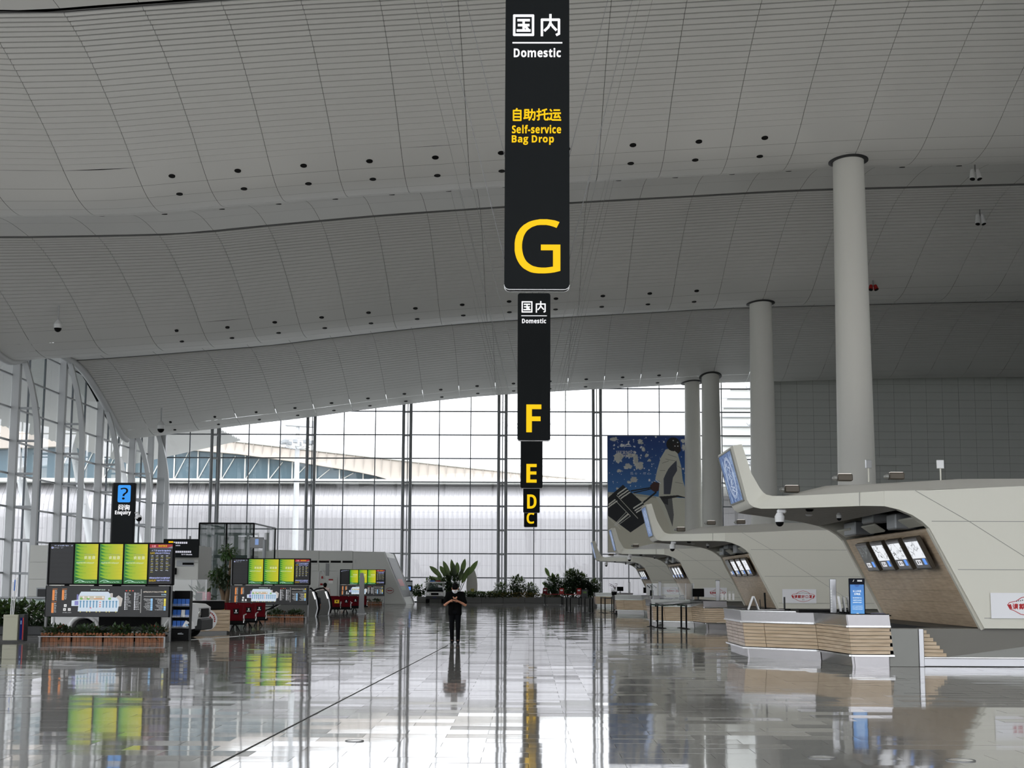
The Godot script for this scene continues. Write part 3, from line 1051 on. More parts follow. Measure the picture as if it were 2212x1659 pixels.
# ---------------------------------------------------------------- hanging letter signs over the check-in rows
func hanging_sign(k: int) -> void:
	var letter: String = "GFEDC"[k]
	var w := 1.14
	var h := 5.34 if k == 0 else 5.16
	var y0: float = [6.76, 6.58, 6.58, 6.54, 6.54][k]
	var d := 25.5 * (k + 1)
	var x: float = [0.125, 0.155, 0.12, 0.165, 0.135][k]
	var s := thing("hanging_sign", "tall black hanging sign with %s yellow letter %s" % [["the big", "a smaller", "a", "a", "the smallest"][k], letter], "sign", P(x, y0, d), "black letter signs hung in a row down the hall")
	var b := MB.new()
	b.prism(rounded(w, h, 0.085), -0.11, 0.11, Transform3D(Basis(), Vector3(0, h / 2, 0)))
	part(b, "panel", M.sign_black, s)
	b = MB.new()
	var rim := []
	for p in rounded(w - 0.01, h, 0.085):
		if p.y < -h / 2 + 0.09:
			rim.append(Vector3(p.x, p.y + h / 2 - 0.006, 0.09))
	rim.sort_custom(func(p: Vector3, q: Vector3) -> bool: return p.x < q.x)
	b.tube(rim, 0.014, 6)
	var rim2 := []
	for p in rim:
		rim2.append(p - Vector3(0, 0, 0.18))
	b.tube(rim2, 0.014, 6)
	part(b, "chrome_edge", M.chrome, s)
	var z := 0.115
	var px := 0.00812          # one photo pixel of the nearest sign, in metres
	var Y := func(py: float) -> float: return h - (py + 12.0 if k == 0 else py + 6.0) * h / (642.0 if k == 0 else 634.0)
	var X := func(qx: float) -> float: return (qx - 1159.0) * px
	b = MB.new()
	glyph_mesh(b, "国", X.call(1104), Y.call(29), 0.40, 0, 0.043, z)
	glyph_mesh(b, "内", X.call(1163), Y.call(29), 0.40, 0, 0.043, z)
	part(b, "chinese_characters", M.lit_white_sign, s)
	part(bx(Vector3(0, Y.call(92.5), z), Vector3(0.89, 0.022, 0.012)), "rule", M.lit_white_sign, s)
	text("Domestic", M.lit_white_sign, s, "english_word", Vector3(0, Y.call(114.5), z), 0.84, 0.165, true)
	if k == 0:
		b = MB.new()
		glyph_mesh(b, "自助托运", X.call(1102), Y.call(239), 0.215, 0.008, 0.026, z)
		part(b, "chinese_characters", M.lit_yellow_sign, s)
		text("Self-service", M.lit_yellow_sign, s, "english_word", Vector3(X.call(1157.5), Y.call(284), z), 0.87, 0.15, true)
		text("Bag Drop", M.lit_yellow_sign, s, "english_word", Vector3(X.call(1149.5), Y.call(308), z), 0.745, 0.17, true)
	var lw: float = [0.80, 0.52, 0.53, 0.64, 0.66][k]
	text(letter, M.lit_yellow_sign, s, "letter", Vector3([0.01, 0.0, 0.0, 0.02, -0.01][k], 0.76, z), lw, 0.965, k > 0)
	# rods to the roof and slanting stay wires
	var top := ceil_y(x, d) - y0 + 0.3
	for q in [-0.35, 0.35]:
		part(tb([Vector3(q, h - 0.05, 0), Vector3(q, top, 0)], 0.018, 6), "rod", M.grey_metal, s)
	for q in [-1.0, 1.0]:
		for e in [0.55, 2.4]:
			var tx: float = q * (w / 2 + 0.02 + 0.24 * (top - e))
			var ty := ceil_y(x + tx, d) - y0 + 0.25
			part(tb([Vector3(q * w / 2, e, 0), Vector3(tx, ty, 0)], 0.005, 5), "stay_wire", M.grey_metal, s)

# ---------------------------------------------------------------- cameras and sensors on the ceiling
func dome_camera(called_label: String, at: Vector3, stem: float, scale := 1.0, group := "dome cameras hung from the ceiling") -> void:
	var o := thing("dome_camera", called_label, "camera", at, group)
	part(tb([Vector3(0, 0.0, 0), Vector3(0, -stem, 0)], 0.03 * scale, 8), "stem", M.post_white, o)
	var b := MB.new()
	b.lathe([Vector2(0.16, -0.30), Vector2(0.17, -0.14), Vector2(0.10, -0.02), Vector2(0.03, 0.05)].map(func(v: Vector2) -> Vector2: return Vector2(v.x * scale, v.y * scale - stem)), 16)
	part(b, "housing", M.white, o)
	b = MB.new()
	b.ball(Vector3(0, -0.30 * scale - stem, 0), Vector3(0.145, 0.16, 0.145) * scale, 14, 8, -1.0, 0.15)
	part(b, "dome", M.black, o)

func ceiling_cameras() -> void:
	dome_camera("white dome camera hanging on a stem from the second bay, at the far left", P(-30.3, ceil_y(-30.3, 93.5) - 0.16, 93.5), 1.0, 1.6)
	dome_camera("white dome camera hanging on a stem from the third bay, near its left edge", P(-31.2, ceil_y(-31.2, 124.5) - 0.2, 124.5), 1.2, 2.0)
	for q in [[29.0, 93.5, 1.3, "small black and white speaker cluster hanging under the second bay at the right"], [25.1, 81.5, 1.2, "twin white spotlight cluster hanging under the slot at the right"], [24.0, 102.0, 0.9, "small red and black sensor hanging beside the nearest pillar"]]:
		var p := P(q[0], ceil_y(q[0], q[1]) - 0.05, q[1])
		var o := thing("ceiling_fixture", q[3], "fixture", p, "fixtures hung from the ceiling")
		part(tb([Vector3(0, 0, 0), Vector3(0, -0.45, 0)], 0.035, 6), "stem", M.grey_metal, o)
		for e in [-1.0, 1.0]:
			var b := MB.new()
			b.tube([Vector3(0.14 * e, -0.35, 0), Vector3(0.2 * e, -0.75 * q[2], 0.12)], [0.12, 0.17], 10)
			part(b, "head", M.white if q[2] > 1.0 else M.red, o)
			b = MB.new()
			b.tube([Vector3(0.2 * e, -0.75 * q[2], 0.12), Vector3(0.21 * e, -0.75 * q[2] - 0.03, 0.13)], 0.15, 10)
			part(b, "lens", M.black, o)

# ---------------------------------------------------------------- the big poster on the far glass
func build_advert() -> void:
	var W := 356
	var H := 500
	var im := Image.create(W, H, false, Image.FORMAT_RGB8)
	for y in H:
		var t := float(y) / H
		im.fill_rect(Rect2i(0, y, W, 1), Color(0.10, 0.24, 0.52).lerp(Color(0.30, 0.56, 0.82), clampf(t * 1.7, 0, 1)))
	var cream := Color(0.86, 0.84, 0.77)
	# ground of the picture
	poly_on(im, PackedVector2Array([Vector2(0, 245), Vector2(110, 250), Vector2(240, 268), Vector2(356, 300), Vector2(356, 500), Vector2(0, 500)]), cream)
	poly_on(im, PackedVector2Array([Vector2(0, 243), Vector2(110, 248), Vector2(240, 266), Vector2(240, 272), Vector2(0, 250)]), Color(0.72, 0.71, 0.66))
	var r := RandomNumberGenerator.new()
	r.seed = 5
	for i in 150:      # flying flecks
		var p := Vector2(r.randf() * W, r.randf() * 235)
		var s := 0.8 + r.randf() * r.randf() * 4.0
		oval_on(im, p, s, s * 1.2, Color(0.93, 0.94, 0.96), 0.6)
	for q in [[48, 95, 21, 22], [86, 132, 20, 12], [120, 105, 14, 24], [135, 128, 17, 18], [100, 86, 18, 10], [112, 187, 18, 14], [22, 14, 18, 11], [142, 26, 12, 10], [50, 150, 10, 8], [345, 80, 11, 16], [328, 48, 8, 14], [90, 200, 11, 7], [155, 60, 8, 12], [168, 85, 8, 8], [325, 22, 10, 9], [180, 106, 7, 7], [42, 228, 7, 7]]:
		for j in 5:
			oval_on(im, Vector2(q[0] + r.randf_range(-0.5, 0.5) * q[2], q[1] + r.randf_range(-0.5, 0.5) * q[3]), q[2] * 0.6, q[3] * 0.6, Color(0.88, 0.88, 0.86).darkened(r.randf() * 0.12), 0.7)
	# trousers, coat, arm, head of the walking figure
	poly_on(im, PackedVector2Array([Vector2(205, 262), Vector2(335, 268), Vector2(356, 360), Vector2(356, 500), Vector2(285, 500), Vector2(262, 380), Vector2(225, 300)]), Color(0.87, 0.86, 0.80))
	poly_on(im, PackedVector2Array([Vector2(228, 262), Vector2(275, 266), Vector2(282, 340), Vector2(276, 390), Vector2(252, 320)]), Color(0.42, 0.42, 0.42))
	poly_on(im, PackedVector2Array([Vector2(225, 268), Vector2(258, 268), Vector2(258, 298), Vector2(240, 292)]), Color(0.2, 0.2, 0.22))
	poly_on(im, PackedVector2Array([Vector2(262, 60), Vector2(300, 70), Vector2(316, 130), Vector2(322, 190), Vector2(344, 268), Vector2(300, 258), Vector2(218, 262), Vector2(222, 200), Vector2(240, 140)]), Color(0.84, 0.83, 0.77))
	poly_on(im, PackedVector2Array([Vector2(218, 262), Vector2(300, 256), Vector2(344, 268), Vector2(300, 264), Vector2(236, 276)]), Color(0.16, 0.15, 0.15))
	poly_on(im, PackedVector2Array([Vector2(296, 100), Vector2(298, 150), Vector2(280, 180), Vector2(268, 252), Vector2(240, 252), Vector2(240, 185), Vector2(255, 150)]), Color(0.30, 0.31, 0.36))
	poly_on(im, PackedVector2Array([Vector2(250, 58), Vector2(285, 52), Vector2(302, 78), Vector2(296, 105), Vector2(262, 140), Vector2(240, 182), Vector2(224, 198), Vector2(204, 186), Vector2(212, 150), Vector2(228, 95)]), Color(0.86, 0.85, 0.79))
	for q in [[260, 80, 296, 92], [250, 100, 290, 108], [235, 118, 262, 108], [225, 150, 246, 150], [300, 130, 318, 140], [290, 200, 322, 206]]:
		line_on(im, Vector2(q[0], q[1]), Vector2(q[2], q[3]), 1.6, Color(0.62, 0.61, 0.56))
	oval_on(im, Vector2(283, 36), 30, 30, Color(0.05, 0.045, 0.05))
	poly_on(im, PackedVector2Array([Vector2(280, 30), Vector2(312, 36), Vector2(316, 62), Vector2(304, 78), Vector2(286, 62)]), Color(0.13, 0.08, 0.07))
	for q in [[283, 20], [302, 28], [290, 44], [303, 44]]:
		oval_on(im, Vector2(q[0], q[1]), 3.0, 2.5, Color(0.9, 0.9, 0.9), 0.4)
	poly_on(im, PackedVector2Array([Vector2(198, 198), Vector2(222, 204), Vector2(218, 236), Vector2(204, 244), Vector2(182, 230), Vector2(182, 214)]), Color(0.28, 0.14, 0.11))
	line_on(im, Vector2(206, 190), Vector2(226, 205), 4, Color(0.95, 0.95, 0.95))
	# bag
	var navy := Color(0.045, 0.065, 0.10)
	poly_on(im, PackedVector2Array([Vector2(65, 212), Vector2(150, 290), Vector2(190, 352), Vector2(96, 416), Vector2(0, 345), Vector2(0, 268)]), navy)
	for q in [[100, 238, 184, 224, 5], [150, 290, 206, 244, 6], [112, 246, 182, 230, 4]]:
		line_on(im, Vector2(q[0], q[1]), Vector2(q[2], q[3]), q[4], Color(0.05, 0.05, 0.06))
	line_on(im, Vector2(40, 262), Vector2(130, 352), 12, Color(0.02, 0.025, 0.04))
	for q in [[42, 252, 78, 226], [48, 262, 86, 236], [56, 270, 94, 244], [110, 312, 148, 288], [116, 322, 154, 300], [122, 330, 152, 312], [2, 308, 38, 282], [4, 296, 30, 276]]:
		line_on(im, Vector2(q[0], q[1]), Vector2(q[2], q[3]), 5, Color(0.93, 0.92, 0.88))
	for q in [[38, 258, 128, 356], [34, 282, 96, 346], [96, 346, 34, 392], [0, 350, 52, 402], [78, 330, 30, 380]]:
		line_on(im, Vector2(q[0], q[1]), Vector2(q[2], q[3]), 2.4, Color(0.95, 0.94, 0.9))
	line_on(im, Vector2(86, 338), Vector2(30, 386), 6, Color(0.93, 0.92, 0.88))
	write_on(im, "匠心", 98, 157, 11, 7, 1.4, Color(0.95, 0.96, 0.97))
	write_on(im, "初心", 153, 157, 11, 7, 1.4, Color(0.95, 0.96, 0.97))
	im.fill_rect(Rect2i(139, 162, 3, 3), Color(0.95, 0.96, 0.97))
	# carriage and horse emblem over the name
	var wh := Color(0.96, 0.96, 0.97)
	im.fill_rect(Rect2i(52, 44, 50, 3), wh)
	poly_on(im, PackedVector2Array([Vector2(54, 44), Vector2(55, 36), Vector2(62, 33), Vector2(66, 38), Vector2(72, 35), Vector2(74, 44)]), wh)
	poly_on(im, PackedVector2Array([Vector2(76, 44), Vector2(76, 37), Vector2(86, 34), Vector2(88, 28), Vector2(92, 27), Vector2(93, 36), Vector2(98, 38), Vector2(97, 44), Vector2(94, 40), Vector2(82, 40), Vector2(79, 44)]), wh)
	line_on(im, Vector2(88, 34), Vector2(89, 24), 3, wh)
	var o := thing("poster", "huge blue poster of a walking figure in white with a dark bag", "poster", P(11.12, 10.0, FAR - 1.12))
	var m := MB.new()
	m.quad(Vector3(-3.83, -5.35, 0.061), Vector3(3.83, -5.35, 0.061), Vector3(3.83, 5.4, 0.061), Vector3(-3.83, 5.4, 0.061))
	part(m, "picture", picture("poster_print", im, 0.0, 0.5), o)
	part(bx(Vector3(0, 0.02, 0), Vector3(7.75, 10.85, 0.12), 0.02), "panel", M.frame_grey, o)
	text("HERMÈS", M.white, o, "lettering", Vector3(-2.16, 3.88, 0.07), 1.78, 0.40, true, 0.0, "Droid Serif")
	text("PARIS", M.white, o, "lettering", Vector3(-2.16, 3.54, 0.07), 0.70, 0.17, true)

# ---------------------------------------------------------------- check-in islands
# Local axes of an island: x as in the world, y up, z = towards the camera from the island's middle line (35.6 + 25.5 k in front of the camera).
var ORD := ["nearest", "second", "third", "fourth", "fifth"]

func edge_half(x: float) -> float:      # half width of the canopy at x
	return lerpf(1.33, 4.4, clampf((x - 5.45) / (7.4 - 5.45), 0.0, 1.0))

var bottom_line := [[4.71, 4.86], [4.88, 4.18], [5.02, 3.62], [5.08, 3.51], [5.18, 3.44], [5.34, 3.405], [5.7, 3.39], [6.5, 3.36], [7.1, 3.34], [7.45, 3.31], [7.75, 3.24], [8.02, 3.13], [8.22, 3.0], [8.38, 2.85]]
var top_line := [[4.93, 4.90], [5.14, 4.22], [5.33, 3.88], [5.40, 3.79], [5.47, 3.73], [5.58, 3.69], [5.85, 3.665], [6.5, 3.64], [7.1, 3.63], [7.45, 3.63], [7.75, 3.63], [8.02, 3.64], [8.22, 3.645], [8.38, 3.65]]

func island(k: int) -> void:
	var pos := P(0, 0, 35.6 + 25.5 * k)
	var s := thing("check_in_island", "%s white swept check-in island with upturned screen fin and wood end face" % ORD[k], "check-in island", pos, "check-in islands in a row on the right")
	var R := 33.0
	# side walls and canopy edges, near (+z) and far (-z)
	for sd in [1.0, -1.0]:
		var b := MB.new()
		var outl := PackedVector2Array()
		for i in range(9, bottom_line.size()):
			outl.append(Vector2(bottom_line[i][0], bottom_line[i][1]))
		outl.append(Vector2(9.44, 0.79)); outl.append(Vector2(R, 0.79)); outl.append(Vector2(R, 3.9)); outl.append(Vector2(10.3, 3.74)); outl.append(Vector2(8.4, 3.65)); outl.append(Vector2(7.45, 3.63))
		b.prism(outl, 4.15 * sd, 4.4 * sd)
		part(b, "side_wall", M.shell_white, s)
		b = MB.new()      # canopy edge from the fin tip back to the wall
		var face := []
		for i in 11:
			var lo := Vector3(bottom_line[i][0], bottom_line[i][1], sd * edge_half(bottom_line[i][0]))
			var hi := Vector3(top_line[i][0], top_line[i][1], sd * (edge_half(top_line[i][0]) - 0.03))
			if i < 10:
				face.append(PackedVector3Array([lo, lo.lerp(hi, 0.08), lo.lerp(hi, 0.92), hi]))
		b.grid(face, sd < 0)
		part(b, "canopy_edge", M.shell_white, s)
		# panel joints on the wall and the folded line below the shoulder
		for q in [3.0, 2.0, 1.0]:
			var x0: float = 8.45 + (2.85 - q) * 0.51
			part(bx(Vector3((x0 + R) / 2, q, 4.402 * sd), Vector3(R - x0 - 0.1, 0.012, 0.008)), "panel_joint", M.base_grey, s)
		for q in [[7.05, 3.35, 7.05, 3.64], [8.1, 3.64, 9.22, 2.99], [9.22, 2.99, 12.6, 0.8], [12.0, 3.75, 15.0, 0.8], [18.0, 3.8, 18.0, 0.8]]:
			b = MB.new()
			var z: float = (4.402 if q[0] > 7.4 else edge_half(q[0]) + 0.0) * sd
			b.bar(Vector3(q[0], q[1], z), Vector3(q[2], q[3], z), 0.008, 0.012, 0.0, Vector3(0, 0, 1))
			part(b, "panel_joint", M.base_grey, s)
	# underside and top of the canopy
	var lo_rows := []
	var hi_rows := []
	for i in 11:
		var xl: float = bottom_line[i][0]
		var xh: float = top_line[i][0]
		var wl := edge_half(xl) - 0.02
		var wh := edge_half(xh) - 0.03
		lo_rows.append(PackedVector3Array([Vector3(xl, bottom_line[i][1], wl), Vector3(xl, bottom_line[i][1], 0), Vector3(xl, bottom_line[i][1], -wl)]))
		var crown: float = top_line[i][1] + 0.42 * smoothstep(5.4, 7.4, xh)
		hi_rows.append(PackedVector3Array([Vector3(xh, top_line[i][1], wh), Vector3(xh, lerpf(top_line[i][1], crown, 0.65), wh * 0.5), Vector3(xh, crown, 0), Vector3(xh, lerpf(top_line[i][1], crown, 0.65), -wh * 0.5), Vector3(xh, top_line[i][1], -wh)]))
	hi_rows.append(PackedVector3Array([Vector3(10.3, 3.74, 4.37), Vector3(10.3, 4.05, 2.2), Vector3(10.3, 4.2, 0), Vector3(10.3, 4.05, -2.2), Vector3(10.3, 3.74, -4.37)]))
	hi_rows.append(PackedVector3Array([Vector3(R, 3.9, 4.37), Vector3(R, 4.2, 2.2), Vector3(R, 4.35, 0), Vector3(R, 4.2, -2.2), Vector3(R, 3.9, -4.37)]))
	var b := MB.new()
	b.grid(hi_rows, true)
	part(b, "canopy_top", mat("canopy_grey", Color(0.80, 0.79, 0.76), 0.5), s)
	b = MB.new()
	b.grid(lo_rows.slice(0, 5), false)
	part(b, "fin_face", M.shell_white, s)
	b = MB.new()
	b.grid(lo_rows.slice(4), false)
	part(b, "canopy_soffit", M.soffit, s)
	b = MB.new()
	b.quado(lo_rows[0][0], lo_rows[0][2], hi_rows[0][4], hi_rows[0][0], Vector3(5, 3, 0))
	part(b, "fin_cap", M.shell_white, s)
	# dark service opening in the bend, with ducts in it
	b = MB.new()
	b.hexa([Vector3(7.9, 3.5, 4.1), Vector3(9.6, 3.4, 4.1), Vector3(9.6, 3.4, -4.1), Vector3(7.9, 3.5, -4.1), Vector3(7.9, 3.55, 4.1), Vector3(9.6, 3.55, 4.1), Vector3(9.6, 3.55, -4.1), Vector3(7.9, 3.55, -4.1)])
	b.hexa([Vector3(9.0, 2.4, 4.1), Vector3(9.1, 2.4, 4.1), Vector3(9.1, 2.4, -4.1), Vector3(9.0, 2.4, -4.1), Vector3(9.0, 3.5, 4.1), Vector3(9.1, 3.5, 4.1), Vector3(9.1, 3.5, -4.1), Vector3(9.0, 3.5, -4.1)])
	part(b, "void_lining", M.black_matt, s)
	for q in [[8.35, 3.08, 2.2, 0.5, 0.35, 0.8], [8.45, 3.1, -2.6, 0.5, 0.35, 1.3], [8.2, 3.22, 0.3, 0.4, 0.2, 1.1]]:
		part(bx(Vector3(q[0], q[1], q[2]), Vector3(q[3], q[4], q[5]), 0.03), "service_duct", M.frame_grey, s)
	for q in [[2.9, 1.9], [-0.4, 1.4], [-3.2, 1.6]]:
		part(bx(Vector3(8.30, 3.02, q[0]), Vector3(0.3, 0.05, q[1]), 0.01, Basis(Vector3(0, 0, 1), -0.6)), "light_shelf", M.shell_white, s)
	# tilted wood end face with cream edge strips
	var up := Vector3(8.42 - 9.44, 2.85 - 0.79, 0).normalized()
	var out := Vector3(-up.y, up.x, 0)            # towards the hall and down
	var foot := Vector3(9.44, 0.79, 0)
	var bs := Basis(Vector3(0, 0, 1), up, -out).orthonormalized()
	bs = Basis(Vector3(0, 0, 1), up, Vector3(0, 0, 1).cross(up))
	var rows := 8
	for r in rows:
		var l := 2.3 / rows
		for c in 3:
			var pb := MB.new()
			var tone := 0.92 + 0.1 * rng.randf()
			pb.col = Color(tone, tone, tone)
			pb.box(foot + up * (l * (r + 0.5)) + Vector3(0, 0, -4.1 + 8.2 * (c + 0.5) / 3.0) + out * -0.04, Vector3(8.2 / 3.0 - 0.004, l - 0.004, 0.06), 0.0, bs)
			part(pb, "wood_panel", M.oak, s)
	for sd in [1.0, -1.0]:
		part(bx(foot + up * 1.15 + Vector3(0, 0, 4.22 * sd) + out * 0.005, Vector3(0.16, 2.35, 0.1), 0.01, bs), "edge_strip", M.shell_white, s)
	# four screens on the end face and one on the fin
	for i in 4:
		var z := -1.86 + 1.6 * i - 0.02
		var c := foot + up * 1.83 + out * 0.12 + Vector3(0, 0, z)
		part(bx(c, Vector3(1.22, 0.76, 0.10), 0.012, bs), "screen_case", mat("bronze", Color(0.30, 0.27, 0.23), 0.4, 0.4), s)
		part(bx(foot + up * 1.83 + out * 0.03 + Vector3(0, 0, z), Vector3(0.5, 0.4, 0.12), 0.0, bs), "screen_bracket", M.black, s)
		var q := MB.new()
		var ex := Vector3(0, 0, 0.57)
		var ey := up * 0.34
		var o := c + out * 0.053
		q.quad(o - ex - ey, o + ex - ey, o + ex + ey, o - ex + ey)
		part(q, "display_screen", M["desk_screen_%d" % i], s, "lit counter screen with white picture and a blue corner mark")
	var fo := Vector3(-(4.86 - 3.62), 5.02 - 4.71 - 0.62, 0).normalized()
	var fup := Vector3(4.71 - 5.02, 4.86 - 3.62, 0).normalized()
	fo = Vector3(-fup.y, fup.x, 0)
	var fc := Vector3(4.868, 4.21, -0.15) + fo * 0.012
	b = MB.new()
	b.quad(fc - Vector3(0, 0, 1.03) - fup * 0.58, fc + Vector3(0, 0, 1.03) - fup * 0.58, fc + Vector3(0, 0, 1.03) + fup * 0.60, fc - Vector3(0, 0, 1.03) + fup * 0.60)
	part(b, "fin_screen", M.fin_screen, s, "blue and white screen on the upturned fin")
	b = MB.new()
	for q in [[0.0, 0.62, 2.16, 0.03], [0.0, -0.60, 2.16, 0.03]]:
		b.box(fc + fup * q[1], Vector3(0.02, q[3], q[2]), 0.0, Basis(Vector3(0, 0, 1), 0.245))
	for z in [-1.07, 1.07]:
		b.box(fc + Vector3(0, 0, z) + fup * 0.01, Vector3(0.02, 1.24, 0.03), 0.0, Basis(Vector3(0, 0, 1), 0.245))
	part(b, "screen_frame", M.base_grey, s)
	# recessed base under the wall
	part(bx(Vector3(8.35 + 12, 0.48, 4.0), Vector3(24.3, 0.60, 0.5), 0.0), "base_panel", M.grey_dark_panel, s)
	part(bx(Vector3(8.35 + 12, 0.48, -4.0), Vector3(24.3, 0.60, 0.5), 0.0), "base_panel", M.grey_dark_panel, s)
	part(bx(Vector3(20.5, 0.42, 0), Vector3(24, 0.74, 7.4)), "base_core", M.charcoal, s)
	for sd in [1.0, -1.0]:
		part(bx(Vector3(20.3, 0.088, 4.05 * sd), Vector3(24.3, 0.165, 0.46), 0.01), "plinth", M.steel, s)
		part(bx(Vector3(20.3, 0.185, 4.12 * sd), Vector3(24.3, 0.03, 0.44), 0.006), "plinth_rail", M.chrome, s)
		part(bx(Vector3(7.77, 0.39, 4.2 * sd), Vector3(0.6, 0.78, 0.4), 0.01), "gate_door", M.base_grey, s)
		part(bx(Vector3(8.13, 0.39, 4.2 * sd), Vector3(0.1, 0.78, 0.42), 0.01), "gate_post", M.steel, s)
		for r in 7:      # wood slats in the triangle beside the gate
			var y := 0.24 + 0.078 * r
			var w := 0.09 + 0.4 * (0.74 - y) / 0.5
			w = clampf(0.50 - (y - 0.2) * 0.85, 0.04, 0.6)
			part(bx(Vector3(8.2 + w / 2, y, 4.27 * sd), Vector3(w, 0.07, 0.06), 0.005), "wood_slat", M.oak, s)
		var tr := MB.new()
		tr.prism(PackedVector2Array([Vector2(8.72, 0.2), Vector2(14.0, 0.2), Vector2(14.0, 0.95 - 0.2), Vector2(10.3, 0.42)]), 4.24 * sd, 4.275 * sd)
		part(tr, "base_facet", M.base_grey, s)
	# items that stand on the canopy
	for i in 3:
		var x: float = [6.15, 7.35, 8.55][i]
		var y: float = 3.70 + [0.10, 0.36, 0.40][i]
		var o := thing("floodlight", "small dark floodlight box on the %s canopy, %s along it" % [ORD[k], ["first", "second", "third"][i]], "floodlight", pos + Vector3(x, y, 1.0 if i else 0.8), "floodlights on the canopies")
		part(bx(Vector3(0, 0.09, 0), Vector3(0.34, 0.16, 0.24), 0.02), "housing", mat("bronze", Color(0.3, 0.27, 0.23), 0.4, 0.4), o)
		part(bx(Vector3(-0.22, 0.08, 0), Vector3(0.12, 0.1, 0.18), 0.03), "shroud", M.base_grey, o)
		part(bx(Vector3(0, 0.176, 0), Vector3(0.28, 0.012, 0.18)), "lens", glow("flood_lens", Color(1, 0.98, 0.94), 0.8), o)
	if k == 0:
		for q in [[8.05, "square tilted mirror on a pole, standing on the nearest canopy before the tall pillar", 0.36], [9.75, "square pale panel on a pole, standing on the nearest canopy right of the tall pillar", 0.42]]:
			var o := thing("pole_panel", q[1], "panel", pos + Vector3(q[0], 4.0, 0.4), "panels on poles")
			part(tb([Vector3(0, 0.09, 0), Vector3(0, 0.42, 0)], 0.02, 8), "pole", M.shell_white, o)
			part(bx(Vector3(0, 0.52, 0), Vector3(0.17, 0.2, 0.04), 0.008, Basis(Vector3.UP, 0.4 if q[0] < 9 else 0.0)), "plate", M.steel if q[0] < 9.0 else M.white, o)
	# dome cameras and smoke heads under the canopy
	for q in [[5.72, 0.15, 0.0, "left end"], [7.2, -0.6, 0.0, "middle"]]:
		var o := thing("dome_camera", "white dome camera under the %s canopy near its %s" % [ORD[k], q[3]], "camera", pos + Vector3(q[0], 3.375, 1.6 if q[0] < 6 else 1.0), "dome cameras under the canopies")
		var sc := 0.95 if q[0] < 6 else 0.55
		part(bx(Vector3(0.05 * sc, -0.04 * sc, 0), Vector3(0.22, 0.1, 0.14) * sc, 0.03), "bracket", M.white, o)
		var lb := MB.new()
		lb.lathe([Vector2(0.11, -0.30), Vector2(0.12, -0.17), Vector2(0.07, -0.08), Vector2(0.02, -0.05)].map(func(v: Vector2) -> Vector2: return v * sc), 14)
		part(lb, "housing", M.white, o)
		lb = MB.new()
		lb.ball(Vector3(0, -0.30, 0) * sc, Vector3(0.1, 0.11, 0.1) * sc, 12, 6, -1.0, 0.1)
		part(lb, "dome", M.black, o)
	for q in [[6.35, 1.9], [6.75, -0.3]]:
		var lb := MB.new()
		lb.lathe([Vector2(0.001, -0.05), Vector2(0.06, -0.045), Vector2(0.09, -0.015), Vector2(0.09, 0.02)], 14)
		single(lb, "smoke_detector", M.black if q[0] < 6.5 else M.white, "small round %s detector on the soffit of the %s canopy" % ["black" if q[0] < 6.5 else "white", ORD[k]], "detector", pos + Vector3(q[0], 3.36, q[1]), "detectors under the canopies")
	# notice sheet on the side wall: white sheet with a red badge
	var st := thing("notice_sheet", "white notice sheet with red outlined badge on the side wall of the %s island" % ORD[k], "notice", pos + Vector3(10.22, 1.26, 4.425), "notice sheets on the island walls")
	part(bx(Vector3(0, 0, 0), Vector3(1.28, 0.525, 0.006)), "sheet", M.paper, st)
	var nq := MB.new()
	nq.quad(Vector3(-0.64, -0.262, 0.005), Vector3(0.64, -0.262, 0.005), Vector3(0.64, 0.262, 0.005), Vector3(-0.64, 0.262, 0.005))
	part(nq, "print", M.notice_print, st)
	counter(k, pos)

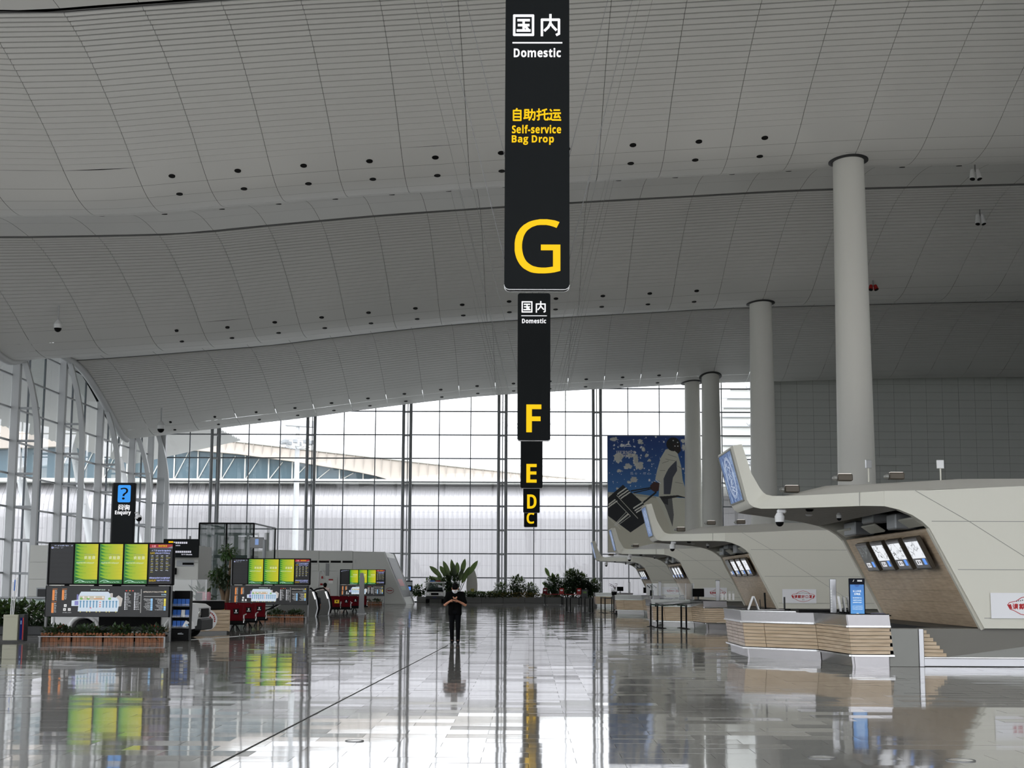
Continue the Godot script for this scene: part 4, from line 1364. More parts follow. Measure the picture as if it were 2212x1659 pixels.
func counter(k: int, pos: Vector3) -> void:
	var s := thing("check_in_counter", "%s check-in counter with steel top band, wood slat front and steel plinth" % ORD[k], "counter", pos, "check-in counters in front of the islands")
	var plan := [[4.95, -2.4], [4.95, 0.6], [6.37, 2.05], [6.60, 4.4], [7.47, 4.4]]      # outer line seen from above: end face, front, kink, front
	var sh := func(y: float) -> float: return 0.10 * (1.08 - y)
	var wall := func(y0: float, y1: float, off: float, called: String, m: Material, seg: int, a0 := 0.0, a1 := 1.0) -> void:
		var a := Vector3(plan[seg][0], 0, plan[seg][1])
		var b := Vector3(plan[seg + 1][0], 0, plan[seg + 1][1])
		var n := Vector3(-(b - a).z, 0, (b - a).x).normalized()
		if seg == 0:
			n = Vector3(-1, 0, 0)
		var p := a.lerp(b, a0)
		var q := a.lerp(b, a1)
		var pts := []
		for y in [y0, y1]:
			for c in [[p, off], [q, off], [q, off - 0.06], [p, off - 0.06]]:
				var v: Vector3 = c[0] + n * c[1]
				pts.append(Vector3(v.x + sh.call(y), y, v.z))
		var mb := MB.new()
		var tone := 0.93 + 0.12 * rng.randf()
		mb.col = Color(tone, tone, tone)
		mb.hexa(pts)
		part(mb, called, m, s)
	for seg in 4:
		var cuts: Array = [[0.0, 0.34, 0.67, 1.0], [0.0, 0.33, 0.97, 1.0], [0.0, 1.0], [0.0, 1.0]][seg]
		if seg == 1:
			cuts = [0.0, 0.30, 1.0]
		for c in cuts.size() - 1:
			for r in 7:
				wall.call(0.255 + 0.0775 * r, 0.255 + 0.0775 * (r + 1) - 0.009, 0.012 * (r % 2) * 0.4, "wood_slat", M.oak_pale if seg == 0 else M.oak, seg, cuts[c] + 0.004, cuts[c + 1] - 0.004)
		wall.call(0.255, 0.79, -0.055, "slat_backing", M.charcoal, seg)
		wall.call(0.80, 0.835, 0.045, "band_ledge", M.chrome, seg)
		wall.call(0.835, 1.06, 0.02, "steel_band", M.brushed, seg)
		wall.call(1.06, 1.08, 0.03, "top_trim", M.chrome if seg < 2 else M.black, seg)
		wall.call(0.205, 0.24, 0.06, "plinth_rail", M.chrome, seg)
		wall.call(0.0, 0.2, -0.05, "steel_plinth", M.brushed, seg)
	var tp := MB.new()
	var poly := PackedVector2Array()
	for q in plan:
		poly.append(Vector2(q[0] + 0.05, -q[1]))
	poly.append(Vector2(7.47, 3.3)); poly.append(Vector2(6.5, 3.0))
	tp.prism(poly, 1.03, 1.055, Transform3D(Basis(Vector3(1, 0, 0), Vector3(0, 0, -1), Vector3(0, 1, 0)), Vector3.ZERO))
	part(tp, "worktop", M.black, s)
	var core := MB.new()
	core.hexa([Vector3(5.4, 0.02, -2.2), Vector3(5.4, 0.02, 0.2), Vector3(7.4, 0.02, 1.9), Vector3(7.4, 0.02, -2.2), Vector3(5.4, 1.0, -2.2), Vector3(5.4, 1.0, 0.2), Vector3(7.4, 1.0, 1.9), Vector3(7.4, 1.0, -2.2)])
	part(core, "carcass", M.charcoal, s)
	counter_items(k, pos)

func counter_items(k: int, pos: Vector3) -> void:
	var Y := 1.06
	var on := ["on the %s counter" % ORD[k]][0] as String
	if k == 0:
		var o := thing("tent_card", "white A shaped card stand %s" % on, "card stand", pos + Vector3(5.32, Y + 0.02, 0.05))
		for e in [-1.0, 1.0]:
			part(bx(Vector3(0.065 * e, 0.16, 0), Vector3(0.022, 0.34, 0.2), 0.004, Basis(Vector3(0, 0, 1), 0.36 * e)), "leaf", M.white, o)
		o = thing("display_stand", "slim dark stand with lit blue poster %s" % on, "display", pos + Vector3(6.93, Y, 3.9))
		part(bx(Vector3(0, 0.37, 0), Vector3(0.335, 0.76, 0.05), 0.008), "frame", mat("navy", Color(0.07, 0.08, 0.12), 0.4), o)
		var q := MB.new()
		q.quad(Vector3(-0.145, 0.0, 0.028), Vector3(0.145, 0.0, 0.028), Vector3(0.145, 0.62, 0.028), Vector3(-0.145, 0.62, 0.028))
		part(q, "screen", M.blue_poster, o, "lit blue poster with white print")
		part(bx(Vector3(0.06, 0.70, 0.028), Vector3(0.1, 0.035, 0.006)), "maker_plate", M.white, o)
		part(bx(Vector3(-0.07, 0.70, 0.028), Vector3(0.012, 0.05, 0.006), 0.0, Basis(Vector3(0, 0, 1), -0.5)), "emblem", M.white, o)
		o = thing("sign_post", "square steel post with a white label strip %s" % on, "post", pos + Vector3(6.62, Y, 2.95))
		part(bx(Vector3(0, 0.36, 0), Vector3(0.13, 0.76, 0.1), 0.008), "post", M.steel, o)
		for i in 9:
			part(bx(Vector3(-0.05, 0.04 + i * 0.055, 0.052), Vector3(0.035, 0.045, 0.006)), "label", M.white, o)
		for i in 5:
			var h := thing("leaflet_holder", "clear leaflet holder %s, %s from the steel post" % [on, ["first", "second", "third", "fourth", "fifth"][i]], "leaflet holder", pos + Vector3(6.70 + 0.075 * i, Y, 3.2 + 0.09 * i), "leaflet holders on the nearest counter")
			part(bx(Vector3(0, 0.2, 0), Vector3(0.008, 0.36, 0.2), 0.0, Basis(Vector3(0, 0, 1), 0.12)), "holder", M.acrylic, h)
			part(bx(Vector3(0.012, 0.19, 0), Vector3(0.012, 0.33, 0.18), 0.0, Basis(Vector3(0, 0, 1), 0.12)), "leaflet", M.paper, h)
			part(bx(Vector3(0.02, 0.02, 0), Vector3(0.1, 0.04, 0.2), 0.01), "foot", M.black, h)
		o = thing("monitor_arm", "thin black monitor pole with clamp %s" % on, "monitor arm", pos + Vector3(5.68, Y, -0.4))
		part(tb([Vector3(0, 0, 0), Vector3(-0.02, 0.42, 0)], 0.022, 8), "pole", M.black, o)
		part(tb([Vector3(-0.12, 0.02, 0), Vector3(-0.14, 0.26, 0.03)], 0.012, 6), "cable", M.charcoal, o)
		part(bx(Vector3(0, 0.02, 0), Vector3(0.2, 0.04, 0.16), 0.01), "clamp", M.black, o)
		o = thing("scanner_post", "short dark post with round base %s" % on, "post", pos + Vector3(6.15, Y, -0.5))
		part(tb([Vector3(0, 0, 0), Vector3(0, 0.32, 0)], 0.022, 8), "post", M.charcoal, o)
		part(bx(Vector3(0, 0.02, 0), Vector3(0.26, 0.04, 0.2), 0.01), "base", M.black, o)
		o = thing("paper_tray", "white sheet lying on a black tray %s" % on, "tray", pos + Vector3(5.75, Y, 0.25))
		part(bx(Vector3(0.0, 0.012, 0), Vector3(0.75, 0.024, 0.3), 0.006), "tray", M.black, o)
		part(bx(Vector3(-0.05, 0.03, 0), Vector3(0.6, 0.01, 0.24)), "sheet", M.paper, o)
		o = thing("keyboard_shelf", "long low black keyboard shelf %s" % on, "shelf", pos + Vector3(6.75, Y, 2.3))
		part(bx(Vector3(-0.2, 0.03, 0), Vector3(1.2, 0.06, 0.35), 0.01), "shelf", M.black, o)
		part(bx(Vector3(0.3, 0.055, 0.0), Vector3(0.2, 0.11, 0.12), 0.02), "stapler", M.charcoal, o)
		o = thing("stack_of_forms", "low stack of forms at the right end %s" % on, "forms", pos + Vector3(7.33, Y - 0.02, 4.05))
		part(bx(Vector3(0, 0.025, 0), Vector3(0.24, 0.05, 0.3), 0.006), "pad", mat("lilac", Color(0.45, 0.43, 0.5), 0.6), o)
		part(bx(Vector3(0.02, -0.01, 0.02), Vector3(0.26, 0.025, 0.3), 0.006), "folder", M.navy, o)
	elif k == 1:
		var o := thing("sneeze_guard", "clear acrylic guard box %s" % on, "screen", pos + Vector3(5.9, Y, 0.6))
		part(bx(Vector3(-0.1, 0.33, 0.35), Vector3(1.65, 0.66, 0.012)), "front_sheet", M.acrylic, o)
		part(bx(Vector3(-0.92, 0.33, 0.0), Vector3(0.012, 0.66, 0.7)), "side_sheet", M.acrylic, o)
		part(bx(Vector3(0.72, 0.33, 0.0), Vector3(0.03, 0.66, 0.7)), "side_sheet", M.acrylic, o)
		for x in [-0.92, 0.4, 0.72]:
			part(tb([Vector3(x, 0, 0.35), Vector3(x, 0.67, 0.35)], 0.012, 6), "edge_rod", M.steel, o)
		o = thing("desk_phone", "grey desk telephone and papers behind the guard %s" % on, "telephone", pos + Vector3(6.2, Y, 0.35))
		part(bx(Vector3(0, 0.06, 0), Vector3(0.26, 0.12, 0.2), 0.03), "body", M.charcoal, o)
		part(tb([Vector3(-0.1, 0.16, 0), Vector3(0.1, 0.17, 0)], 0.03, 8), "handset", M.black, o)
		part(tb([Vector3(-0.06, 0.1, -0.1), Vector3(-0.14, 0.5, -0.1)], 0.012, 6), "microphone", M.black, o)
		o = thing("paper_tray", "white papers in a flat black tray %s" % on, "tray", pos + Vector3(5.55, Y, 0.5))
		part(bx(Vector3(0, 0.04, 0), Vector3(0.5, 0.08, 0.2), 0.01), "tray", M.black, o)
		part(bx(Vector3(0.15, 0.085, 0), Vector3(0.4, 0.012, 0.18)), "sheet", M.paper, o)
	if k >= 1 and k <= 3:
		var o := thing("sign_post", "square steel post standing at the wall end %s" % on, "post", pos + Vector3(7.3, Y, 3.2))
		part(bx(Vector3(0, 0.37, 0), Vector3(0.15, 0.8, 0.1), 0.008), "post", M.steel, o)
		part(bx(Vector3(0, 0.78, 0), Vector3(0.17, 0.03, 0.12), 0.006), "cap", M.grey_metal, o)
	if k == 1:
		for i in 4:
			var h := thing("leaflet_holder", "clear leaflet holder %s, %s of four" % [on, ["first", "second", "third", "last"][i]], "leaflet holder", pos + Vector3(7.42 + 0.14 * i, Y, 3.6), "leaflet holders on the second counter")
			part(bx(Vector3(0, 0.2, 0), Vector3(0.1, 0.36, 0.03), 0.006), "holder", M.acrylic, h)
			part(bx(Vector3(0, 0.16, 0.01), Vector3(0.08, 0.24, 0.012)), "leaflet", M.paper, h)
	if k == 2:
		var o := thing("potted_orchid", "small purple orchid pot %s" % on, "plant", pos + Vector3(4.92, Y, 0.2))
		var pb := MB.new()
		pb.lathe([Vector2(0.001, 0), Vector2(0.13, 0.0), Vector2(0.17, 0.2), Vector2(0.15, 0.2), Vector2(0.001, 0.18)], 14)
		part(pb, "pot", M.black, o)
		part(leaf_ball(Vector3(0, 0.28, 0), Vector3(0.2, 0.12, 0.2), 60, 0.11, 5), "foliage", M.leaf_dark, o, "", true)
		part(leaf_ball(Vector3(-0.05, 0.55, 0), Vector3(0.28, 0.12, 0.18), 50, 0.1, 6), "blossoms", M.petal_purple, o, "", true)
		part(tb([Vector3(0, 0.2, 0), Vector3(0.04, 0.4, 0), Vector3(-0.08, 0.56, 0)], 0.008, 5), "stem", M.leaf_mid, o)
		o = thing("poster_stand", "white stand with dark pattern %s" % on, "display", pos + Vector3(6.9, Y, 2.5))
		part(bx(Vector3(0, 0.34, 0), Vector3(0.62, 0.68, 0.03), 0.006), "board", M.white, o)
		for i in 9:
			part(bx(Vector3(-0.24 + 0.06 * i, 0.55 - 0.05 * (i % 3), 0.018), Vector3(0.06, 0.05, 0.006), 0.0, Basis(Vector3(0, 0, 1), 0.5 - 0.3 * (i % 4))), "dark_mark", M.navy if M.has("navy") else M.black, o)
		part(bx(Vector3(0, 0.16, 0.02), Vector3(0.2, 0.3, 0.02), 0.004), "dark_box", M.black, o)
	if k > 0 and k < 4:
		var o := thing("desk_monitor", "black desk monitor seen from behind %s" % on, "monitor", pos + Vector3(6.75, Y, 1.4))
		part(bx(Vector3(0, 0.3, 0), Vector3(0.5, 0.32, 0.04), 0.01, Basis(Vector3.UP, 0.3)), "screen_back", M.black, o)
		part(bx(Vector3(0, 0.08, -0.02), Vector3(0.06, 0.16, 0.04)), "neck", M.charcoal, o)
		part(bx(Vector3(0, 0.01, 0), Vector3(0.24, 0.02, 0.18), 0.006), "foot", M.black, o)

func leaf_ball(ctr: Vector3, r: Vector3, n: int, size: float, sd: int, droop := 0.0) -> MB:
	var b := MB.new()
	var g := RandomNumberGenerator.new()
	g.seed = sd
	for i in n:
		var d := Vector3(g.randfn(), g.randfn(), g.randfn()).normalized()
		var p := ctr + d * r * pow(g.randf(), 0.4)
		leaf(b, p, (d + Vector3(g.randfn(), g.randfn(), g.randfn()) * 0.6 - Vector3(0, droop, 0)).normalized(), size * g.randf_range(0.7, 1.3), size * 0.55)
	return b

func leaf(b: MB, p: Vector3, d: Vector3, l: float, w: float) -> void:      # a folded blade of four triangles
	var x := d.cross(Vector3.UP)
	if x.length() < 0.05:
		x = Vector3.RIGHT
	x = x.normalized() * w * 0.5
	var n := x.cross(d).normalized()
	var m := p + d * l * 0.45 + n * w * 0.12
	var e := p + d * l - n * l * 0.08
	b.tri(p, m, m + x - n * w * 0.15); b.tri(m + x - n * w * 0.15, m, e)
	b.tri(p, m - x - n * w * 0.15, m); b.tri(m - x - n * w * 0.15, e, m)

func paddle(b: MB, p: Vector3, d: Vector3, l: float, w: float) -> void:      # a broad upright blade with a raised midrib
	d = d.normalized()
	var x := d.cross(Vector3(0.25, 0, 1)).normalized()
	var n := x.cross(d).normalized()
	var rows := []
	for i in 8:
		var t := i / 7.0
		var h := w * 0.5 * pow(sin(PI * lerpf(0.06, 1.0, t)), 0.7)
		var c := p + d * l * t - Vector3(0, 1, 0) * l * 0.12 * t * t * absf(d.x)
		rows.append(PackedVector3Array([c - x * h + n * h * 0.25, c, c + x * h + n * h * 0.25]))
	b.grid(rows)

# ---------------------------------------------------------------- print and screens for the islands and boards
func make_prints() -> void:
	mat("brushed", Color(0.66, 0.65, 0.655), 0.22, 1.0)
	mat("navy", Color(0.07, 0.08, 0.12), 0.4)
	wood("oak_pale", Color(0.62, 0.53, 0.47), Color(0.74, 0.66, 0.60), Color(0.80, 0.73, 0.67), Vector3(0.22, 3.2, 0.22), 0.3)
	var g := RandomNumberGenerator.new()
	g.seed = 9
	var im := Image.create(192, 224, false, Image.FORMAT_RGB8)      # fin screen
	im.fill(Color(0.30, 0.42, 0.62))
	for i in 260:
		var x := g.randf() * 192
		var y := g.randf() * 224
		var c := Color(0.75, 0.85, 0.97) if g.randf() < 0.5 else Color(0.16, 0.28, 0.52)
		line_on(im, Vector2(x, y), Vector2(x + g.randf_range(-14, 6), y + g.randf_range(20, 60)), 1.5, c)
	for t in 90:
		var a := TAU * t / 90.0
		for q in [0.0, 5.0, 11.0]:
			line_on(im, Vector2(96 + cos(a) * (48 + q), 112 + sin(a) * (84 + q)), Vector2(97 + cos(a + 0.07) * (48 + q), 112 + sin(a + 0.07) * (84 + q)), 2.0, Color(0.9, 0.94, 1.0))
	for i in 40:
		var y := 40.0 + 3.6 * i
		line_on(im, Vector2(96 + g.randf_range(-30, 30), y), Vector2(96 + g.randf_range(-30, 30), y + 12), 2.0, Color(0.88, 0.92, 0.98))
	picture("fin_screen", im, 0.55)
	for s in 4:      # counter screens
		im = Image.create(192, 112, false, Image.FORMAT_RGB8)
		im.fill(Color(0.28, 0.28, 0.29))
		im.fill_rect(Rect2i(6, 8, 184, 66), Color(0.9, 0.91, 0.93) if s > 0 else Color(0.24, 0.25, 0.25))
		for i in 26:
			var p := Vector2(g.randf_range(10, 180), g.randf_range(10, 70))
			line_on(im, p, p + Vector2(g.randf_range(-40, 40), g.randf_range(-20, 20)), g.randf_range(1, 3), Color(0.55, 0.56, 0.58) if s == 3 else (Color(0.2, 0.2, 0.2) if s > 0 else Color(0.5, 0.52, 0.52)))
		im.fill_rect(Rect2i(130, 76, 40, 24), Color(0.36, 0.58, 0.92))
		im.fill_rect(Rect2i(30, 80, 70, 20), Color(0.86, 0.86, 0.88))
		im.fill_rect(Rect2i(44, 84, 16, 12), Color(0.28, 0.28, 0.29)); im.fill_rect(Rect2i(76, 86, 14, 8), Color(0.28, 0.28, 0.29))
		picture("desk_screen_%d" % s, im, 0.8)
	im = Image.create(96, 204, false, Image.FORMAT_RGB8)      # blue poster
	for y in 204:
		im.fill_rect(Rect2i(0, y, 96, 1), Color(0.22, 0.46, 0.74).lerp(Color(0.33, 0.60, 0.86), y / 204.0))
	oval_on(im, Vector2(48, 4), 17, 12, Color(0.16, 0.36, 0.64))
	var wh := Color(0.93, 0.96, 0.98)
	write_on(im, "以上内自", 18, 38, 14, 1, 2, wh)
	write_on(im, "公询运", 26, 58, 14, 1, 2, wh)
	for y in [88, 104, 119]:
		words_on(im, 18, y, 60, 7, wh)
	for y in [146, 157, 167]:
		words_on(im, 14, y, 70, 4, wh)
	oval_on(im, Vector2(48, 203), 12, 7, wh)
	picture("blue_poster", im, 0.75)
	im = Image.create(320, 132, false, Image.FORMAT_RGB8)      # notice sheet
	im.fill(Color(0.92, 0.92, 0.93))
	var red := Color(0.68, 0.10, 0.12)
	var badge := PackedVector2Array()
	for q in [[96, 50], [132, 42], [160, 24], [196, 16], [232, 24], [260, 42], [296, 50], [306, 62], [294, 84], [272, 92], [240, 110], [196, 118], [152, 110], [120, 92], [98, 84], [86, 62]]:
		badge.append(Vector2(q[0], q[1]))
	for i in badge.size():
		line_on(im, badge[i], badge[(i + 1) % badge.size()], 3, red)
	write_on(im, "请戴好口罩", 112, 56, 28, 7, 4, red)
	poly_on(im, PackedVector2Array([Vector2(88, 62), Vector2(104, 58), Vector2(110, 84), Vector2(98, 82)]), red)
	poly_on(im, PackedVector2Array([Vector2(304, 62), Vector2(290, 58), Vector2(286, 84), Vector2(296, 82)]), red)
	for i in 13:
		im.fill_rect(Rect2i(132 + i * 10, 40 - int(8 * sin(PI * i / 12.0)), 5, 6), Color(0.3, 0.3, 0.3))
	im.fill_rect(Rect2i(186, 96, 9, 8), Color(0.6, 0.6, 0.58)); im.fill_rect(Rect2i(199, 96, 7, 8), Color(0.6, 0.6, 0.58))
	picture("notice_print", im, 0.0, 0.6)

# ---------------------------------------------------------------- left side of the hall
func board_prints() -> void:
	var g := RandomNumberGenerator.new()
	g.seed = 21
	var im := Image.create(104, 176, false, Image.FORMAT_RGB8)      # departures list, mostly empty
	im.fill(Color(0.016, 0.016, 0.022))
	for r in 7:
		im.fill_rect(Rect2i(0, 26 + r * 21, 104, 11), Color(0.035, 0.037, 0.048))
	for q in [[18, 9], [32, 8], [43, 20], [66, 16], [92, 7]]:
		words_on(im, q[0], 5, q[1], 5, Color(0.72, 0.76, 0.9))
	im.fill_rect(Rect2i(4, 13, 8, 8), Color(0.75, 0.78, 0.95)); im.fill_rect(Rect2i(6, 15, 4, 4), Color(0.3, 0.3, 0.5))
	words_on(im, 13, 16, 26, 3, Color(0.7, 0.72, 0.8)); words_on(im, 46, 16, 12, 3, Color(0.6, 0.62, 0.7))
	picture("flight_list", im, 0.8)
	im = Image.create(104, 176, false, Image.FORMAT_RGB8)      # green and yellow welcome picture
	for x in 104:
		var t := pow(x / 104.0, 0.8)
		im.fill_rect(Rect2i(x, 0, 1, 176), Color(0.40, 0.62, 0.06).lerp(Color(0.74, 0.70, 0.03), t))
	for r in 11:
		var y := -2.0 + r * 14.5
		poly_on(im, PackedVector2Array([Vector2(0, y), Vector2(26, y + 13), Vector2(60, y + 15), Vector2(0, y + 15)]), Color(0.26, 0.54, 0.08))
		poly_on(im, PackedVector2Array([Vector2(0, y), Vector2(18, y + 12), Vector2(0, y + 14)]), Color(0.10, 0.42, 0.13))
		line_on(im, Vector2(40, y + 14), Vector2(104, y + 7), 1.2, Color(0.62, 0.64, 0.05))
	im.fill_rect(Rect2i(0, 0, 5, 176), Color(0.12, 0.45, 0.14))
	var gr := PackedVector2Array([Vector2(0, 176), Vector2(0, 144)])
	for i in 14:
		gr.append(Vector2(8.0 * i, 144 + 14.0 * sin(minf(i / 7.0, 1.0) * PI / 2)))
	gr.append(Vector2(104, 176))
	poly_on(im, gr, Color(0.05, 0.36, 0.12))
	words_on(im, 40, 44, 50, 7, Color(0.55, 0.60, 0.35))
	write_on(im, "欢迎您", 42, 54, 14, 4, 2.2, Color(0.78, 0.80, 0.66))
	words_on(im, 8, 81, 80, 6, Color(0.72, 0.78, 0.62))
	line_on(im, Vector2(8, 80), Vector2(44, 76), 1.5, Color(0.25, 0.55, 0.45))
	for i in 20:
		line_on(im, Vector2(6 + i * 2, 168 - 7 * sin(i * 0.16)), Vector2(8 + i * 2, 168 - 7 * sin(i * 0.16 + 0.16)), 2.0, Color(0.75, 0.9, 0.85))
	words_on(im, 20, 167, 74, 3, Color(0.8, 0.9, 0.85))
	picture("welcome_screen", im, 0.85)
	im = Image.create(104, 176, false, Image.FORMAT_RGB8)      # notice list
	im.fill(Color(0.012, 0.012, 0.022))
	im.fill_rect(Rect2i(0, 0, 104, 16), Color(0.55, 0.05, 0.06))
	poly_on(im, PackedVector2Array([Vector2(80, 16), Vector2(104, 8), Vector2(104, 18), Vector2(0, 18), Vector2(0, 16)]), Color(0.45, 0.46, 0.5))
	write_on(im, "公告", 10, 4, 9, 1, 1.2, Color(0.95, 0.8, 0.85))
	write_on(im, "以下的", 10, 24, 8, 1, 1.1, Color(0.75, 0.78, 0.95))
	words_on(im, 38, 24, 58, 8, Color(0.65, 0.68, 0.9))
	words_on(im, 26, 36, 68, 7, Color(0.62, 0.65, 0.86))
	for r in 10:
		for c in 4:
			if r == 9 and c > 0:
				continue
			words_on(im, 8 + c * 22 + (2 if c == 3 else 0), 50 + r * 8, 11 + (8 if c == 3 and r % 4 == 1 else 0), 4, Color(0.80, 0.82, 0.86) if r % 2 == 0 else Color(0.70, 0.66, 0.30))
	words_on(im, 4, 146, 92, 7, Color(0.65, 0.68, 0.9))
	words_on(im, 36, 157, 60, 6, Color(0.62, 0.65, 0.86))
	picture("notice_list", im, 0.85)
	# hall map: 640 x 156
	im = Image.create(640, 156, false, Image.FORMAT_RGB8)
	im.fill(Color(0.075, 0.078, 0.08))
	var org := Color(0.86, 0.52, 0.25)
	var wh := Color(0.80, 0.81, 0.82)
	for q in [[32, 20, 12, 54], [30, 86, 12, 52], [82, 20, 12, 52]]:
		im.fill_rect(Rect2i(q[0], q[1], q[2], q[3]), org)
		im.fill_rect(Rect2i(q[0], q[1] - 6, 26, 2), org)
		for i in int(q[3] / 4.5):
			words_on(im, q[0] + 14, int(q[1] + i * 4.5), 9 + g.randi() % 4, 3, wh)
	for q in [[95, 93], [92, 113], [117, 113]]:
		im.fill_rect(Rect2i(q[0], q[1], 14, 14), Color(0.9, 0.9, 0.9))
		im.fill_rect(Rect2i(q[0] + 5, q[1] + 4, 4, 6), Color(0.4, 0.4, 0.4))
	words_on(im, 90, 134, 22, 3, wh); words_on(im, 116, 134, 20, 3, wh)
	words_on(im, 232, 15, 76, 6, Color(0.75, 0.85, 0.8)); im.fill_rect(Rect2i(324, 16, 4, 7), wh)
	poly_on(im, PackedVector2Array([Vector2(134, 74), Vector2(165, 70), Vector2(172, 44), Vector2(182, 28), Vector2(325, 28), Vector2(330, 36), Vector2(345, 35), Vector2(348, 56), Vector2(362, 58), Vector2(378, 46), Vector2(400, 62), Vector2(394, 102), Vector2(380, 104), Vector2(376, 130), Vector2(168, 130), Vector2(170, 102), Vector2(134, 102)]), Color(0.78, 0.83, 0.88))
	poly_on(im, PackedVector2Array([Vector2(365, 56), Vector2(378, 46), Vector2(400, 62), Vector2(394, 102), Vector2(382, 104), Vector2(380, 70)]), Color(0.72, 0.70, 0.68))
	im.fill_rect(Rect2i(334, 36, 14, 22), Color(0.72, 0.70, 0.68))
	im.fill_rect(Rect2i(176, 50, 130, 20), Color(0.74, 0.71, 0.64))
	im.fill_rect(Rect2i(150, 76, 20, 22), Color(0.50, 0.50, 0.74)); im.fill_rect(Rect2i(160, 42, 9, 28), Color(0.45, 0.44, 0.66))
	for x in [184, 220, 332]:
		oval_on(im, Vector2(x, 64), 8, 6, Color(0.46, 0.68, 0.34))
	im.fill_rect(Rect2i(250, 62, 44, 5), Color(0.80, 0.58, 0.40))
	for x in [195, 222, 254, 297]:
		oval_on(im, Vector2(x, 57), 5, 5, Color(0.88, 0.87, 0.85))
	for i in 12:
		if i == 6:
			continue
		var x := 178 + i * 17
		im.fill_rect(Rect2i(x, 78, 6, 32), Color(0.36, 0.55, 0.68))
		oval_on(im, Vector2(x + 3, 78), 5, 4, Color(0.36, 0.55, 0.68))
	for y in [80, 92, 102]:
		im.fill_rect(Rect2i(280, y, 6, 5), Color(0.85, 0.36, 0.22))
	poly_on(im, PackedVector2Array([Vector2(228, 112), Vector2(236, 108), Vector2(238, 114)]), Color(0.85, 0.2, 0.2))
	for x in [178, 212, 228, 262, 280, 314, 330, 364]:
		im.fill_rect(Rect2i(x, 129, 6, 5), Color(0.80, 0.76, 0.40))
	for q in [[410, 32, 98], [460, 32, 92]]:
		for i in int(q[2] / 8.2):
			im.fill_rect(Rect2i(q[0], int(q[1] + i * 8.2), 6, 6), Color(0.86, 0.87, 0.9))
			words_on(im, q[0] + 8, int(q[1] + 1 + i * 8.2), g.randi_range(10, 28), 4, wh)
	im.fill_rect(Rect2i(414, 20, 8, 5), Color(0.8, 0.15, 0.15)); im.fill_rect(Rect2i(432, 20, 8, 5), Color(0.85, 0.55, 0.2)); im.fill_rect(Rect2i(448, 20, 8, 5), Color(0.8, 0.3, 0.3))
	im.fill_rect(Rect2i(494, 14, 3, 122), Color(0.7, 0.7, 0.7))
	words_on(im, 506, 24, 108, 7, Color(0.75, 0.72, 0.68)); im.fill_rect(Rect2i(616, 22, 10, 10), Color(0.86, 0.78, 0.25))
	im.fill_rect(Rect2i(510, 50, 116, 2), Color(0.75, 0.75, 0.75)); words_on(im, 602, 38, 24, 7, Color(0.65, 0.8, 0.9))
	for i in 8:
		im.fill_rect(Rect2i(546, int(62 + i * 7.8), 11, 7), Color(0.55, 0.74, 0.90))
		var w := g.randi_range(16, 38)
		words_on(im, 545 - w, int(63 + i * 7.8), w, 4, wh)
		im.fill_rect(Rect2i(615, int(62 + i * 7.8), 11, 7), Color(0.86, 0.80, 0.30) if i < 5 else Color(0.55, 0.74, 0.90))
		w = g.randi_range(20, 44)
		words_on(im, 613 - w, int(63 + i * 7.8), w, 4, wh)
	picture("hall_map", im, 0.75)

func info_board(at: Vector3, which: String) -> void:
	var s := thing("information_board", "%s information board with three green and yellow screens over a lit hall map" % which, "information board", at, "information boards along the left side")
	part(bx(Vector3(0.03, 2.185, 0), Vector3(3.60, 1.20, 0.16), 0.02), "screen_housing", M.black, s)
	for i in 5:
		var q := MB.new()
		var x := -1.40 + 0.705 * i + 0.03
		q.quad(Vector3(x - 0.328, 1.625, 0.083), Vector3(x + 0.328, 1.625, 0.083), Vector3(x + 0.328, 2.74, 0.083), Vector3(x - 0.328, 2.74, 0.083))
		part(q, "screen", [M.flight_list, M.welcome_screen, M.welcome_screen, M.welcome_screen, M.notice_list][i], s, ["dark departures screen", "green and yellow welcome screen", "green and yellow welcome screen", "green and yellow welcome screen", "dark notice screen with a red heading"][i])
	text("NOTICE", mat_glow_yellow(), s, "heading", Vector3(1.50, 2.692, 0.086), 0.24, 0.05, true)
	text("G/H", mat_glow_yellow(), s, "row_letters", Vector3(1.21, 2.488, 0.086), 0.115, 0.05, false)
	text("D/E/F", mat_glow_yellow(), s, "row_letters", Vector3(1.24, 1.715, 0.086), 0.19, 0.05, false)
	part(bx(Vector3(-0.02, 1.125, 0.02), Vector3(3.54, 0.87, 0.14), 0.015), "map_housing", M.black_matt, s)
	var q := MB.new()
	q.quad(Vector3(-1.76, 0.70, 0.093), Vector3(1.72, 0.70, 0.093), Vector3(1.72, 1.55, 0.093), Vector3(-1.76, 1.55, 0.093))
	part(q, "map_panel", M.hall_map, s, "lit plan of the hall with legends")
	for i in 4:
		part(bx(Vector3(-1.45 + i * 0.42 + 0.1 * (i % 2), 1.575, 0.07), Vector3(0.36, 0.018, 0.05)), "light_strip", glow("strip_glow", Color(0.9, 0.9, 0.88), 0.55), s)
	for x in [-1.78, 1.75]:
		part(bx(Vector3(x, 1.36, -0.05), Vector3(0.07, 2.72, 0.09), 0.01), "post", M.grey_metal, s)
	part(tb([Vector3(-1.83, 0.15, 0.42), Vector3(1.73, 0.15, 0.42)], 0.016, 6), "foot_rail", M.steel, s)
	for x in [-1.78, 1.72]:
		part(bx(Vector3(x, 0.08, 0.18), Vector3(0.05, 0.16, 0.5)), "foot", M.grey_metal, s)

func mat_glow_yellow() -> StandardMaterial3D:
	return glow("print_yellow_glow", Color(0.85, 0.72, 0.18), 0.75)

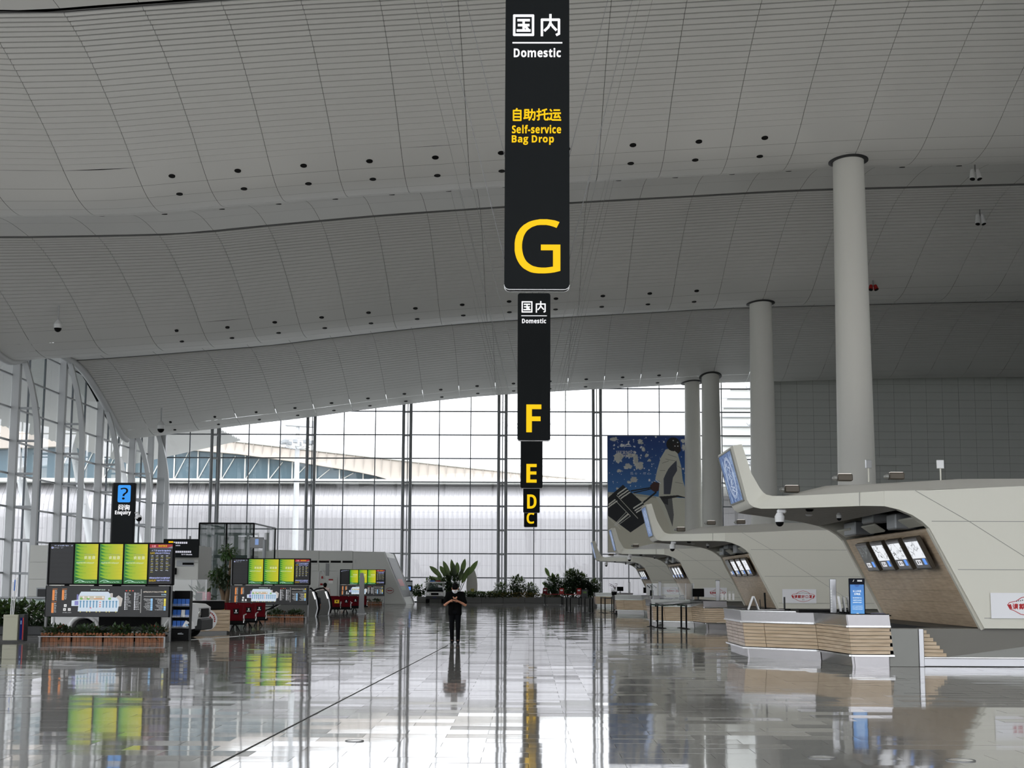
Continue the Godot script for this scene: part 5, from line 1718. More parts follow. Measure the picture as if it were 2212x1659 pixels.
func planter_boxes(at: Vector3, n: int, step: float, where: String, sd: int) -> void:
	for i in n:
		var o := thing("planter_box", "teak planter box of low dark plants under the %s, %s" % [where, ["leftmost", "second from left", "third from left", "rightmost"][i + (4 - n if i else 0)]], "planter", at + Vector3((i - (n - 1) / 2.0) * step, 0, 0), "planter boxes under the " + where)
		for r in 7:
			var w := (step - 0.04) / 7.0
			part(bx(Vector3(-step / 2 + 0.02 + w * (r + 0.5), 0.115, 0.14), Vector3(w - 0.006, 0.23, 0.03), 0.004), "plank", M.teak, o)
		var b := MB.new()
		b.box(Vector3(0, 0.105, 0), Vector3(step - 0.05, 0.20, 0.25))
		part(b, "soil", M.soil, o)
		for r in 9:
			part(tb([Vector3(-step / 2 + 0.06 + r * (step - 0.12) / 8.0, 0.20, 0.16), Vector3(-step / 2 + 0.06 + r * (step - 0.12) / 8.0, 0.255, 0.16)], [0.05, 0.03], 6), "edging_scallop", M.teak, o)
		part(leaf_ball(Vector3(0, 0.27, 0.0), Vector3(step * 0.5, 0.17, 0.16), 260, 0.15, sd + i), "foliage", M.leaf_dark, o, "", true)
		part(leaf_ball(Vector3(0, 0.32, 0.02), Vector3(step * 0.45, 0.13, 0.14), 40, 0.12, sd + 9 + i), "pale_leaves", M.leaf_mid, o, "", true)
		part(leaf_ball(Vector3(0.1, 0.36, 0.05), Vector3(step * 0.4, 0.1, 0.1), 7, 0.07, sd + 30 + i), "red_flowers", M.petal_red, o, "", true)

func left_side() -> void:
	board_prints()
	var bat := [P(-11.90, 0, 42.3), P(-11.78, 0, 68.0), P(-13.22, 0, 118.5)]
	for i in 3:
		info_board(bat[i], ["nearest", "second", "farthest"][i])
		planter_boxes(bat[i] + Vector3(-0.04 if i == 0 else 0.3, 0, 0.15), 4 if i == 0 else 3, 0.885, ["nearest board", "second board", "farthest board"][i], 40 * i + 3)
	info_sign()
	rack()
	pedestal()
	off_roader()
	enquiry_desk()
	white_block()
	lift()
	potted_tree()
	for q in [[52.3, -9.92, "nearest", 2], [55.6, -10.1, "second", 0], [58.6, -10.25, "third", 0]]:
		bench(P(q[1], 0, q[0]), "%s maroon seat bench of the front group behind the enquiry desk" % q[2], "front seat benches")
	for q in [[84.2, -9.98, "nearest"], [89.0, -10.02, "second"], [93.2, -10.05, "third"]]:
		bench(P(q[1], 0, q[0]), "%s maroon seat bench of the back group beside the escalator" % q[2], "back seat benches")
	var t := thing("totem", "slim grey standing totem in front of the back seat benches", "totem", P(-9.22, 0, 82.5))
	var b := MB.new()
	b.prism(PackedVector2Array([Vector2(-0.19, 0), Vector2(0.19, 0), Vector2(0.13, 0.35), Vector2(0.13, 1.95), Vector2(0.06, 2.25), Vector2(-0.12, 2.25), Vector2(-0.15, 0.35)]), -0.08, 0.08)
	part(b, "column", M.grey_metal, t)
	part(bx(Vector3(0, 0.02, 0), Vector3(0.5, 0.04, 0.34), 0.01), "foot_plate", M.steel, t)
	escalator()
	var p := thing("portal_gate", "grey portal sign gate with a small blue notice, behind the second board", "gate", P(-15.55, 0, 85.0))
	for x in [-0.43, 0.43]:
		b = MB.new()
		b.lathe([Vector2(0.001, 0), Vector2(0.105, 0), Vector2(0.105, 4.12), Vector2(0.001, 4.14)], 14)
		var o := part(b, "post", M.frame_grey, p)
		o.position = Vector3(x, 0, 0)
	part(bx(Vector3(0, 3.95, 0.02), Vector3(0.78, 0.62, 0.1), 0.02), "sign_panel", M.grey_metal, p)
	part(bx(Vector3(0.0, 4.0, 0.075), Vector3(0.2, 0.34, 0.01)), "blue_notice", glow("notice_glow", Color(0.55, 0.66, 0.86), 0.6), p)
	var rail := thing("guard_rail", "grey tubular guard rail with glass infill at the far left", "railing", P(-20.0, 0, 61.0))
	for q in [[1.02, 0.05], [0.70, 0.09]]:
		part(tb([Vector3(-6.5, q[0], 0), Vector3(5.6, q[0], 0)], q[1], 10), "rail", M.frame_grey, rail)
	for i in 9:
		part(bx(Vector3(-6.2 + 1.45 * i, 0.52, -0.04), Vector3(0.05, 1.02, 0.07), 0.01), "post", M.grey_metal, rail)
		if i < 8:
			part(bx(Vector3(-5.47 + 1.45 * i, 0.86, -0.04), Vector3(1.36, 0.24, 0.012)), "pane", M.glass_green, rail)
	var bed := thing("plant_bed", "dark green plant bed in front of the guard rail at the far left", "plants", P(-16.9, 0, 48.0))
	part(bx(Vector3(0, 0.14, 0), Vector3(4.6, 0.28, 1.6), 0.02), "trough", M.charcoal, bed)
	part(leaf_ball(Vector3(0, 0.55, 0), Vector3(2.3, 0.42, 0.8), 1500, 0.24, 71), "foliage", M.leaf_dark, bed, "", true)
	part(leaf_ball(Vector3(0, 0.78, 0.2), Vector3(2.2, 0.28, 0.7), 220, 0.22, 72), "pale_leaves", M.leaf_mid, bed, "", true)
	var line := structure("trim_1", "row of pale tactile studs across the floor left of the walking person")
	b = MB.new()
	var far := MB.new()
	for i in 60:
		var f := i / 59.0
		var m := b if i % 2 == 0 else far
		m.box(P(lerpf(-10.1, -8.1, f), 0.004, lerpf(43.2, 51.3, f)), Vector3(0.10, 0.008, 0.07))
	part(b, "stud", M.white, line, "", true)
	part(far, "stud", M.white, line, "", true)

func info_sign() -> void:
	var s := thing("enquiry_sign", "tall black enquiry pillar sign with a lit blue question mark panel", "sign", P(-13.68, 0, 50.0))
	part(bx(Vector3(0, 2.5, 0), Vector3(0.74, 5.0, 0.22), 0.02), "pillar", M.sign_black, s)
	part(bx(Vector3(-0.40, 2.5, -0.08), Vector3(0.06, 4.96, 0.2), 0.01), "side_fin", M.charcoal, s)
	var b := MB.new()
	b.prism(rounded(0.43, 0.58, 0.05), 0.0, 0.02, Transform3D(Basis(), Vector3(0.02, 4.63, 0.105)))
	part(b, "blue_panel", M.lit_blue_sign, s)
	text("?", M.black, s, "question_mark", Vector3(0.02, 4.63, 0.13), 0.26, 0.40)
	b = MB.new()
	glyph_mesh(b, "问询", -0.17, 4.26, 0.19, 0.01, 0.022, 0.115)
	part(b, "chinese_characters", M.lit_white_sign, s)
	text("Enquiry", M.lit_white_sign, s, "english_word", Vector3(0.0, 3.98, 0.115), 0.53, 0.17, true)
	dome_cam_on(P(-13.2, 3.9, 50.0), "small white dome camera fixed beside the enquiry pillar sign")

func dome_cam_on(at: Vector3, label: String) -> void:
	var o := thing("dome_camera", label, "camera", at)
	part(tb([Vector3(-0.16, 0.08, 0), Vector3(0.0, 0.10, 0), Vector3(0.02, 0.0, 0)], 0.03, 8), "arm", M.white, o)
	var b := MB.new()
	b.ball(Vector3(0.02, -0.08, 0), Vector3(0.12, 0.12, 0.12), 12, 8, -0.3, 1.0)
	part(b, "housing", M.white, o)
	b = MB.new()
	b.ball(Vector3(0.04, -0.1, 0.02), Vector3(0.1, 0.1, 0.1), 12, 8)
	part(b, "dome", M.black, o)

func rack() -> void:
	var at := P(-10.02, 0, 43.1)
	var s := thing("brochure_rack", "black standing rack of blue brochures beside the nearest board", "rack", at)
	part(bx(Vector3(0, 0.72, -0.14), Vector3(0.50, 1.42, 0.05), 0.01, Basis(Vector3.RIGHT, -0.06)), "back_panel", M.black, s)
	for x in [-0.265, 0.265]:
		part(bx(Vector3(x, 0.71, -0.05), Vector3(0.025, 1.42, 0.24), 0.006, Basis(Vector3.RIGHT, -0.04)), "side_panel", M.charcoal, s)
	part(bx(Vector3(0, 0.20, 0.05), Vector3(0.51, 0.40, 0.06), 0.01), "front_panel", M.black, s)
	part(bx(Vector3(0, 0.02, 0), Vector3(0.54, 0.04, 0.34), 0.01), "foot", M.black, s)
	part(bx(Vector3(0.02, 0.20, 0.083), Vector3(0.16, 0.025, 0.004), 0.0), "emblem_bar", M.frame_grey, s)
	part(bx(Vector3(0.0, 0.225, 0.083), Vector3(0.12, 0.012, 0.004), 0.0, Basis(Vector3(0, 0, 1), 0.15)), "emblem_swoosh", M.frame_grey, s)
	var names := ["top", "middle", "bottom"]
	var ord := ["first", "second", "third", "fourth"]
	for r in 3:
		var y := 0.985 - 0.31 * r
		part(bx(Vector3(0, y - 0.02, 0.0), Vector3(0.50, 0.03, 0.16), 0.004), "shelf", M.black, s)
		part(bx(Vector3(0, y + 0.03, 0.075), Vector3(0.50, 0.08, 0.012), 0.003), "shelf_lip", M.acrylic, s)
		for c in 4:
			var tilt := 0.0
			if r == 2 and c == 3:
				tilt = -0.5
			var o := thing("brochure", "blue brochure on the %s shelf of the rack, %s from the left" % [names[r], ord[c]], "brochure", at + Vector3(-0.18 + 0.12 * c - (0.03 if tilt else 0.0), y + 0.01, 0.015 if not tilt else 0.05), "brochures on the rack")
			var bs := Basis(Vector3(0, 0, 1), tilt) * Basis(Vector3.RIGHT, -0.12)
			part(bx(Vector3(0, 0.10, 0), Vector3(0.105, 0.20, 0.012), 0.0, bs), "pages", M.white if (r == 1 and c == 2 or tilt != 0.0) else M.blue, o)
			part(bx(Vector3(0, 0.075, 0.0075) if not tilt else Vector3(0.035, 0.075, 0.0075), Vector3(0.085, 0.05, 0.003), 0.0, bs), "cover_picture", mat("pale_blue", Color(0.55, 0.72, 0.86), 0.5), o)
			part(bx(Vector3(0, 0.16, -0.003) if not tilt else Vector3(0.075, 0.145, -0.003), Vector3(0.07, 0.03, 0.003), 0.0, bs), "cover_title", M.white, o)

func pedestal() -> void:
	var o := thing("pedestal_box", "pale speckled pedestal box with blue and red sticker on its side, at the far left", "box", P(-14.27, 0, 41.5))
	part(bx(Vector3(-0.06, 0.41, 0), Vector3(0.40, 0.70, 0.36), 0.01), "body", mat("pale_stone", Color(0.66, 0.655, 0.58), 0.6), o)
	part(bx(Vector3(-0.06, 0.725, 0), Vector3(0.41, 0.07, 0.37), 0.01), "lid", M.pale_stone, o)
	part(bx(Vector3(0.22, 0.40, -0.05), Vector3(0.16, 0.74, 0.34), 0.01), "side_leaf", M.charcoal, o)
	part(bx(Vector3(0.22, 0.38, 0.125), Vector3(0.07, 0.60, 0.008), 0.0), "blue_sticker", mat("deep_blue", Color(0.06, 0.12, 0.36), 0.5), o)
	part(bx(Vector3(0.275, 0.38, 0.125), Vector3(0.03, 0.60, 0.008), 0.0), "red_sticker", M.red, o)
	part(bx(Vector3(0.218, 0.55, 0.131), Vector3(0.022, 0.1, 0.004), 0.0), "sticker_mark", M.pale_blue, o)
	for i in 3:
		var x: float = [-0.13, -0.09, -0.05][i]
		var st := thing("thin_pole", "thin pale pole standing in the pedestal box, %s of three" % ["left", "middle", "right"][i], "pole", P(-14.27 + x, 0.76, 41.5), "poles in the pedestal box")
		part(tb([Vector3(0, 0, 0), Vector3(0.02 + 0.02 * i, 0.9 + 0.06 * i, 0)], 0.012, 6), "shaft", M.white, st)
		part(tb([Vector3(0.015 + 0.014 * i, 0.66, 0), Vector3(0.02 + 0.02 * i, 0.9 + 0.06 * i, 0)], 0.016, 6), "grip", M.blue if i == 1 else M.paper, st)
	var c := thing("service_cart", "cluttered cleaning cart behind the pedestal box, loaded with cloths and bags", "cart", P(-14.3, 0, 46.0))
	part(bx(Vector3(0.3, 0.42, 0), Vector3(0.9, 0.06, 0.5), 0.01), "deck", M.charcoal, c)
	part(bx(Vector3(0.3, 0.78, 0), Vector3(0.9, 0.05, 0.5), 0.01), "top_tray", M.grey_metal, c)
	for x in [-0.12, 0.72]:
		for z in [-0.22, 0.22]:
			part(tb([Vector3(x, 0.05, z), Vector3(x, 0.82, z)], 0.018, 6), "leg", M.steel, c)
			var w := MB.new()
			w.ball(Vector3(x, 0.05, z), Vector3(0.05, 0.05, 0.03), 10, 6)
			part(w, "caster", M.black, c)
	var g := MB.new()
	g.ball(Vector3(0.85, 0.48, 0.15), Vector3(0.17, 0.42, 0.2), 12, 8)
	part(g, "dark_bag", M.black_matt, c)
	for q in [[0.0, 0.88, 0.2, 0.14, "orange", Color(0.62, 0.42, 0.22)], [0.18, 0.90, 0.2, 0.18, "grey_cloth", Color(0.55, 0.56, 0.6)], [0.42, 0.86, 0.24, 0.10, "red_cloth", Color(0.5, 0.16, 0.18)], [0.42, 0.70, 0.26, 0.08, "yellow_cloth", Color(0.75, 0.58, 0.1)], [0.22, 0.98, 0.16, 0.12, "white_cloth", Color(0.75, 0.75, 0.76)]]:
		var fb := MB.new()
		fb.ball(Vector3(q[0], q[1], 0.1), Vector3(q[2] * 0.6, q[3], 0.2), 8, 6)
		part(fb, "folded_cloth", mat(q[4], q[5], 0.8), c)
	part(tb([Vector3(1.05, 1.02, 0.1), Vector3(0.9, 0.8, 0.1), Vector3(0.62, 0.82, 0.1)], 0.015, 6), "handle", M.steel, c)

func off_roader() -> void:
	var s := thing("off_road_car", "white off road car with black sills parked behind the nearest board", "car", P(-12.30, 0, 45.4))
	# body side outline, nose to the right
	var b := MB.new()
	var side := PackedVector2Array([Vector2(-1.80, 0.34)])
	for q in [[-0.95, 0.40], [1.90, 0.40]]:
		for i in 9:
			var a := PI * (1.0 - i / 8.0)
			side.append(Vector2(q[0] + cos(a) * q[1], 0.34 + sin(a) * 0.30))
	side.append_array(PackedVector2Array([Vector2(2.42, 0.40), Vector2(2.46, 0.92), Vector2(2.3, 1.02), Vector2(1.2, 1.10), Vector2(1.05, 1.18), Vector2(-1.80, 1.18)]))
	b.prism(side, -0.85, 0.85)
	part(b, "body", M.white, s)
	b = MB.new()
	b.prism(PackedVector2Array([Vector2(-1.78, 1.18), Vector2(1.05, 1.18), Vector2(0.65, 1.80), Vector2(0.50, 1.86), Vector2(-1.74, 1.86)]), -0.78, 0.78)
	part(b, "cabin", M.white, s)
	for q in [[-1.7, -0.85], [-0.75, 0.1]]:
		for z in [0.79, -0.79]:
			part(bx(Vector3((q[0] + q[1]) / 2, 1.5, z), Vector3(q[1] - q[0], 0.46, 0.02), 0.008), "side_window", M.black, s)
	part(bx(Vector3(0.88, 1.5, 0), Vector3(0.03, 0.6, 1.4), 0.0, Basis(Vector3(0, 0, 1), 0.54)), "windscreen", M.black, s)
	part(bx(Vector3(0.42, 0.70, 0.855), Vector3(1.86, 0.70, 0.03), 0.01), "door_panel", M.black, s, "dark lower door in shade")
	part(bx(Vector3(0.46, 0.30, 0.80), Vector3(1.95, 0.12, 0.18), 0.02), "sill", M.charcoal, s)
	part(bx(Vector3(2.44, 0.42, 0), Vector3(0.22, 0.34, 1.66), 0.04), "bumper", M.charcoal, s)
	part(bx(Vector3(2.46, 0.76, 0.0), Vector3(0.05, 0.26, 1.0), 0.01), "grille", M.black, s)
	for z in [0.66, -0.66]:
		var l := MB.new()
		l.ball(Vector3(2.44, 0.76, z), Vector3(0.05, 0.12, 0.12), 12, 8)
		part(l, "headlamp", M.chrome, s)
		for x in [-0.95, 1.90]:
			var pts := []
			for i in 9:
				var a := PI * i / 8.0
				pts.append(Vector3(x - cos(a) * 0.42, 0.30 + sin(a) * 0.36, z * 1.3))
			part(tb(pts, 0.06, 6), "fender_flare", M.white, s)
			var w := MB.new()
			var tf := Transform3D(Basis(Vector3.RIGHT, PI / 2), Vector3(x, 0.285, z * 1.13).snapped(Vector3(0.001, 0.001, 0.001)))
			w.lathe([Vector2(0.16, -0.12), Vector2(0.25, -0.12), Vector2(0.285, -0.08), Vector2(0.285, 0.08), Vector2(0.25, 0.12), Vector2(0.16, 0.12), Vector2(0.16, -0.12)], 24)
			var tyre := part(w, "tyre", M.black_matt, s)
			tyre.transform = tf
			w = MB.new()
			w.lathe([Vector2(0.001, -0.06), Vector2(0.16, -0.10), Vector2(0.16, 0.10), Vector2(0.06, 0.07), Vector2(0.001, 0.08)], 16)
			var rim := part(w, "wheel", M.charcoal, s)
			rim.transform = tf
			for i in 5:
				part(bx(Vector3(x + cos(TAU * i / 5) * 0.09, 0.285 + sin(TAU * i / 5) * 0.09, z * 1.13 + signf(z) * 0.1), Vector3(0.14, 0.035, 0.03), 0.01, Basis(Vector3(0, 0, 1), TAU * i / 5)), "spoke", M.grey_metal, s)
	for x in [-1.86, -1.98]:
		part(bx(Vector3(x, 0.66, 0.55), Vector3(0.07, 0.72, 0.16), 0.02), "rear_ladder", M.white, s)
	for z in [-0.6, 0.6]:
		part(tb([Vector3(-1.75, 1.92, z), Vector3(0.2, 1.92, z)], 0.03, 6), "roof_rail", M.black, s)

func enquiry_desk() -> void:
	var s := thing("enquiry_desk", "wood fronted enquiry desk with a round white and red emblem", "desk", P(-11.1, 0, 49.4), "", 0.55)
	for r in 6:
		part(bx(Vector3(0, 0.14 + 0.115 * r, 0.40), Vector3(2.2, 0.108, 0.04), 0.005), "front_plank", M.oak, s)
	part(bx(Vector3(0, 0.42, 0), Vector3(2.16, 0.70, 0.76)), "carcass", M.charcoal, s)
	part(bx(Vector3(1.12, 0.42, 0.0), Vector3(0.04, 0.70, 0.84), 0.006), "end_panel", M.oak, s)
	part(bx(Vector3(0, 0.045, 0.02), Vector3(2.1, 0.09, 0.74)), "plinth", M.grey_metal, s)
	part(bx(Vector3(-0.15, 0.925, 0.05), Vector3(2.2, 0.28, 0.74), 0.03), "raised_counter", M.black, s)
	part(bx(Vector3(-0.15, 1.075, 0.05), Vector3(2.24, 0.025, 0.78), 0.008), "counter_top", M.steel, s)
	var z := 0.425
	var b := MB.new()
	b.lathe([Vector2(0.34, 0.0), Vector2(0.34, 0.012), Vector2(0.001, 0.012)], 36)
	var o: Node3D = part(b, "emblem_disc", M.white, s)
	o.transform = Transform3D(Basis(Vector3.RIGHT, PI / 2), Vector3(0.35, 0.45, z))
	b = MB.new()
	b.lathe([Vector2(0.16, 0.0), Vector2(0.16, 0.006), Vector2(0.001, 0.006)], 28)
	o = part(b, "emblem_centre", M.red, s)
	o.transform = Transform3D(Basis(Vector3.RIGHT, PI / 2), Vector3(0.35, 0.44, z + 0.012))
	b = MB.new()
	for q in [[0.0, 0.04, 0.05], [-0.05, -0.01, 0.045], [0.05, 0.0, 0.04], [0.02, -0.07, 0.035], [-0.03, 0.09, 0.03]]:
		b.ball(Vector3(0.35 + q[0], 0.44 + q[1], z + 0.018), Vector3(q[2], q[2] * 0.8, 0.004), 10, 4)
	part(b, "emblem_figure", M.white, s)
	b = MB.new()
	for i in 15:
		var a := deg_to_rad(200.0 - 15.0 * i)
		b.box(Vector3(0.35 + cos(a) * 0.255, 0.45 + sin(a) * 0.255, z + 0.015), Vector3(0.045, 0.05, 0.006), 0.0, Basis(Vector3(0, 0, 1), a))
	part(b, "emblem_lettering", M.red, s)
	o = thing("sneeze_guard", "clear acrylic screen standing on the enquiry desk", "screen", P(-11.3, 1.09, 49.2), "", 0.3)
	part(bx(Vector3(0, 0.34, 0.22), Vector3(1.3, 0.68, 0.012)), "sheet", M.acrylic, o)
	part(bx(Vector3(0.65, 0.34, 0), Vector3(0.012, 0.68, 0.45)), "sheet", M.acrylic, o)
	for x in [-0.65, 0.15, 0.65]:
		part(bx(Vector3(x, 0.34, 0.22), Vector3(0.015, 0.68, 0.02)), "edge_strip", M.frame_grey, o)
	o = thing("desk_monitor", "black monitor seen from behind on the enquiry desk", "monitor", P(-10.95, 1.09, 49.55), "", 0.2)
	part(bx(Vector3(0, 0.13, 0), Vector3(0.22, 0.24, 0.05), 0.01), "screen_back", M.black, o)
	part(bx(Vector3(0, 0.012, 0), Vector3(0.16, 0.024, 0.14), 0.006), "foot", M.charcoal, o)
	for q in [[-12.05, 51.2, "pink padded chair behind the acrylic screen of the enquiry desk, left one"], [-11.25, 51.6, "pink padded chair behind the enquiry desk, right one"]]:
		o = thing("desk_chair", q[2], "chair", P(q[0], 0, q[1]), "chairs behind the enquiry desk")
		var pinkish := mat("pink", Color(0.72, 0.50, 0.54), 0.7)
		part(bx(Vector3(0, 1.02, 0), Vector3(0.52, 0.66, 0.1), 0.045), "backrest", pinkish, o)
		part(bx(Vector3(0, 0.52, -0.22), Vector3(0.5, 0.1, 0.48), 0.04), "seat", pinkish, o)
		part(tb([Vector3(0, 0.06, -0.2), Vector3(0, 0.5, -0.2)], 0.035, 8), "column", M.steel, o)
		for i in 5:
			part(tb([Vector3(0, 0.08, -0.2), Vector3(cos(TAU * i / 5) * 0.28, 0.035, -0.2 + sin(TAU * i / 5) * 0.28)], 0.025, 6), "leg", M.black, o)

func white_block() -> void:
	var s := thing("stair_block", "low white panelled block behind the nearest board with dark niche", "building block", P(-22.3, 0, 80.0))
	part(bx(Vector3(0, 1.82, -1.6), Vector3(9.1, 3.64, 3.2)), "core", M.panel_white, s)
	for r in 4:
		for c in 6:
			var x := -4.55 + 1.517 * (c + 0.5)
			var y := 0.455 + 0.91 * r
			if r == 0 and c == 0 or r == 0 and c == 1:
				y = 0.3
			part(bx(Vector3(x, 0.455 + 0.91 * r, 0.03), Vector3(1.505, 0.895, 0.05), 0.006), "cladding_panel", M.panel_white, s)
	part(bx(Vector3(-3.75, 1.02, 0.065), Vector3(0.72, 0.70, 0.04), 0.01), "niche_frame", M.frame_grey, s)
	part(bx(Vector3(-3.75, 1.02, 0.09), Vector3(0.58, 0.56, 0.02)), "niche", M.charcoal, s)
	part(bx(Vector3(3.85, 2.70, 0.06), Vector3(0.95, 0.32, 0.03), 0.008), "vent_frame", M.frame_grey, s)
	part(bx(Vector3(4.0, 2.68, 0.08), Vector3(0.6, 0.12, 0.02)), "vent_slot", M.black, s)
	part(bx(Vector3(3.2, 2.28, 0.14), Vector3(0.40, 0.36, 0.2), 0.02), "wall_box", M.black, s)
	part(bx(Vector3(2.96, 2.28, 0.14), Vector3(0.08, 0.36, 0.22), 0.02), "wall_box_end", M.steel, s)
	s = thing("direction_sign", "black direction sign with yellow pictogram squares above the white stair block", "sign", P(-18.55, 3.0, 79.3))
	part(bx(Vector3(0, 0.49, 0), Vector3(1.9, 0.98, 0.12), 0.02), "panel", M.sign_black, s)
	for r in 2:
		var y := 0.73 - 0.48 * r
		part(bx(Vector3(-0.55, y, 0.065), Vector3(0.25, 0.25, 0.014), 0.006), "pictogram_square", M.lit_yellow_sign, s)
		part(bx(Vector3(-0.55, y, 0.075), Vector3(0.12, 0.1, 0.008)), "pictogram", M.black, s)
		var b := MB.new()
		for i in (7 if r == 0 else 9):
			b.box(Vector3(-0.36 + 0.108 * i, y + 0.05, 0.065), Vector3(0.08, 0.10, 0.012))
		part(b, "chinese_characters", mat_dim_white(), s)
		text(["Check-in", "T2 T1 Shuttle"][r], mat_dim_white(), s, "english_words", Vector3([-0.2, 0.32][r], y - 0.09, 0.068), [0.3, 0.58][r], 0.07, true)
	for x in [-0.7, 0.7]:
		part(bx(Vector3(x, 0.3, -0.4), Vector3(0.06, 0.1, 0.76)), "bracket", M.charcoal, s)
	part(bx(Vector3(0.45, 1.05, 0), Vector3(0.1, 0.18, 0.08), 0.02), "roof_sensor", M.grey_metal, s)

func mat_dim_white() -> StandardMaterial3D:
	return glow("dim_white_sign", Color(0.9, 0.9, 0.95), 0.6)

func lift() -> void:
	var s := thing("glass_lift", "tall green glass lift tower with black frame, left of the second board", "lift", P(-19.35, 0, 95.0))
	var w := 3.5
	var d := 8.0
	var h := 5.45
	for x in [-w / 2, 0.0, w / 2]:
		part(bx(Vector3(x, h / 2, 0), Vector3(0.09, h, 0.12), 0.01), "mullion", M.black, s)
		part(bx(Vector3(x, h / 2, -d), Vector3(0.09, h, 0.12), 0.01), "mullion", M.black, s)
	for y in [0.1, 2.15, h]:
		part(bx(Vector3(0, y, 0), Vector3(w, 0.1, 0.12), 0.01), "transom", M.black, s)
		for x in [-w / 2, w / 2]:
			part(bx(Vector3(x, y, -d / 2), Vector3(0.1, 0.09, d), 0.01), "transom", M.black if y < 3 else M.frame_dark, s)
	var k := 0
	for x in [-w / 4, w / 4]:
		for q in [[0.15, 2.1], [2.2, h - 0.05]]:
			var b := MB.new()
			b.quad(Vector3(x - w / 4, q[0], 0), Vector3(x + w / 4, q[0], 0), Vector3(x + w / 4, q[1], 0), Vector3(x - w / 4, q[1], 0))
			part(b, "pane", M.glass_dark, s)
	for sd in [-1.0, 1.0]:
		for i in 3:
			var b := MB.new()
			b.quad(Vector3(sd * w / 2, 0.15, -d * i / 3.0), Vector3(sd * w / 2, 0.15, -d * (i + 1) / 3.0), Vector3(sd * w / 2, h, -d * (i + 1) / 3.0), Vector3(sd * w / 2, h, -d * i / 3.0))
			part(b, "pane", M.glass_green, s)
	part(bx(Vector3(0, h + 0.03, -d / 2), Vector3(w - 0.1, 0.05, d - 0.1)), "roof_pane", M.glass_green, s)
	# cab and steelwork inside
	part(bx(Vector3(-0.2, 3.4, -4.5), Vector3(2.4, 0.18, 3.0), 0.02), "cab_floor", M.charcoal, s)
	part(bx(Vector3(-0.2, 4.9, -4.5), Vector3(2.4, 0.12, 3.0), 0.02), "cab_roof", M.frame_grey, s)
	for i in 9:
		part(bx(Vector3(-1.45 + 0.36 * i, 1.5, -2.2 - 0.3 * (i % 3)), Vector3(0.14, 2.8, 0.05), 0.01), "fin", M.frame_grey, s)
	for i in 2:
		part(bx(Vector3(0.4 + 0.75 * i, 4.75, -3.2), Vector3(0.5, 0.05, 0.3)), "cab_light", glow("cab_glow", Color(0.95, 0.97, 1.0), 1.2), s)
	for i in 5:
		part(bx(Vector3(-1.5 + 0.7 * i, 4.0, -7.3), Vector3(0.3, 2.2, 0.06)), "guide_plate", M.panel_white, s)
	part(bx(Vector3(0, 3.0, -7.5), Vector3(3.2, 0.25, 0.2)), "beam", M.frame_grey, s)

func potted_tree() -> void:
	var s := thing("potted_tree", "two tiered potted tree with forked trunk between desk and second board", "tree", P(-14.25, 0, 70.0))
	var b := MB.new()
	b.lathe([Vector2(0.001, 0), Vector2(0.32, 0), Vector2(0.42, 0.62), Vector2(0.38, 0.62), Vector2(0.001, 0.56)], 20)
	part(b, "pot", M.charcoal, s)
	b = MB.new()
	b.tube([Vector3(0, 0.5, 0), Vector3(-0.06, 1.0, 0), Vector3(-0.28, 1.7, 0.05), Vector3(-0.35, 2.1, 0.05)], [0.16, 0.11, 0.08, 0.05], 10)
	b.tube([Vector3(0.02, 0.5, 0), Vector3(0.12, 1.1, 0), Vector3(0.2, 2.0, 0), Vector3(0.22, 2.9, 0), Vector3(0.1, 3.3, 0)], [0.15, 0.11, 0.08, 0.05, 0.03], 10)
	part(b, "trunk", M.bark, s)
	part(leaf_ball(Vector3(-0.1, 1.95, 0), Vector3(0.68, 0.5, 0.55), 420, 0.2, 81, 0.7), "lower_crown", M.leaf_dark, s, "", true)
	part(leaf_ball(Vector3(-0.35, 2.1, 0.1), Vector3(0.5, 0.25, 0.4), 80, 0.2, 82, 0.7), "pale_leaves", M.leaf_mid, s, "", true)
	part(leaf_ball(Vector3(0.08, 3.1, 0), Vector3(0.44, 0.36, 0.4), 260, 0.19, 83, 0.8), "upper_crown", M.leaf_mid, s, "", true)
	s = thing("leafy_plant", "dark broad leaved plant beside the enquiry desk under the potted tree", "plant", P(-12.15, 0, 55.5))
	b = MB.new()
	b.lathe([Vector2(0.001, 0), Vector2(0.2, 0), Vector2(0.26, 0.5), Vector2(0.001, 0.45)], 14)
	part(b, "pot", M.charcoal, s)
	part(leaf_ball(Vector3(0, 1.0, 0), Vector3(0.4, 0.45, 0.35), 90, 0.36, 85, 0.3), "foliage", M.leaf_dark, s, "", true)

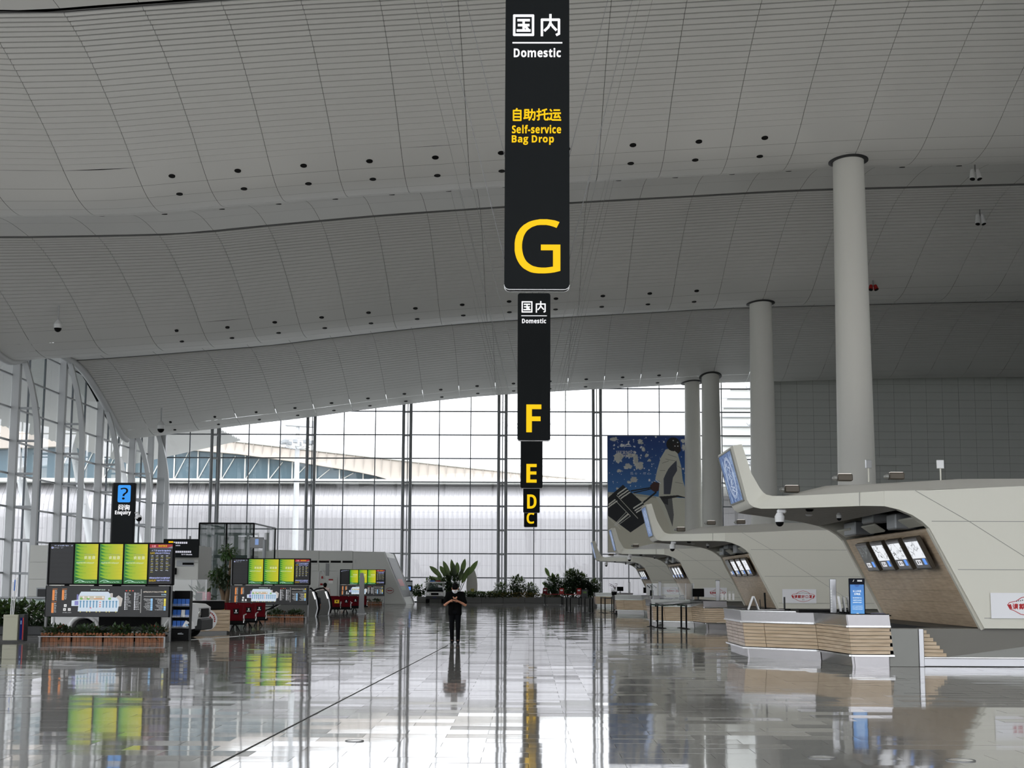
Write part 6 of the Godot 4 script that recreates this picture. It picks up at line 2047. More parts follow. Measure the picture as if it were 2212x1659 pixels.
func bench(at: Vector3, label: String, group: String) -> void:
	var s := thing("seat_bench", label, "bench", at, group)
	for i in 4:
		var x := -0.30 - 0.58 * i
		var rows := []
		for r in 6:      # back shell, seen from behind, leaning towards the camera at the top
			var t := r / 5.0
			var row := PackedVector3Array()
			for c in 5:
				var u := c / 4.0 - 0.5
				row.append(Vector3(x + u * lerpf(0.46, 0.53, t), 0.36 + 0.54 * t, 0.10 + 0.12 * t + 0.05 * (u * u * 4.0 - 1.0) * -1.0))
			rows.append(row)
		var b := MB.new()
		b.grid(rows)
		var inner := []
		for r in rows:
			var row := PackedVector3Array()
			for p in r:
				row.append(p - Vector3(0, 0, 0.035))
			inner.append(row)
		b.grid(inner, true)
		for r in 5:
			b.quado(rows[r][0], rows[r + 1][0], inner[r + 1][0], inner[r][0], Vector3(x, 0.6, 0.1))
			b.quado(rows[r][4], rows[r + 1][4], inner[r + 1][4], inner[r][4], Vector3(x, 0.6, 0.1))
		for c in 4:
			b.quado(rows[5][c], rows[5][c + 1], inner[5][c + 1], inner[5][c], Vector3(x, 0.6, 0.1))
		var bk := part(b, "backrest", M.maroon, s)
		if i == 1 and label.begins_with("nearest"):
			part(bx(Vector3(x + 0.08, 0.66, 0.232), Vector3(0.26, 0.19, 0.006)), "yellow_sticker", M.yellow, bk)
			part(bx(Vector3(x + 0.08, 0.67, 0.236), Vector3(0.07, 0.08, 0.004)), "sticker_mark", M.black, bk)
		elif i == 0:
			part(bx(Vector3(x + 0.03, 0.68, 0.235), Vector3(0.19, 0.19, 0.006)), "black_sticker", M.black, bk)
			part(bx(Vector3(x + 0.03, 0.70, 0.239), Vector3(0.05, 0.07, 0.004)), "sticker_mark", M.white, bk)
			part(bx(Vector3(x + 0.03, 0.635, 0.239), Vector3(0.12, 0.02, 0.004)), "sticker_mark", M.white, bk)
		part(bx(Vector3(x, 0.36, -0.14), Vector3(0.5, 0.05, 0.46), 0.02), "seat", M.maroon, s)
	part(bx(Vector3(-1.17, 0.26, -0.02), Vector3(2.4, 0.1, 0.12), 0.01), "beam", M.black, s)
	part(bx(Vector3(-1.17, 0.30, 0.08), Vector3(2.34, 0.10, 0.05), 0.01), "rear_skirt", M.black, s)
	for x in [-0.02, -0.6, -1.18, -1.76, -2.34]:
		part(tb([Vector3(x, 0.28, 0.12), Vector3(x, 0.55, 0.06), Vector3(x, 0.58, -0.28)], 0.022, 6), "armrest", M.chrome, s)
	for x in [-0.35, -1.95]:
		for e in [-1.0, 1.0]:
			part(tb([Vector3(x, 0.24, -0.02), Vector3(x + 0.07 * e, 0.16, 0.03), Vector3(x + 0.11 * e, 0.0, 0.14)], 0.022, 6), "leg", M.black, s)
			part(tb([Vector3(x, 0.24, -0.02), Vector3(x + 0.07 * e, 0.14, -0.12), Vector3(x + 0.11 * e, 0.0, -0.3)], 0.022, 6), "leg", M.black, s)

func escalator() -> void:
	var s := thing("escalator", "escalator with grey rounded newels and lit balustrades going down to the left", "escalator", P(-10.62, 0, 78.3))
	for q in [[2.0, -0.16], [-1.55, 0.0]]:
		var b := MB.new()
		var x: float = q[1]
		b.prism(PackedVector2Array([Vector2(-5.0, -2.4), Vector2(-0.35, -0.03), Vector2(-0.05 + x, 0.0), Vector2(0.02 + x, 0.4), Vector2(-0.06 + x, 0.85), Vector2(-0.2 + x, 1.25), Vector2(-0.34 + x, 1.32), Vector2(-0.7, 1.25), Vector2(-5.0, -1.0)]), q[0] - 0.14, q[0] + 0.14)
		part(b, "balustrade", mat("balustrade_grey", Color(0.36, 0.36, 0.35), 0.4), s)
		part(tb([Vector3(-0.05 + x, 0.0, q[0] + 0.12), Vector3(0.03 + x, 0.4, q[0] + 0.12), Vector3(-0.05 + x, 0.85, q[0] + 0.12), Vector3(-0.19 + x, 1.25, q[0] + 0.12)], 0.04, 8), "newel_edge", M.steel, s)
		part(tb([Vector3(-0.10 + x, 0.86, q[0] + 0.16), Vector3(-0.24 + x, 1.24, q[0] + 0.16)], 0.03, 6), "balustrade_light", glow("strip_white", Color(1, 1, 1), 1.0), s)
		part(tb([Vector3(-5.0, -0.92, q[0]), Vector3(-0.72, 1.36, q[0]), Vector3(-0.36 + x, 1.42, q[0]), Vector3(-0.12 + x, 1.2, q[0]), Vector3(0.05 + x, 0.8, q[0]), Vector3(0.1 + x, 0.4, q[0]), Vector3(0.02 + x, 0.1, q[0])], 0.045, 8), "handrail", M.black, s)
	for i in 9:
		part(bx(Vector3(-0.55 - 0.4 * i, -0.2 - 0.21 * i, 0.2), Vector3(0.42, 0.22, 2.4), 0.01), "step", M.grey_metal, s)
	part(bx(Vector3(-0.1, 0.004, 0.2), Vector3(0.5, 0.008, 2.6)), "comb_plate", M.steel, s)
	var pit := structure("trim_2", "lining of the escalator well")
	part(bx(P(-14.1, -2.6, 78.3), Vector3(6.4, 0.1, 3.0)), "well_floor", M.charcoal, pit)
	for d in [76.85, 79.75]:
		part(bx(P(-14.1, -1.35, d), Vector3(6.4, 2.4, 0.06)), "well_side", M.frame_grey, pit)

# ---------------------------------------------------------------- far end: white building, plant bed, cart, kiosks, queue posts
func far_side() -> void:
	var F := 121.0
	var s := thing("angled_building", "long low white building with slanted glazed end and four dark vents", "building", P(0, 0, F))
	var b := MB.new()
	b.prism(PackedVector2Array([Vector2(-24, 0), Vector2(-9.95, 0), Vector2(-11.75, 4.22), Vector2(-24, 4.42)]), -8.4, -0.05)
	part(b, "body", M.panel_white, s)
	for q in [[-24.0, -20.4], [-20.38, -17.06], [-17.04, -14.3]]:
		for r in [[0.05, 1.32], [1.34, 2.66], [2.68, 4.3]]:
			part(bx(Vector3((q[0] + q[1]) / 2, (r[0] + r[1]) / 2, 0.0), Vector3(q[1] - q[0] - 0.02, r[1] - r[0], 0.05), 0.006), "cladding_panel", M.panel_white, s)
	b = MB.new()
	b.prism(PackedVector2Array([Vector2(-14.28, 0.05), Vector2(-9.98, 0.05), Vector2(-10.52, 1.32), Vector2(-14.28, 1.32)]), -0.02, 0.025)
	part(b, "cladding_panel", M.panel_white, s)
	b = MB.new()
	b.prism(PackedVector2Array([Vector2(-14.28, 1.34), Vector2(-10.53, 1.34), Vector2(-11.09, 2.66), Vector2(-14.28, 2.66)]), -0.02, 0.025)
	part(b, "cladding_panel", M.panel_white, s)
	b = MB.new()
	b.prism(PackedVector2Array([Vector2(-14.28, 2.68), Vector2(-11.1, 2.68), Vector2(-11.75, 4.2), Vector2(-14.28, 4.25)]), -0.02, 0.025)
	part(b, "cladding_panel", M.panel_white, s)
	for i in 4:
		part(bx(Vector3(-17.6 + 0.96 * i, 3.42, 0.03), Vector3(0.83, 0.17, 0.04)), "vent_slot", M.black, s)
	part(bx(Vector3(-16.1, 3.42, 0.015), Vector3(4.1, 0.36, 0.05), 0.01), "vent_frame", M.panel_white, s)
	part(bx(Vector3(-16.35, 2.78, 0.035), Vector3(0.28, 1.0, 0.03), 0.006), "grey_panel", M.grey_metal, s)
	part(bx(Vector3(-16.0, 1.12, 0.035), Vector3(0.95, 2.1, 0.03), 0.006), "service_door", M.panel_white, s)
	part(bx(Vector3(-16.05, 1.85, 0.055), Vector3(0.36, 0.36, 0.012)), "door_notice", M.paper, s)
	part(bx(Vector3(-16.05, 1.97, 0.064), Vector3(0.36, 0.12, 0.008)), "notice_heading", M.red, s)
	part(bx(Vector3(-16.75, 2.15, 0.1), Vector3(0.13, 0.2, 0.1), 0.02), "alarm_bell", M.red, s)
	part(bx(Vector3(-16.8, 1.6, 0.1), Vector3(0.2, 0.15, 0.06), 0.01), "call_point", M.red, s)
	part(tb([Vector3(-17.05, 0.4, 0.1), Vector3(-17.05, 2.55, 0.1), Vector3(-16.95, 2.72, 0.1), Vector3(-16.75, 2.72, 0.1), Vector3(-16.66, 2.55, 0.1), Vector3(-16.66, 2.4, 0.1)], 0.03, 8), "white_pipe", M.white, s)
	# slanted end face with dark glazing, near edge strip bright
	var n := Vector3(4.22, 1.8, 0).normalized()
	var g := MB.new()
	g.quado(Vector3(-10.2, 0.6, -0.5) + n * 0.03, Vector3(-10.2, 0.6, -7.9) + n * 0.03, Vector3(-11.55, 3.8, -7.9) + n * 0.03, Vector3(-11.55, 3.8, -0.5) + n * 0.03, Vector3(-14, 2, -4))
	part(g, "end_glazing", M.charcoal, s)
	part(tb([Vector3(-9.93, 0.02, 0.0), Vector3(-11.75, 4.24, 0.0)], 0.05, 6), "edge_trim", M.white, s)
	part(tb([Vector3(-9.9, 0.02, -8.4), Vector3(-11.72, 4.24, -8.4)], 0.06, 6), "edge_trim", M.white, s)
	for q in [[1.75, M.red, 0.62], [1.28, M.leaf_mid, 0.34]]:
		var c := Vector3(-9.95 - q[0] * 0.4265, q[0], -3.6) + n * 0.05
		var ub := MB.new()
		var up := Vector3(-1.8, 4.22, 0).normalized()
		ub.quado(c - up * q[2] * 0.5 + Vector3(0, 0, 2.2), c - up * q[2] * 0.5 - Vector3(0, 0, 2.2), c + up * q[2] * 0.5 - Vector3(0, 0, 2.2), c + up * q[2] * 0.5 + Vector3(0, 0, 2.2), Vector3(-14, 2, -4))
		part(ub, "end_poster", q[1], s, "red and green poster on the slanted end")
	var ns := thing("notice_sheet", "round red outlined badge notice on the white building right of the farthest board", "notice", P(-11.25, 1.12, F - 0.06))
	b = MB.new()
	var ring := []
	for i in 25:
		ring.append(Vector3(cos(TAU * i / 24) * 0.30, sin(TAU * i / 24) * 0.22, 0))
	b.tube(ring, 0.014, 5)
	part(b, "badge_ring", M.red, ns)
	part(bx(Vector3(0, 0, -0.005), Vector3(0.4, 0.07, 0.008)), "badge_lettering", M.red, ns)
	part(bx(Vector3(-0.08, 0, -0.012), Vector3(0.72, 0.5, 0.008)), "sheet", M.panel_white, ns)
	kiosk(P(-10.52, 0, 131.0), "self service kiosk with a lit blue screen at the end of the white building")
	plant_bed()
	cart()
	queue()

func kiosk(at: Vector3, label: String) -> void:
	var s := thing("kiosk", label, "kiosk", at)
	part(bx(Vector3(0, 0.50, 0), Vector3(0.62, 1.0, 0.5), 0.03), "body", M.frame_grey, s)
	part(bx(Vector3(0, 0.05, 0.01), Vector3(0.64, 0.1, 0.52), 0.01), "base", M.black, s)
	part(bx(Vector3(0, 1.23, 0.02), Vector3(0.64, 0.5, 0.44), 0.03, Basis(Vector3.RIGHT, -0.15)), "head", M.black, s)
	part(bx(Vector3(-0.02, 1.27, 0.235), Vector3(0.42, 0.30, 0.02), 0.0, Basis(Vector3.RIGHT, -0.15)), "screen", glow("kiosk_screen", Color(0.35, 0.55, 0.9), 0.8), s)
	part(bx(Vector3(0, 1.72, -0.06), Vector3(0.62, 0.42, 0.2), 0.03), "top_panel", M.frame_grey, s)
	part(bx(Vector3(0, 1.90, -0.05), Vector3(0.63, 0.12, 0.21), 0.02), "header", M.charcoal, s)
	for y in [0.75, 0.42]:
		part(bx(Vector3(0, y, 0.252), Vector3(0.5, 0.015, 0.01)), "slot", M.black, s)
		part(bx(Vector3(0, y - 0.1, 0.252), Vector3(0.2, 0.05, 0.01)), "label_plate", M.charcoal, s)
	part(bx(Vector3(-0.42, 0.72, 0.0), Vector3(0.08, 0.9, 0.3), 0.02), "side_bag_post", M.black, s)

func plant_bed() -> void:
	var s := thing("planter_bed", "long grey kerbed planting bed along the foot of the far glass wall", "planter", P(-1.9, 0, 134.8))
	for i in 9:
		part(bx(Vector3(-8.1 + 1.93 * i + 0.96, 0.27, 1.2), Vector3(1.92, 0.54, 0.2), 0.02), "kerb_stone", M.grey_metal if false else mat("kerb", Color(0.40, 0.40, 0.39), 0.6), s)
	part(bx(Vector3(0.6, 0.24, 0), Vector3(17.3, 0.48, 2.4)), "soil", M.soil, s)
	part(leaf_ball(Vector3(-2.5, 0.66, 0.75), Vector3(5.5, 0.26, 0.6), 2600, 0.24, 91), "ground_cover", M.leaf_dark, s, "", true)
	part(leaf_ball(Vector3(0.6, 0.66, 0.95), Vector3(4.0, 0.2, 0.35), 900, 0.2, 92), "yellow_cover", M.leaf_yellow, s, "", true)
	part(leaf_ball(Vector3(-2.0, 0.68, 0.95), Vector3(3.0, 0.16, 0.3), 260, 0.17, 93), "green_cover", M.leaf_mid, s, "", true)
	part(leaf_ball(Vector3(5.6, 0.70, 0.7), Vector3(3.4, 0.3, 0.6), 800, 0.2, 94), "ground_cover", M.leaf_dark, s, "", true)
	part(leaf_ball(Vector3(-1.8, 0.92, 0.2), Vector3(3.3, 0.1, 0.3), 70, 0.16, 95), "red_flowers", M.petal_red, s, "", true)
	# shrubs, one by one: x, height, half width, leaves, size, kind
	var at := P(-1.9, 0.45, 134.8)
	var list := [
		[-7.9, 1.0, 0.65, 110, 0.34, "leafy low bush left of the white cart"], [-6.7, 1.75, 0.55, 170, 0.26, "dark round shrub beside the white cart"], [-4.9, 2.25, 0.75, 130, 0.42, "spiky shrub behind the white cart"],
		[-0.35, 1.35, 0.65, 90, 0.30, "open dark shrub right of the walking person"], [1.05, 1.95, 0.85, 150, 0.33, "feathery dark shrub left of the middle post pair"], [2.35, 1.25, 0.65, 110, 0.30, "low dark shrub at the middle post pair"],
		[4.35, 2.0, 0.75, 260, 0.30, "dense dark shrub right of the middle post pair"], [5.6, 1.55, 0.75, 200, 0.28, "grassy dark shrub between the dense ones"], [6.75, 2.15, 0.85, 240, 0.34, "broad leaved dark shrub with a flat top"], [8.0, 1.65, 0.6, 150, 0.30, "small dark shrub beside the pale cone stone"],
	]
	var n := 0
	for q in list:
		var o := thing("shrub", q[5], "shrub", at + Vector3(q[0] - 0.2, 0, 0.1), "shrubs in the far planting bed")
		part(tb([Vector3(0, 0, 0), Vector3(0.05, q[1] * 0.6, 0)], [0.06, 0.03], 6), "stem", M.bark, o)
		part(leaf_ball(Vector3(0, q[1] * 0.62, 0), Vector3(q[2], q[1] * 0.40, 0.6), int(q[3] * 2.4), q[4], 100 + n, 0.25), "foliage", M.leaf_dark, o, "", true)
		part(leaf_ball(Vector3(-0.1, q[1] * 0.66, 0.2), Vector3(q[2], q[1] * 0.34, 0.5), q[3] / 5, q[4], 130 + n, 0.25), "pale_leaves", M.leaf_mid, o, "", true)
		n += 1
	# big fan of upright paddle leaves
	var o := thing("paddle_leaf_plant", "tall dark plant with a fan of upright paddle leaves behind the walking person", "plant", P(-6.55, 0.45, 134.6))
	for i in 13:
		var a := lerpf(-0.75, 0.42, i / 12.0) + 0.05 * sin(i * 2.3)
		var l := 1.5 + 0.9 * sin(i * 1.7) * sin(i * 1.7)
		var z := 0.25 * sin(i * 2.9)
		var base := Vector3(0.03 * i - 0.2, 0.1, 0)
		var mid := base + Vector3(sin(a) * l * 0.9, cos(a) * l * 0.95, z)
		part(tb([base, mid], [0.035, 0.02], 5), "leaf_stalk", M.leaf_mid, o)
		var b := MB.new()
		paddle(b, mid - (mid - base).normalized() * 0.15, Vector3(sin(a * 1.25), cos(a * 1.25), 0.15 * sin(i * 1.3)), 1.45 + 0.3 * cos(i * 1.1), 0.46)
		part(b, "paddle_leaf", M.leaf_dark if i % 4 else M.leaf_mid, o)
	o = thing("slender_plant", "sparse plant with a few grey green paddle leaves left of the round shrub tree", "plant", P(2.5, 0.45, 134.6))
	for q in [[-0.9, 2.4, -0.35], [-0.25, 1.75, -0.2], [-0.75, 1.15, -1.1], [0.5, 0.9, 0.7]]:
		var mid := Vector3(q[0] * 0.75, q[1] * 0.8, 0)
		part(tb([Vector3(0.45, 0, 0), mid * 0.6 + Vector3(0.2, 0, 0), mid], 0.025, 5), "leaf_stalk", M.leaf_light, o)
		var b := MB.new()
		paddle(b, mid, Vector3(q[2], 0.8, 0.1), 0.95, 0.34)
		part(b, "paddle_leaf", M.leaf_mid, o)
	o = thing("round_tree", "small round headed dark tree in the far bed near the right queue posts", "tree", P(3.95, 0.45, 134.5))
	part(tb([Vector3(0, 0, 0), Vector3(0.03, 0.9, 0), Vector3(-0.05, 1.5, 0)], [0.09, 0.07, 0.05], 8), "trunk", M.bark, o)
	part(leaf_ball(Vector3(-0.05, 1.75, 0), Vector3(0.75, 0.85, 0.7), 900, 0.26, 150), "crown", M.leaf_dark, o, "", true)
	part(leaf_ball(Vector3(-0.05, 1.9, 0.2), Vector3(0.75, 0.75, 0.6), 60, 0.24, 151), "pale_leaves", M.leaf_mid, o, "", true)
	part(leaf_ball(Vector3(-0.95, 1.5, 0), Vector3(0.35, 0.15, 0.3), 40, 0.22, 152), "side_branch", M.leaf_mid, o, "", true)
	for q in [[5.0, 1.35, 0.45, "grassy pot plant at the right end of the far bed"], [5.6, 1.05, 0.4, "small grassy plant at the far right post pair"]]:
		o = thing("grass_tuft", q[3], "plant", P(q[0], 0.45, 134.4), "grassy plants at the right end of the bed")
		part(leaf_ball(Vector3(0, q[1] * 0.7, 0), Vector3(q[2], q[1] * 0.42, 0.4), 230, 0.34, int(q[0] * 30), -0.2), "blades", M.leaf_dark, o, "", true)
		part(tb([Vector3(0, 0, 0), Vector3(0, q[1] * 0.6, 0)], 0.05, 6), "stem", M.bark, o)
	# pale carved stones
	for q in [[-5.15, 2.75, 0.5, "tall pale leaf shaped stone right of the fan plant"], [-7.2, 1.7, 0.42, "pale pointed stone left of the walking person's head"], [-3.1, 0.85, 0.5, "low pale peaked stone in the far bed left of the posts"], [0.05, 1.1, 0.4, "pale cone stone in the far bed under the flat topped shrub"], [1.55, 1.55, 0.42, "tall pale pointed stone beside the slender plant"], [2.35, 0.75, 0.62, "low pale peaked stone near the red queue tape"]]:
		o = thing("carved_stone", q[3], "stone", P(q[0], 0.40, 134.9 if q[1] < 2.0 else 135.2), "pale carved stones in the far bed")
		var b := MB.new()
		var pl := PackedVector2Array()
		var round: bool = q[1] > 2.0
		for i in 13:
			var t := i / 12.0
			var w: float = q[2] * (pow(sin(PI * (0.2 + 0.78 * t)), 0.6) if round else pow(1.0 - t, 0.8))
			pl.append(Vector2(w + (0.0 if round else 0.04 * (1.0 - t)), q[1] * t))
		for i in range(12, -1, -1):
			var p := pl[i]
			pl.append(Vector2(-p.x - 0.001, p.y))
		b.prism(pl, -0.12, 0.12)
		part(b, "slab", M.stone, o)
		if round:
			part(bx(Vector3(0.05, 0.55, 0.15), Vector3(0.32, 0.62, 0.03), 0.0), "yellow_card", mat("card_yellow", Color(0.72, 0.70, 0.36), 0.6), o)

func cart() -> void:
	var s := thing("patrol_cart", "small white patrol cart with red and blue light bar facing the camera", "vehicle", P(-8.2, 0, 130.6))
	var w := 1.62
	part(bx(Vector3(0, 0.78, 0), Vector3(w, 0.42, 0.5), 0.06), "front_body", M.white, s)
	part(bx(Vector3(0, 0.80, -1.2), Vector3(w, 0.5, 1.9), 0.05), "rear_body", M.white, s)
	part(bx(Vector3(0, 0.48, 0.1), Vector3(w * 0.98, 0.26, 0.4), 0.05), "bumper", M.charcoal, s)
	part(bx(Vector3(0, 0.80, 0.26), Vector3(0.66, 0.2, 0.03), 0.01), "grille", M.black, s)
	part(bx(Vector3(0, 0.50, 0.31), Vector3(0.34, 0.11, 0.01)), "number_plate", mat("plate_blue", Color(0.12, 0.14, 0.3), 0.5), s)
	part(bx(Vector3(0, 1.08, -0.05), Vector3(w * 0.9, 0.2, 0.3), 0.03), "dash", M.black, s)
	var b := MB.new()
	b.quado(Vector3(-0.68, 1.15, 0.06), Vector3(0.68, 1.15, 0.06), Vector3(0.62, 1.72, -0.2), Vector3(-0.62, 1.72, -0.2), Vector3(0, 1.4, -2))
	part(b, "windscreen", M.glass_dark, s)
	for x in [-0.70, 0.70]:
		part(tb([Vector3(x, 1.1, 0.08), Vector3(x * 0.92, 1.76, -0.22)], 0.035, 6), "pillar", M.white, s)
		part(tb([Vector3(x, 1.0, -2.1), Vector3(x * 0.95, 1.76, -2.1)], 0.035, 6), "pillar", M.white, s)
		part(bx(Vector3(x * 0.82, 0.80, 0.26), Vector3(0.22, 0.15, 0.03), 0.02), "headlamp", M.chrome, s)
		part(bx(Vector3(x * 1.24, 1.2, -0.05), Vector3(0.14, 0.2, 0.06), 0.02), "mirror", M.black, s)
		for z in [-0.1, -1.7]:
			var t := MB.new()
			t.tube([Vector3(x * 0.98 - 0.1, 0.3, z), Vector3(x * 0.98 + 0.1, 0.3, z)], 0.3, 16)
			part(t, "tyre", M.black_matt, s)
	part(bx(Vector3(0, 1.80, -1.1), Vector3(w * 1.05, 0.12, 2.3), 0.05), "roof", M.white, s)
	part(bx(Vector3(0, 1.12, -1.5), Vector3(1.3, 0.5, 0.2), 0.05), "seat", M.black, s)
	part(bx(Vector3(-0.25, 1.92, -0.35), Vector3(0.4, 0.1, 0.2), 0.03), "blue_lamp", M.blue, s)
	part(bx(Vector3(0.25, 1.92, -0.35), Vector3(0.4, 0.1, 0.2), 0.03), "red_lamp", M.red, s)

func queue_post(at: Vector3, label: String, group: String) -> void:
	var o := thing("queue_post", label, "queue post", at, group)
	part(tb([Vector3(0, 0.02, 0), Vector3(0, 0.90, 0)], 0.034, 10), "post", M.black, o)
	var b := MB.new()
	b.lathe([Vector2(0.16, 0.0), Vector2(0.16, 0.012), Vector2(0.05, 0.03), Vector2(0.001, 0.03)], 18)
	part(b, "base", M.black, o)
	part(tb([Vector3(0, 0.84, 0), Vector3(0, 0.92, 0)], 0.042, 10), "belt_head", M.charcoal, o)

func belt(a: Vector3, b: Vector3, m: Material, label: String, group: String) -> void:
	single_bar(a, b, m, label, group)

func single_bar(a: Vector3, b: Vector3, m: Material, label: String, group: String) -> void:
	var q := MB.new()
	q.bar(a - a, b - a, 0.004, 0.05)
	single(q, "queue_belt", m, label, "belt", a, group)

func queue() -> void:
	var ord := ["first", "second", "third", "fourth", "fifth", "sixth", "seventh"]
	# by the second counter
	var green := mat("belt_green", Color(0.03, 0.16, 0.10), 0.7)
	var black: Material = M.black
	var g := "queue posts in front of the second counter"
	var a := [[4.90, 60.3], [5.05, 58.9], [5.15, 57.9], [5.86, 60.0], [5.94, 58.5], [6.0, 57.2]]
	for i in 6:
		queue_post(P(a[i][0], 0, a[i][1]), "black queue post in front of the second counter, %s from the left" % ord[i], g)
	for q in [[0, 1], [1, 2], [3, 4], [4, 5], [2, 3]]:
		single_bar(P(a[q[0]][0], 0.875, a[q[0]][1]), P(a[q[1]][0], 0.875, a[q[1]][1]), green, "dark green belt between the %s and %s posts before the second counter" % [ord[q[0]], ord[q[1]]], "green belts before the second counter")
	g = "queue posts in front of the third counter"
	a = [[4.36, 90.5], [4.5, 88.5], [5.15, 93.0], [4.95, 87.3], [5.03, 86.3], [6.28, 87.3], [6.42, 85.7]]
	for i in 7:
		queue_post(P(a[i][0], 0, a[i][1]), "black queue post in front of the third counter, %s from the left" % ord[[0, 1, 4, 2, 3, 5, 6][i]], g)
	for q in [[0, 1], [1, 3], [3, 4], [2, 5], [5, 6]]:
		single_bar(P(a[q[0]][0], 0.875, a[q[0]][1]), P(a[q[1]][0], 0.875, a[q[1]][1]), black, "black belt in front of the third counter, %s run" % ord[[[0, 1], [1, 3], [3, 4], [2, 5], [5, 6]].find(q)], "black belts before the third counter")
	g = "queue posts left of the third counter"
	a = [[2.32, 92.0], [2.52, 91.0], [3.35, 89.5], [3.62, 88.8], [3.75, 88.2]]
	for i in 5:
		queue_post(P(a[i][0], 0, a[i][1]), "black queue post left of the third counter, %s from the left" % ord[i], g)
	for i in 4:
		single_bar(P(a[i][0], 0.875, a[i][1]), P(a[i + 1][0], 0.875, a[i + 1][1]), black, "black belt left of the third counter, %s run from the left" % ord[i], "black belts left of the third counter")
	g = "far queue posts near the planting bed"
	a = [[1.32, 122.0], [2.66, 121.5], [2.72, 119.5], [4.05, 121.0], [4.18, 119.2]]
	var red := mat("belt_red", Color(0.55, 0.04, 0.05), 0.7)
	for i in 5:
		queue_post(P(a[i][0], 0, a[i][1]), "far black queue post near the planting bed, %s from the left" % ord[i], g)
	for q in [[0, 1], [1, 2], [1, 3], [3, 4]]:
		single_bar(P(a[q[0]][0], 0.875, a[q[0]][1]), P(a[q[1]][0], 0.875, a[q[1]][1]), red, "red belt near the planting bed, %s run from the left" % ord[[[0, 1], [1, 2], [1, 3], [3, 4]].find(q)], "red belts near the planting bed")
	for q in [[1.32, 122.05, M.maroon, "dark red notice plate on the leftmost far queue post"], [2.66, 121.55, M.red, "red notice plate on a far queue post left of the round tree"], [4.05, 121.05, M.red, "red notice plate on the far queue post right of the round tree"], [3.35, 89.55, M.charcoal, "grey green notice plate on a queue post left of the third counter"]]:
		var o := thing("notice_plate", q[3], "notice", P(q[0], 0.92, q[1]), "notice plates on queue posts")
		part(bx(Vector3(0, 0.22, 0), Vector3(0.36, 0.46, 0.03), 0.008), "plate", q[2], o)
		part(bx(Vector3(0, 0.28, 0.018), Vector3(0.2, 0.12, 0.006)), "print", M.white if q[2] != M.charcoal else M.leaf_light, o)
		part(bx(Vector3(0, -0.0, 0), Vector3(0.05, 0.06, 0.03)), "clip", M.black, o)

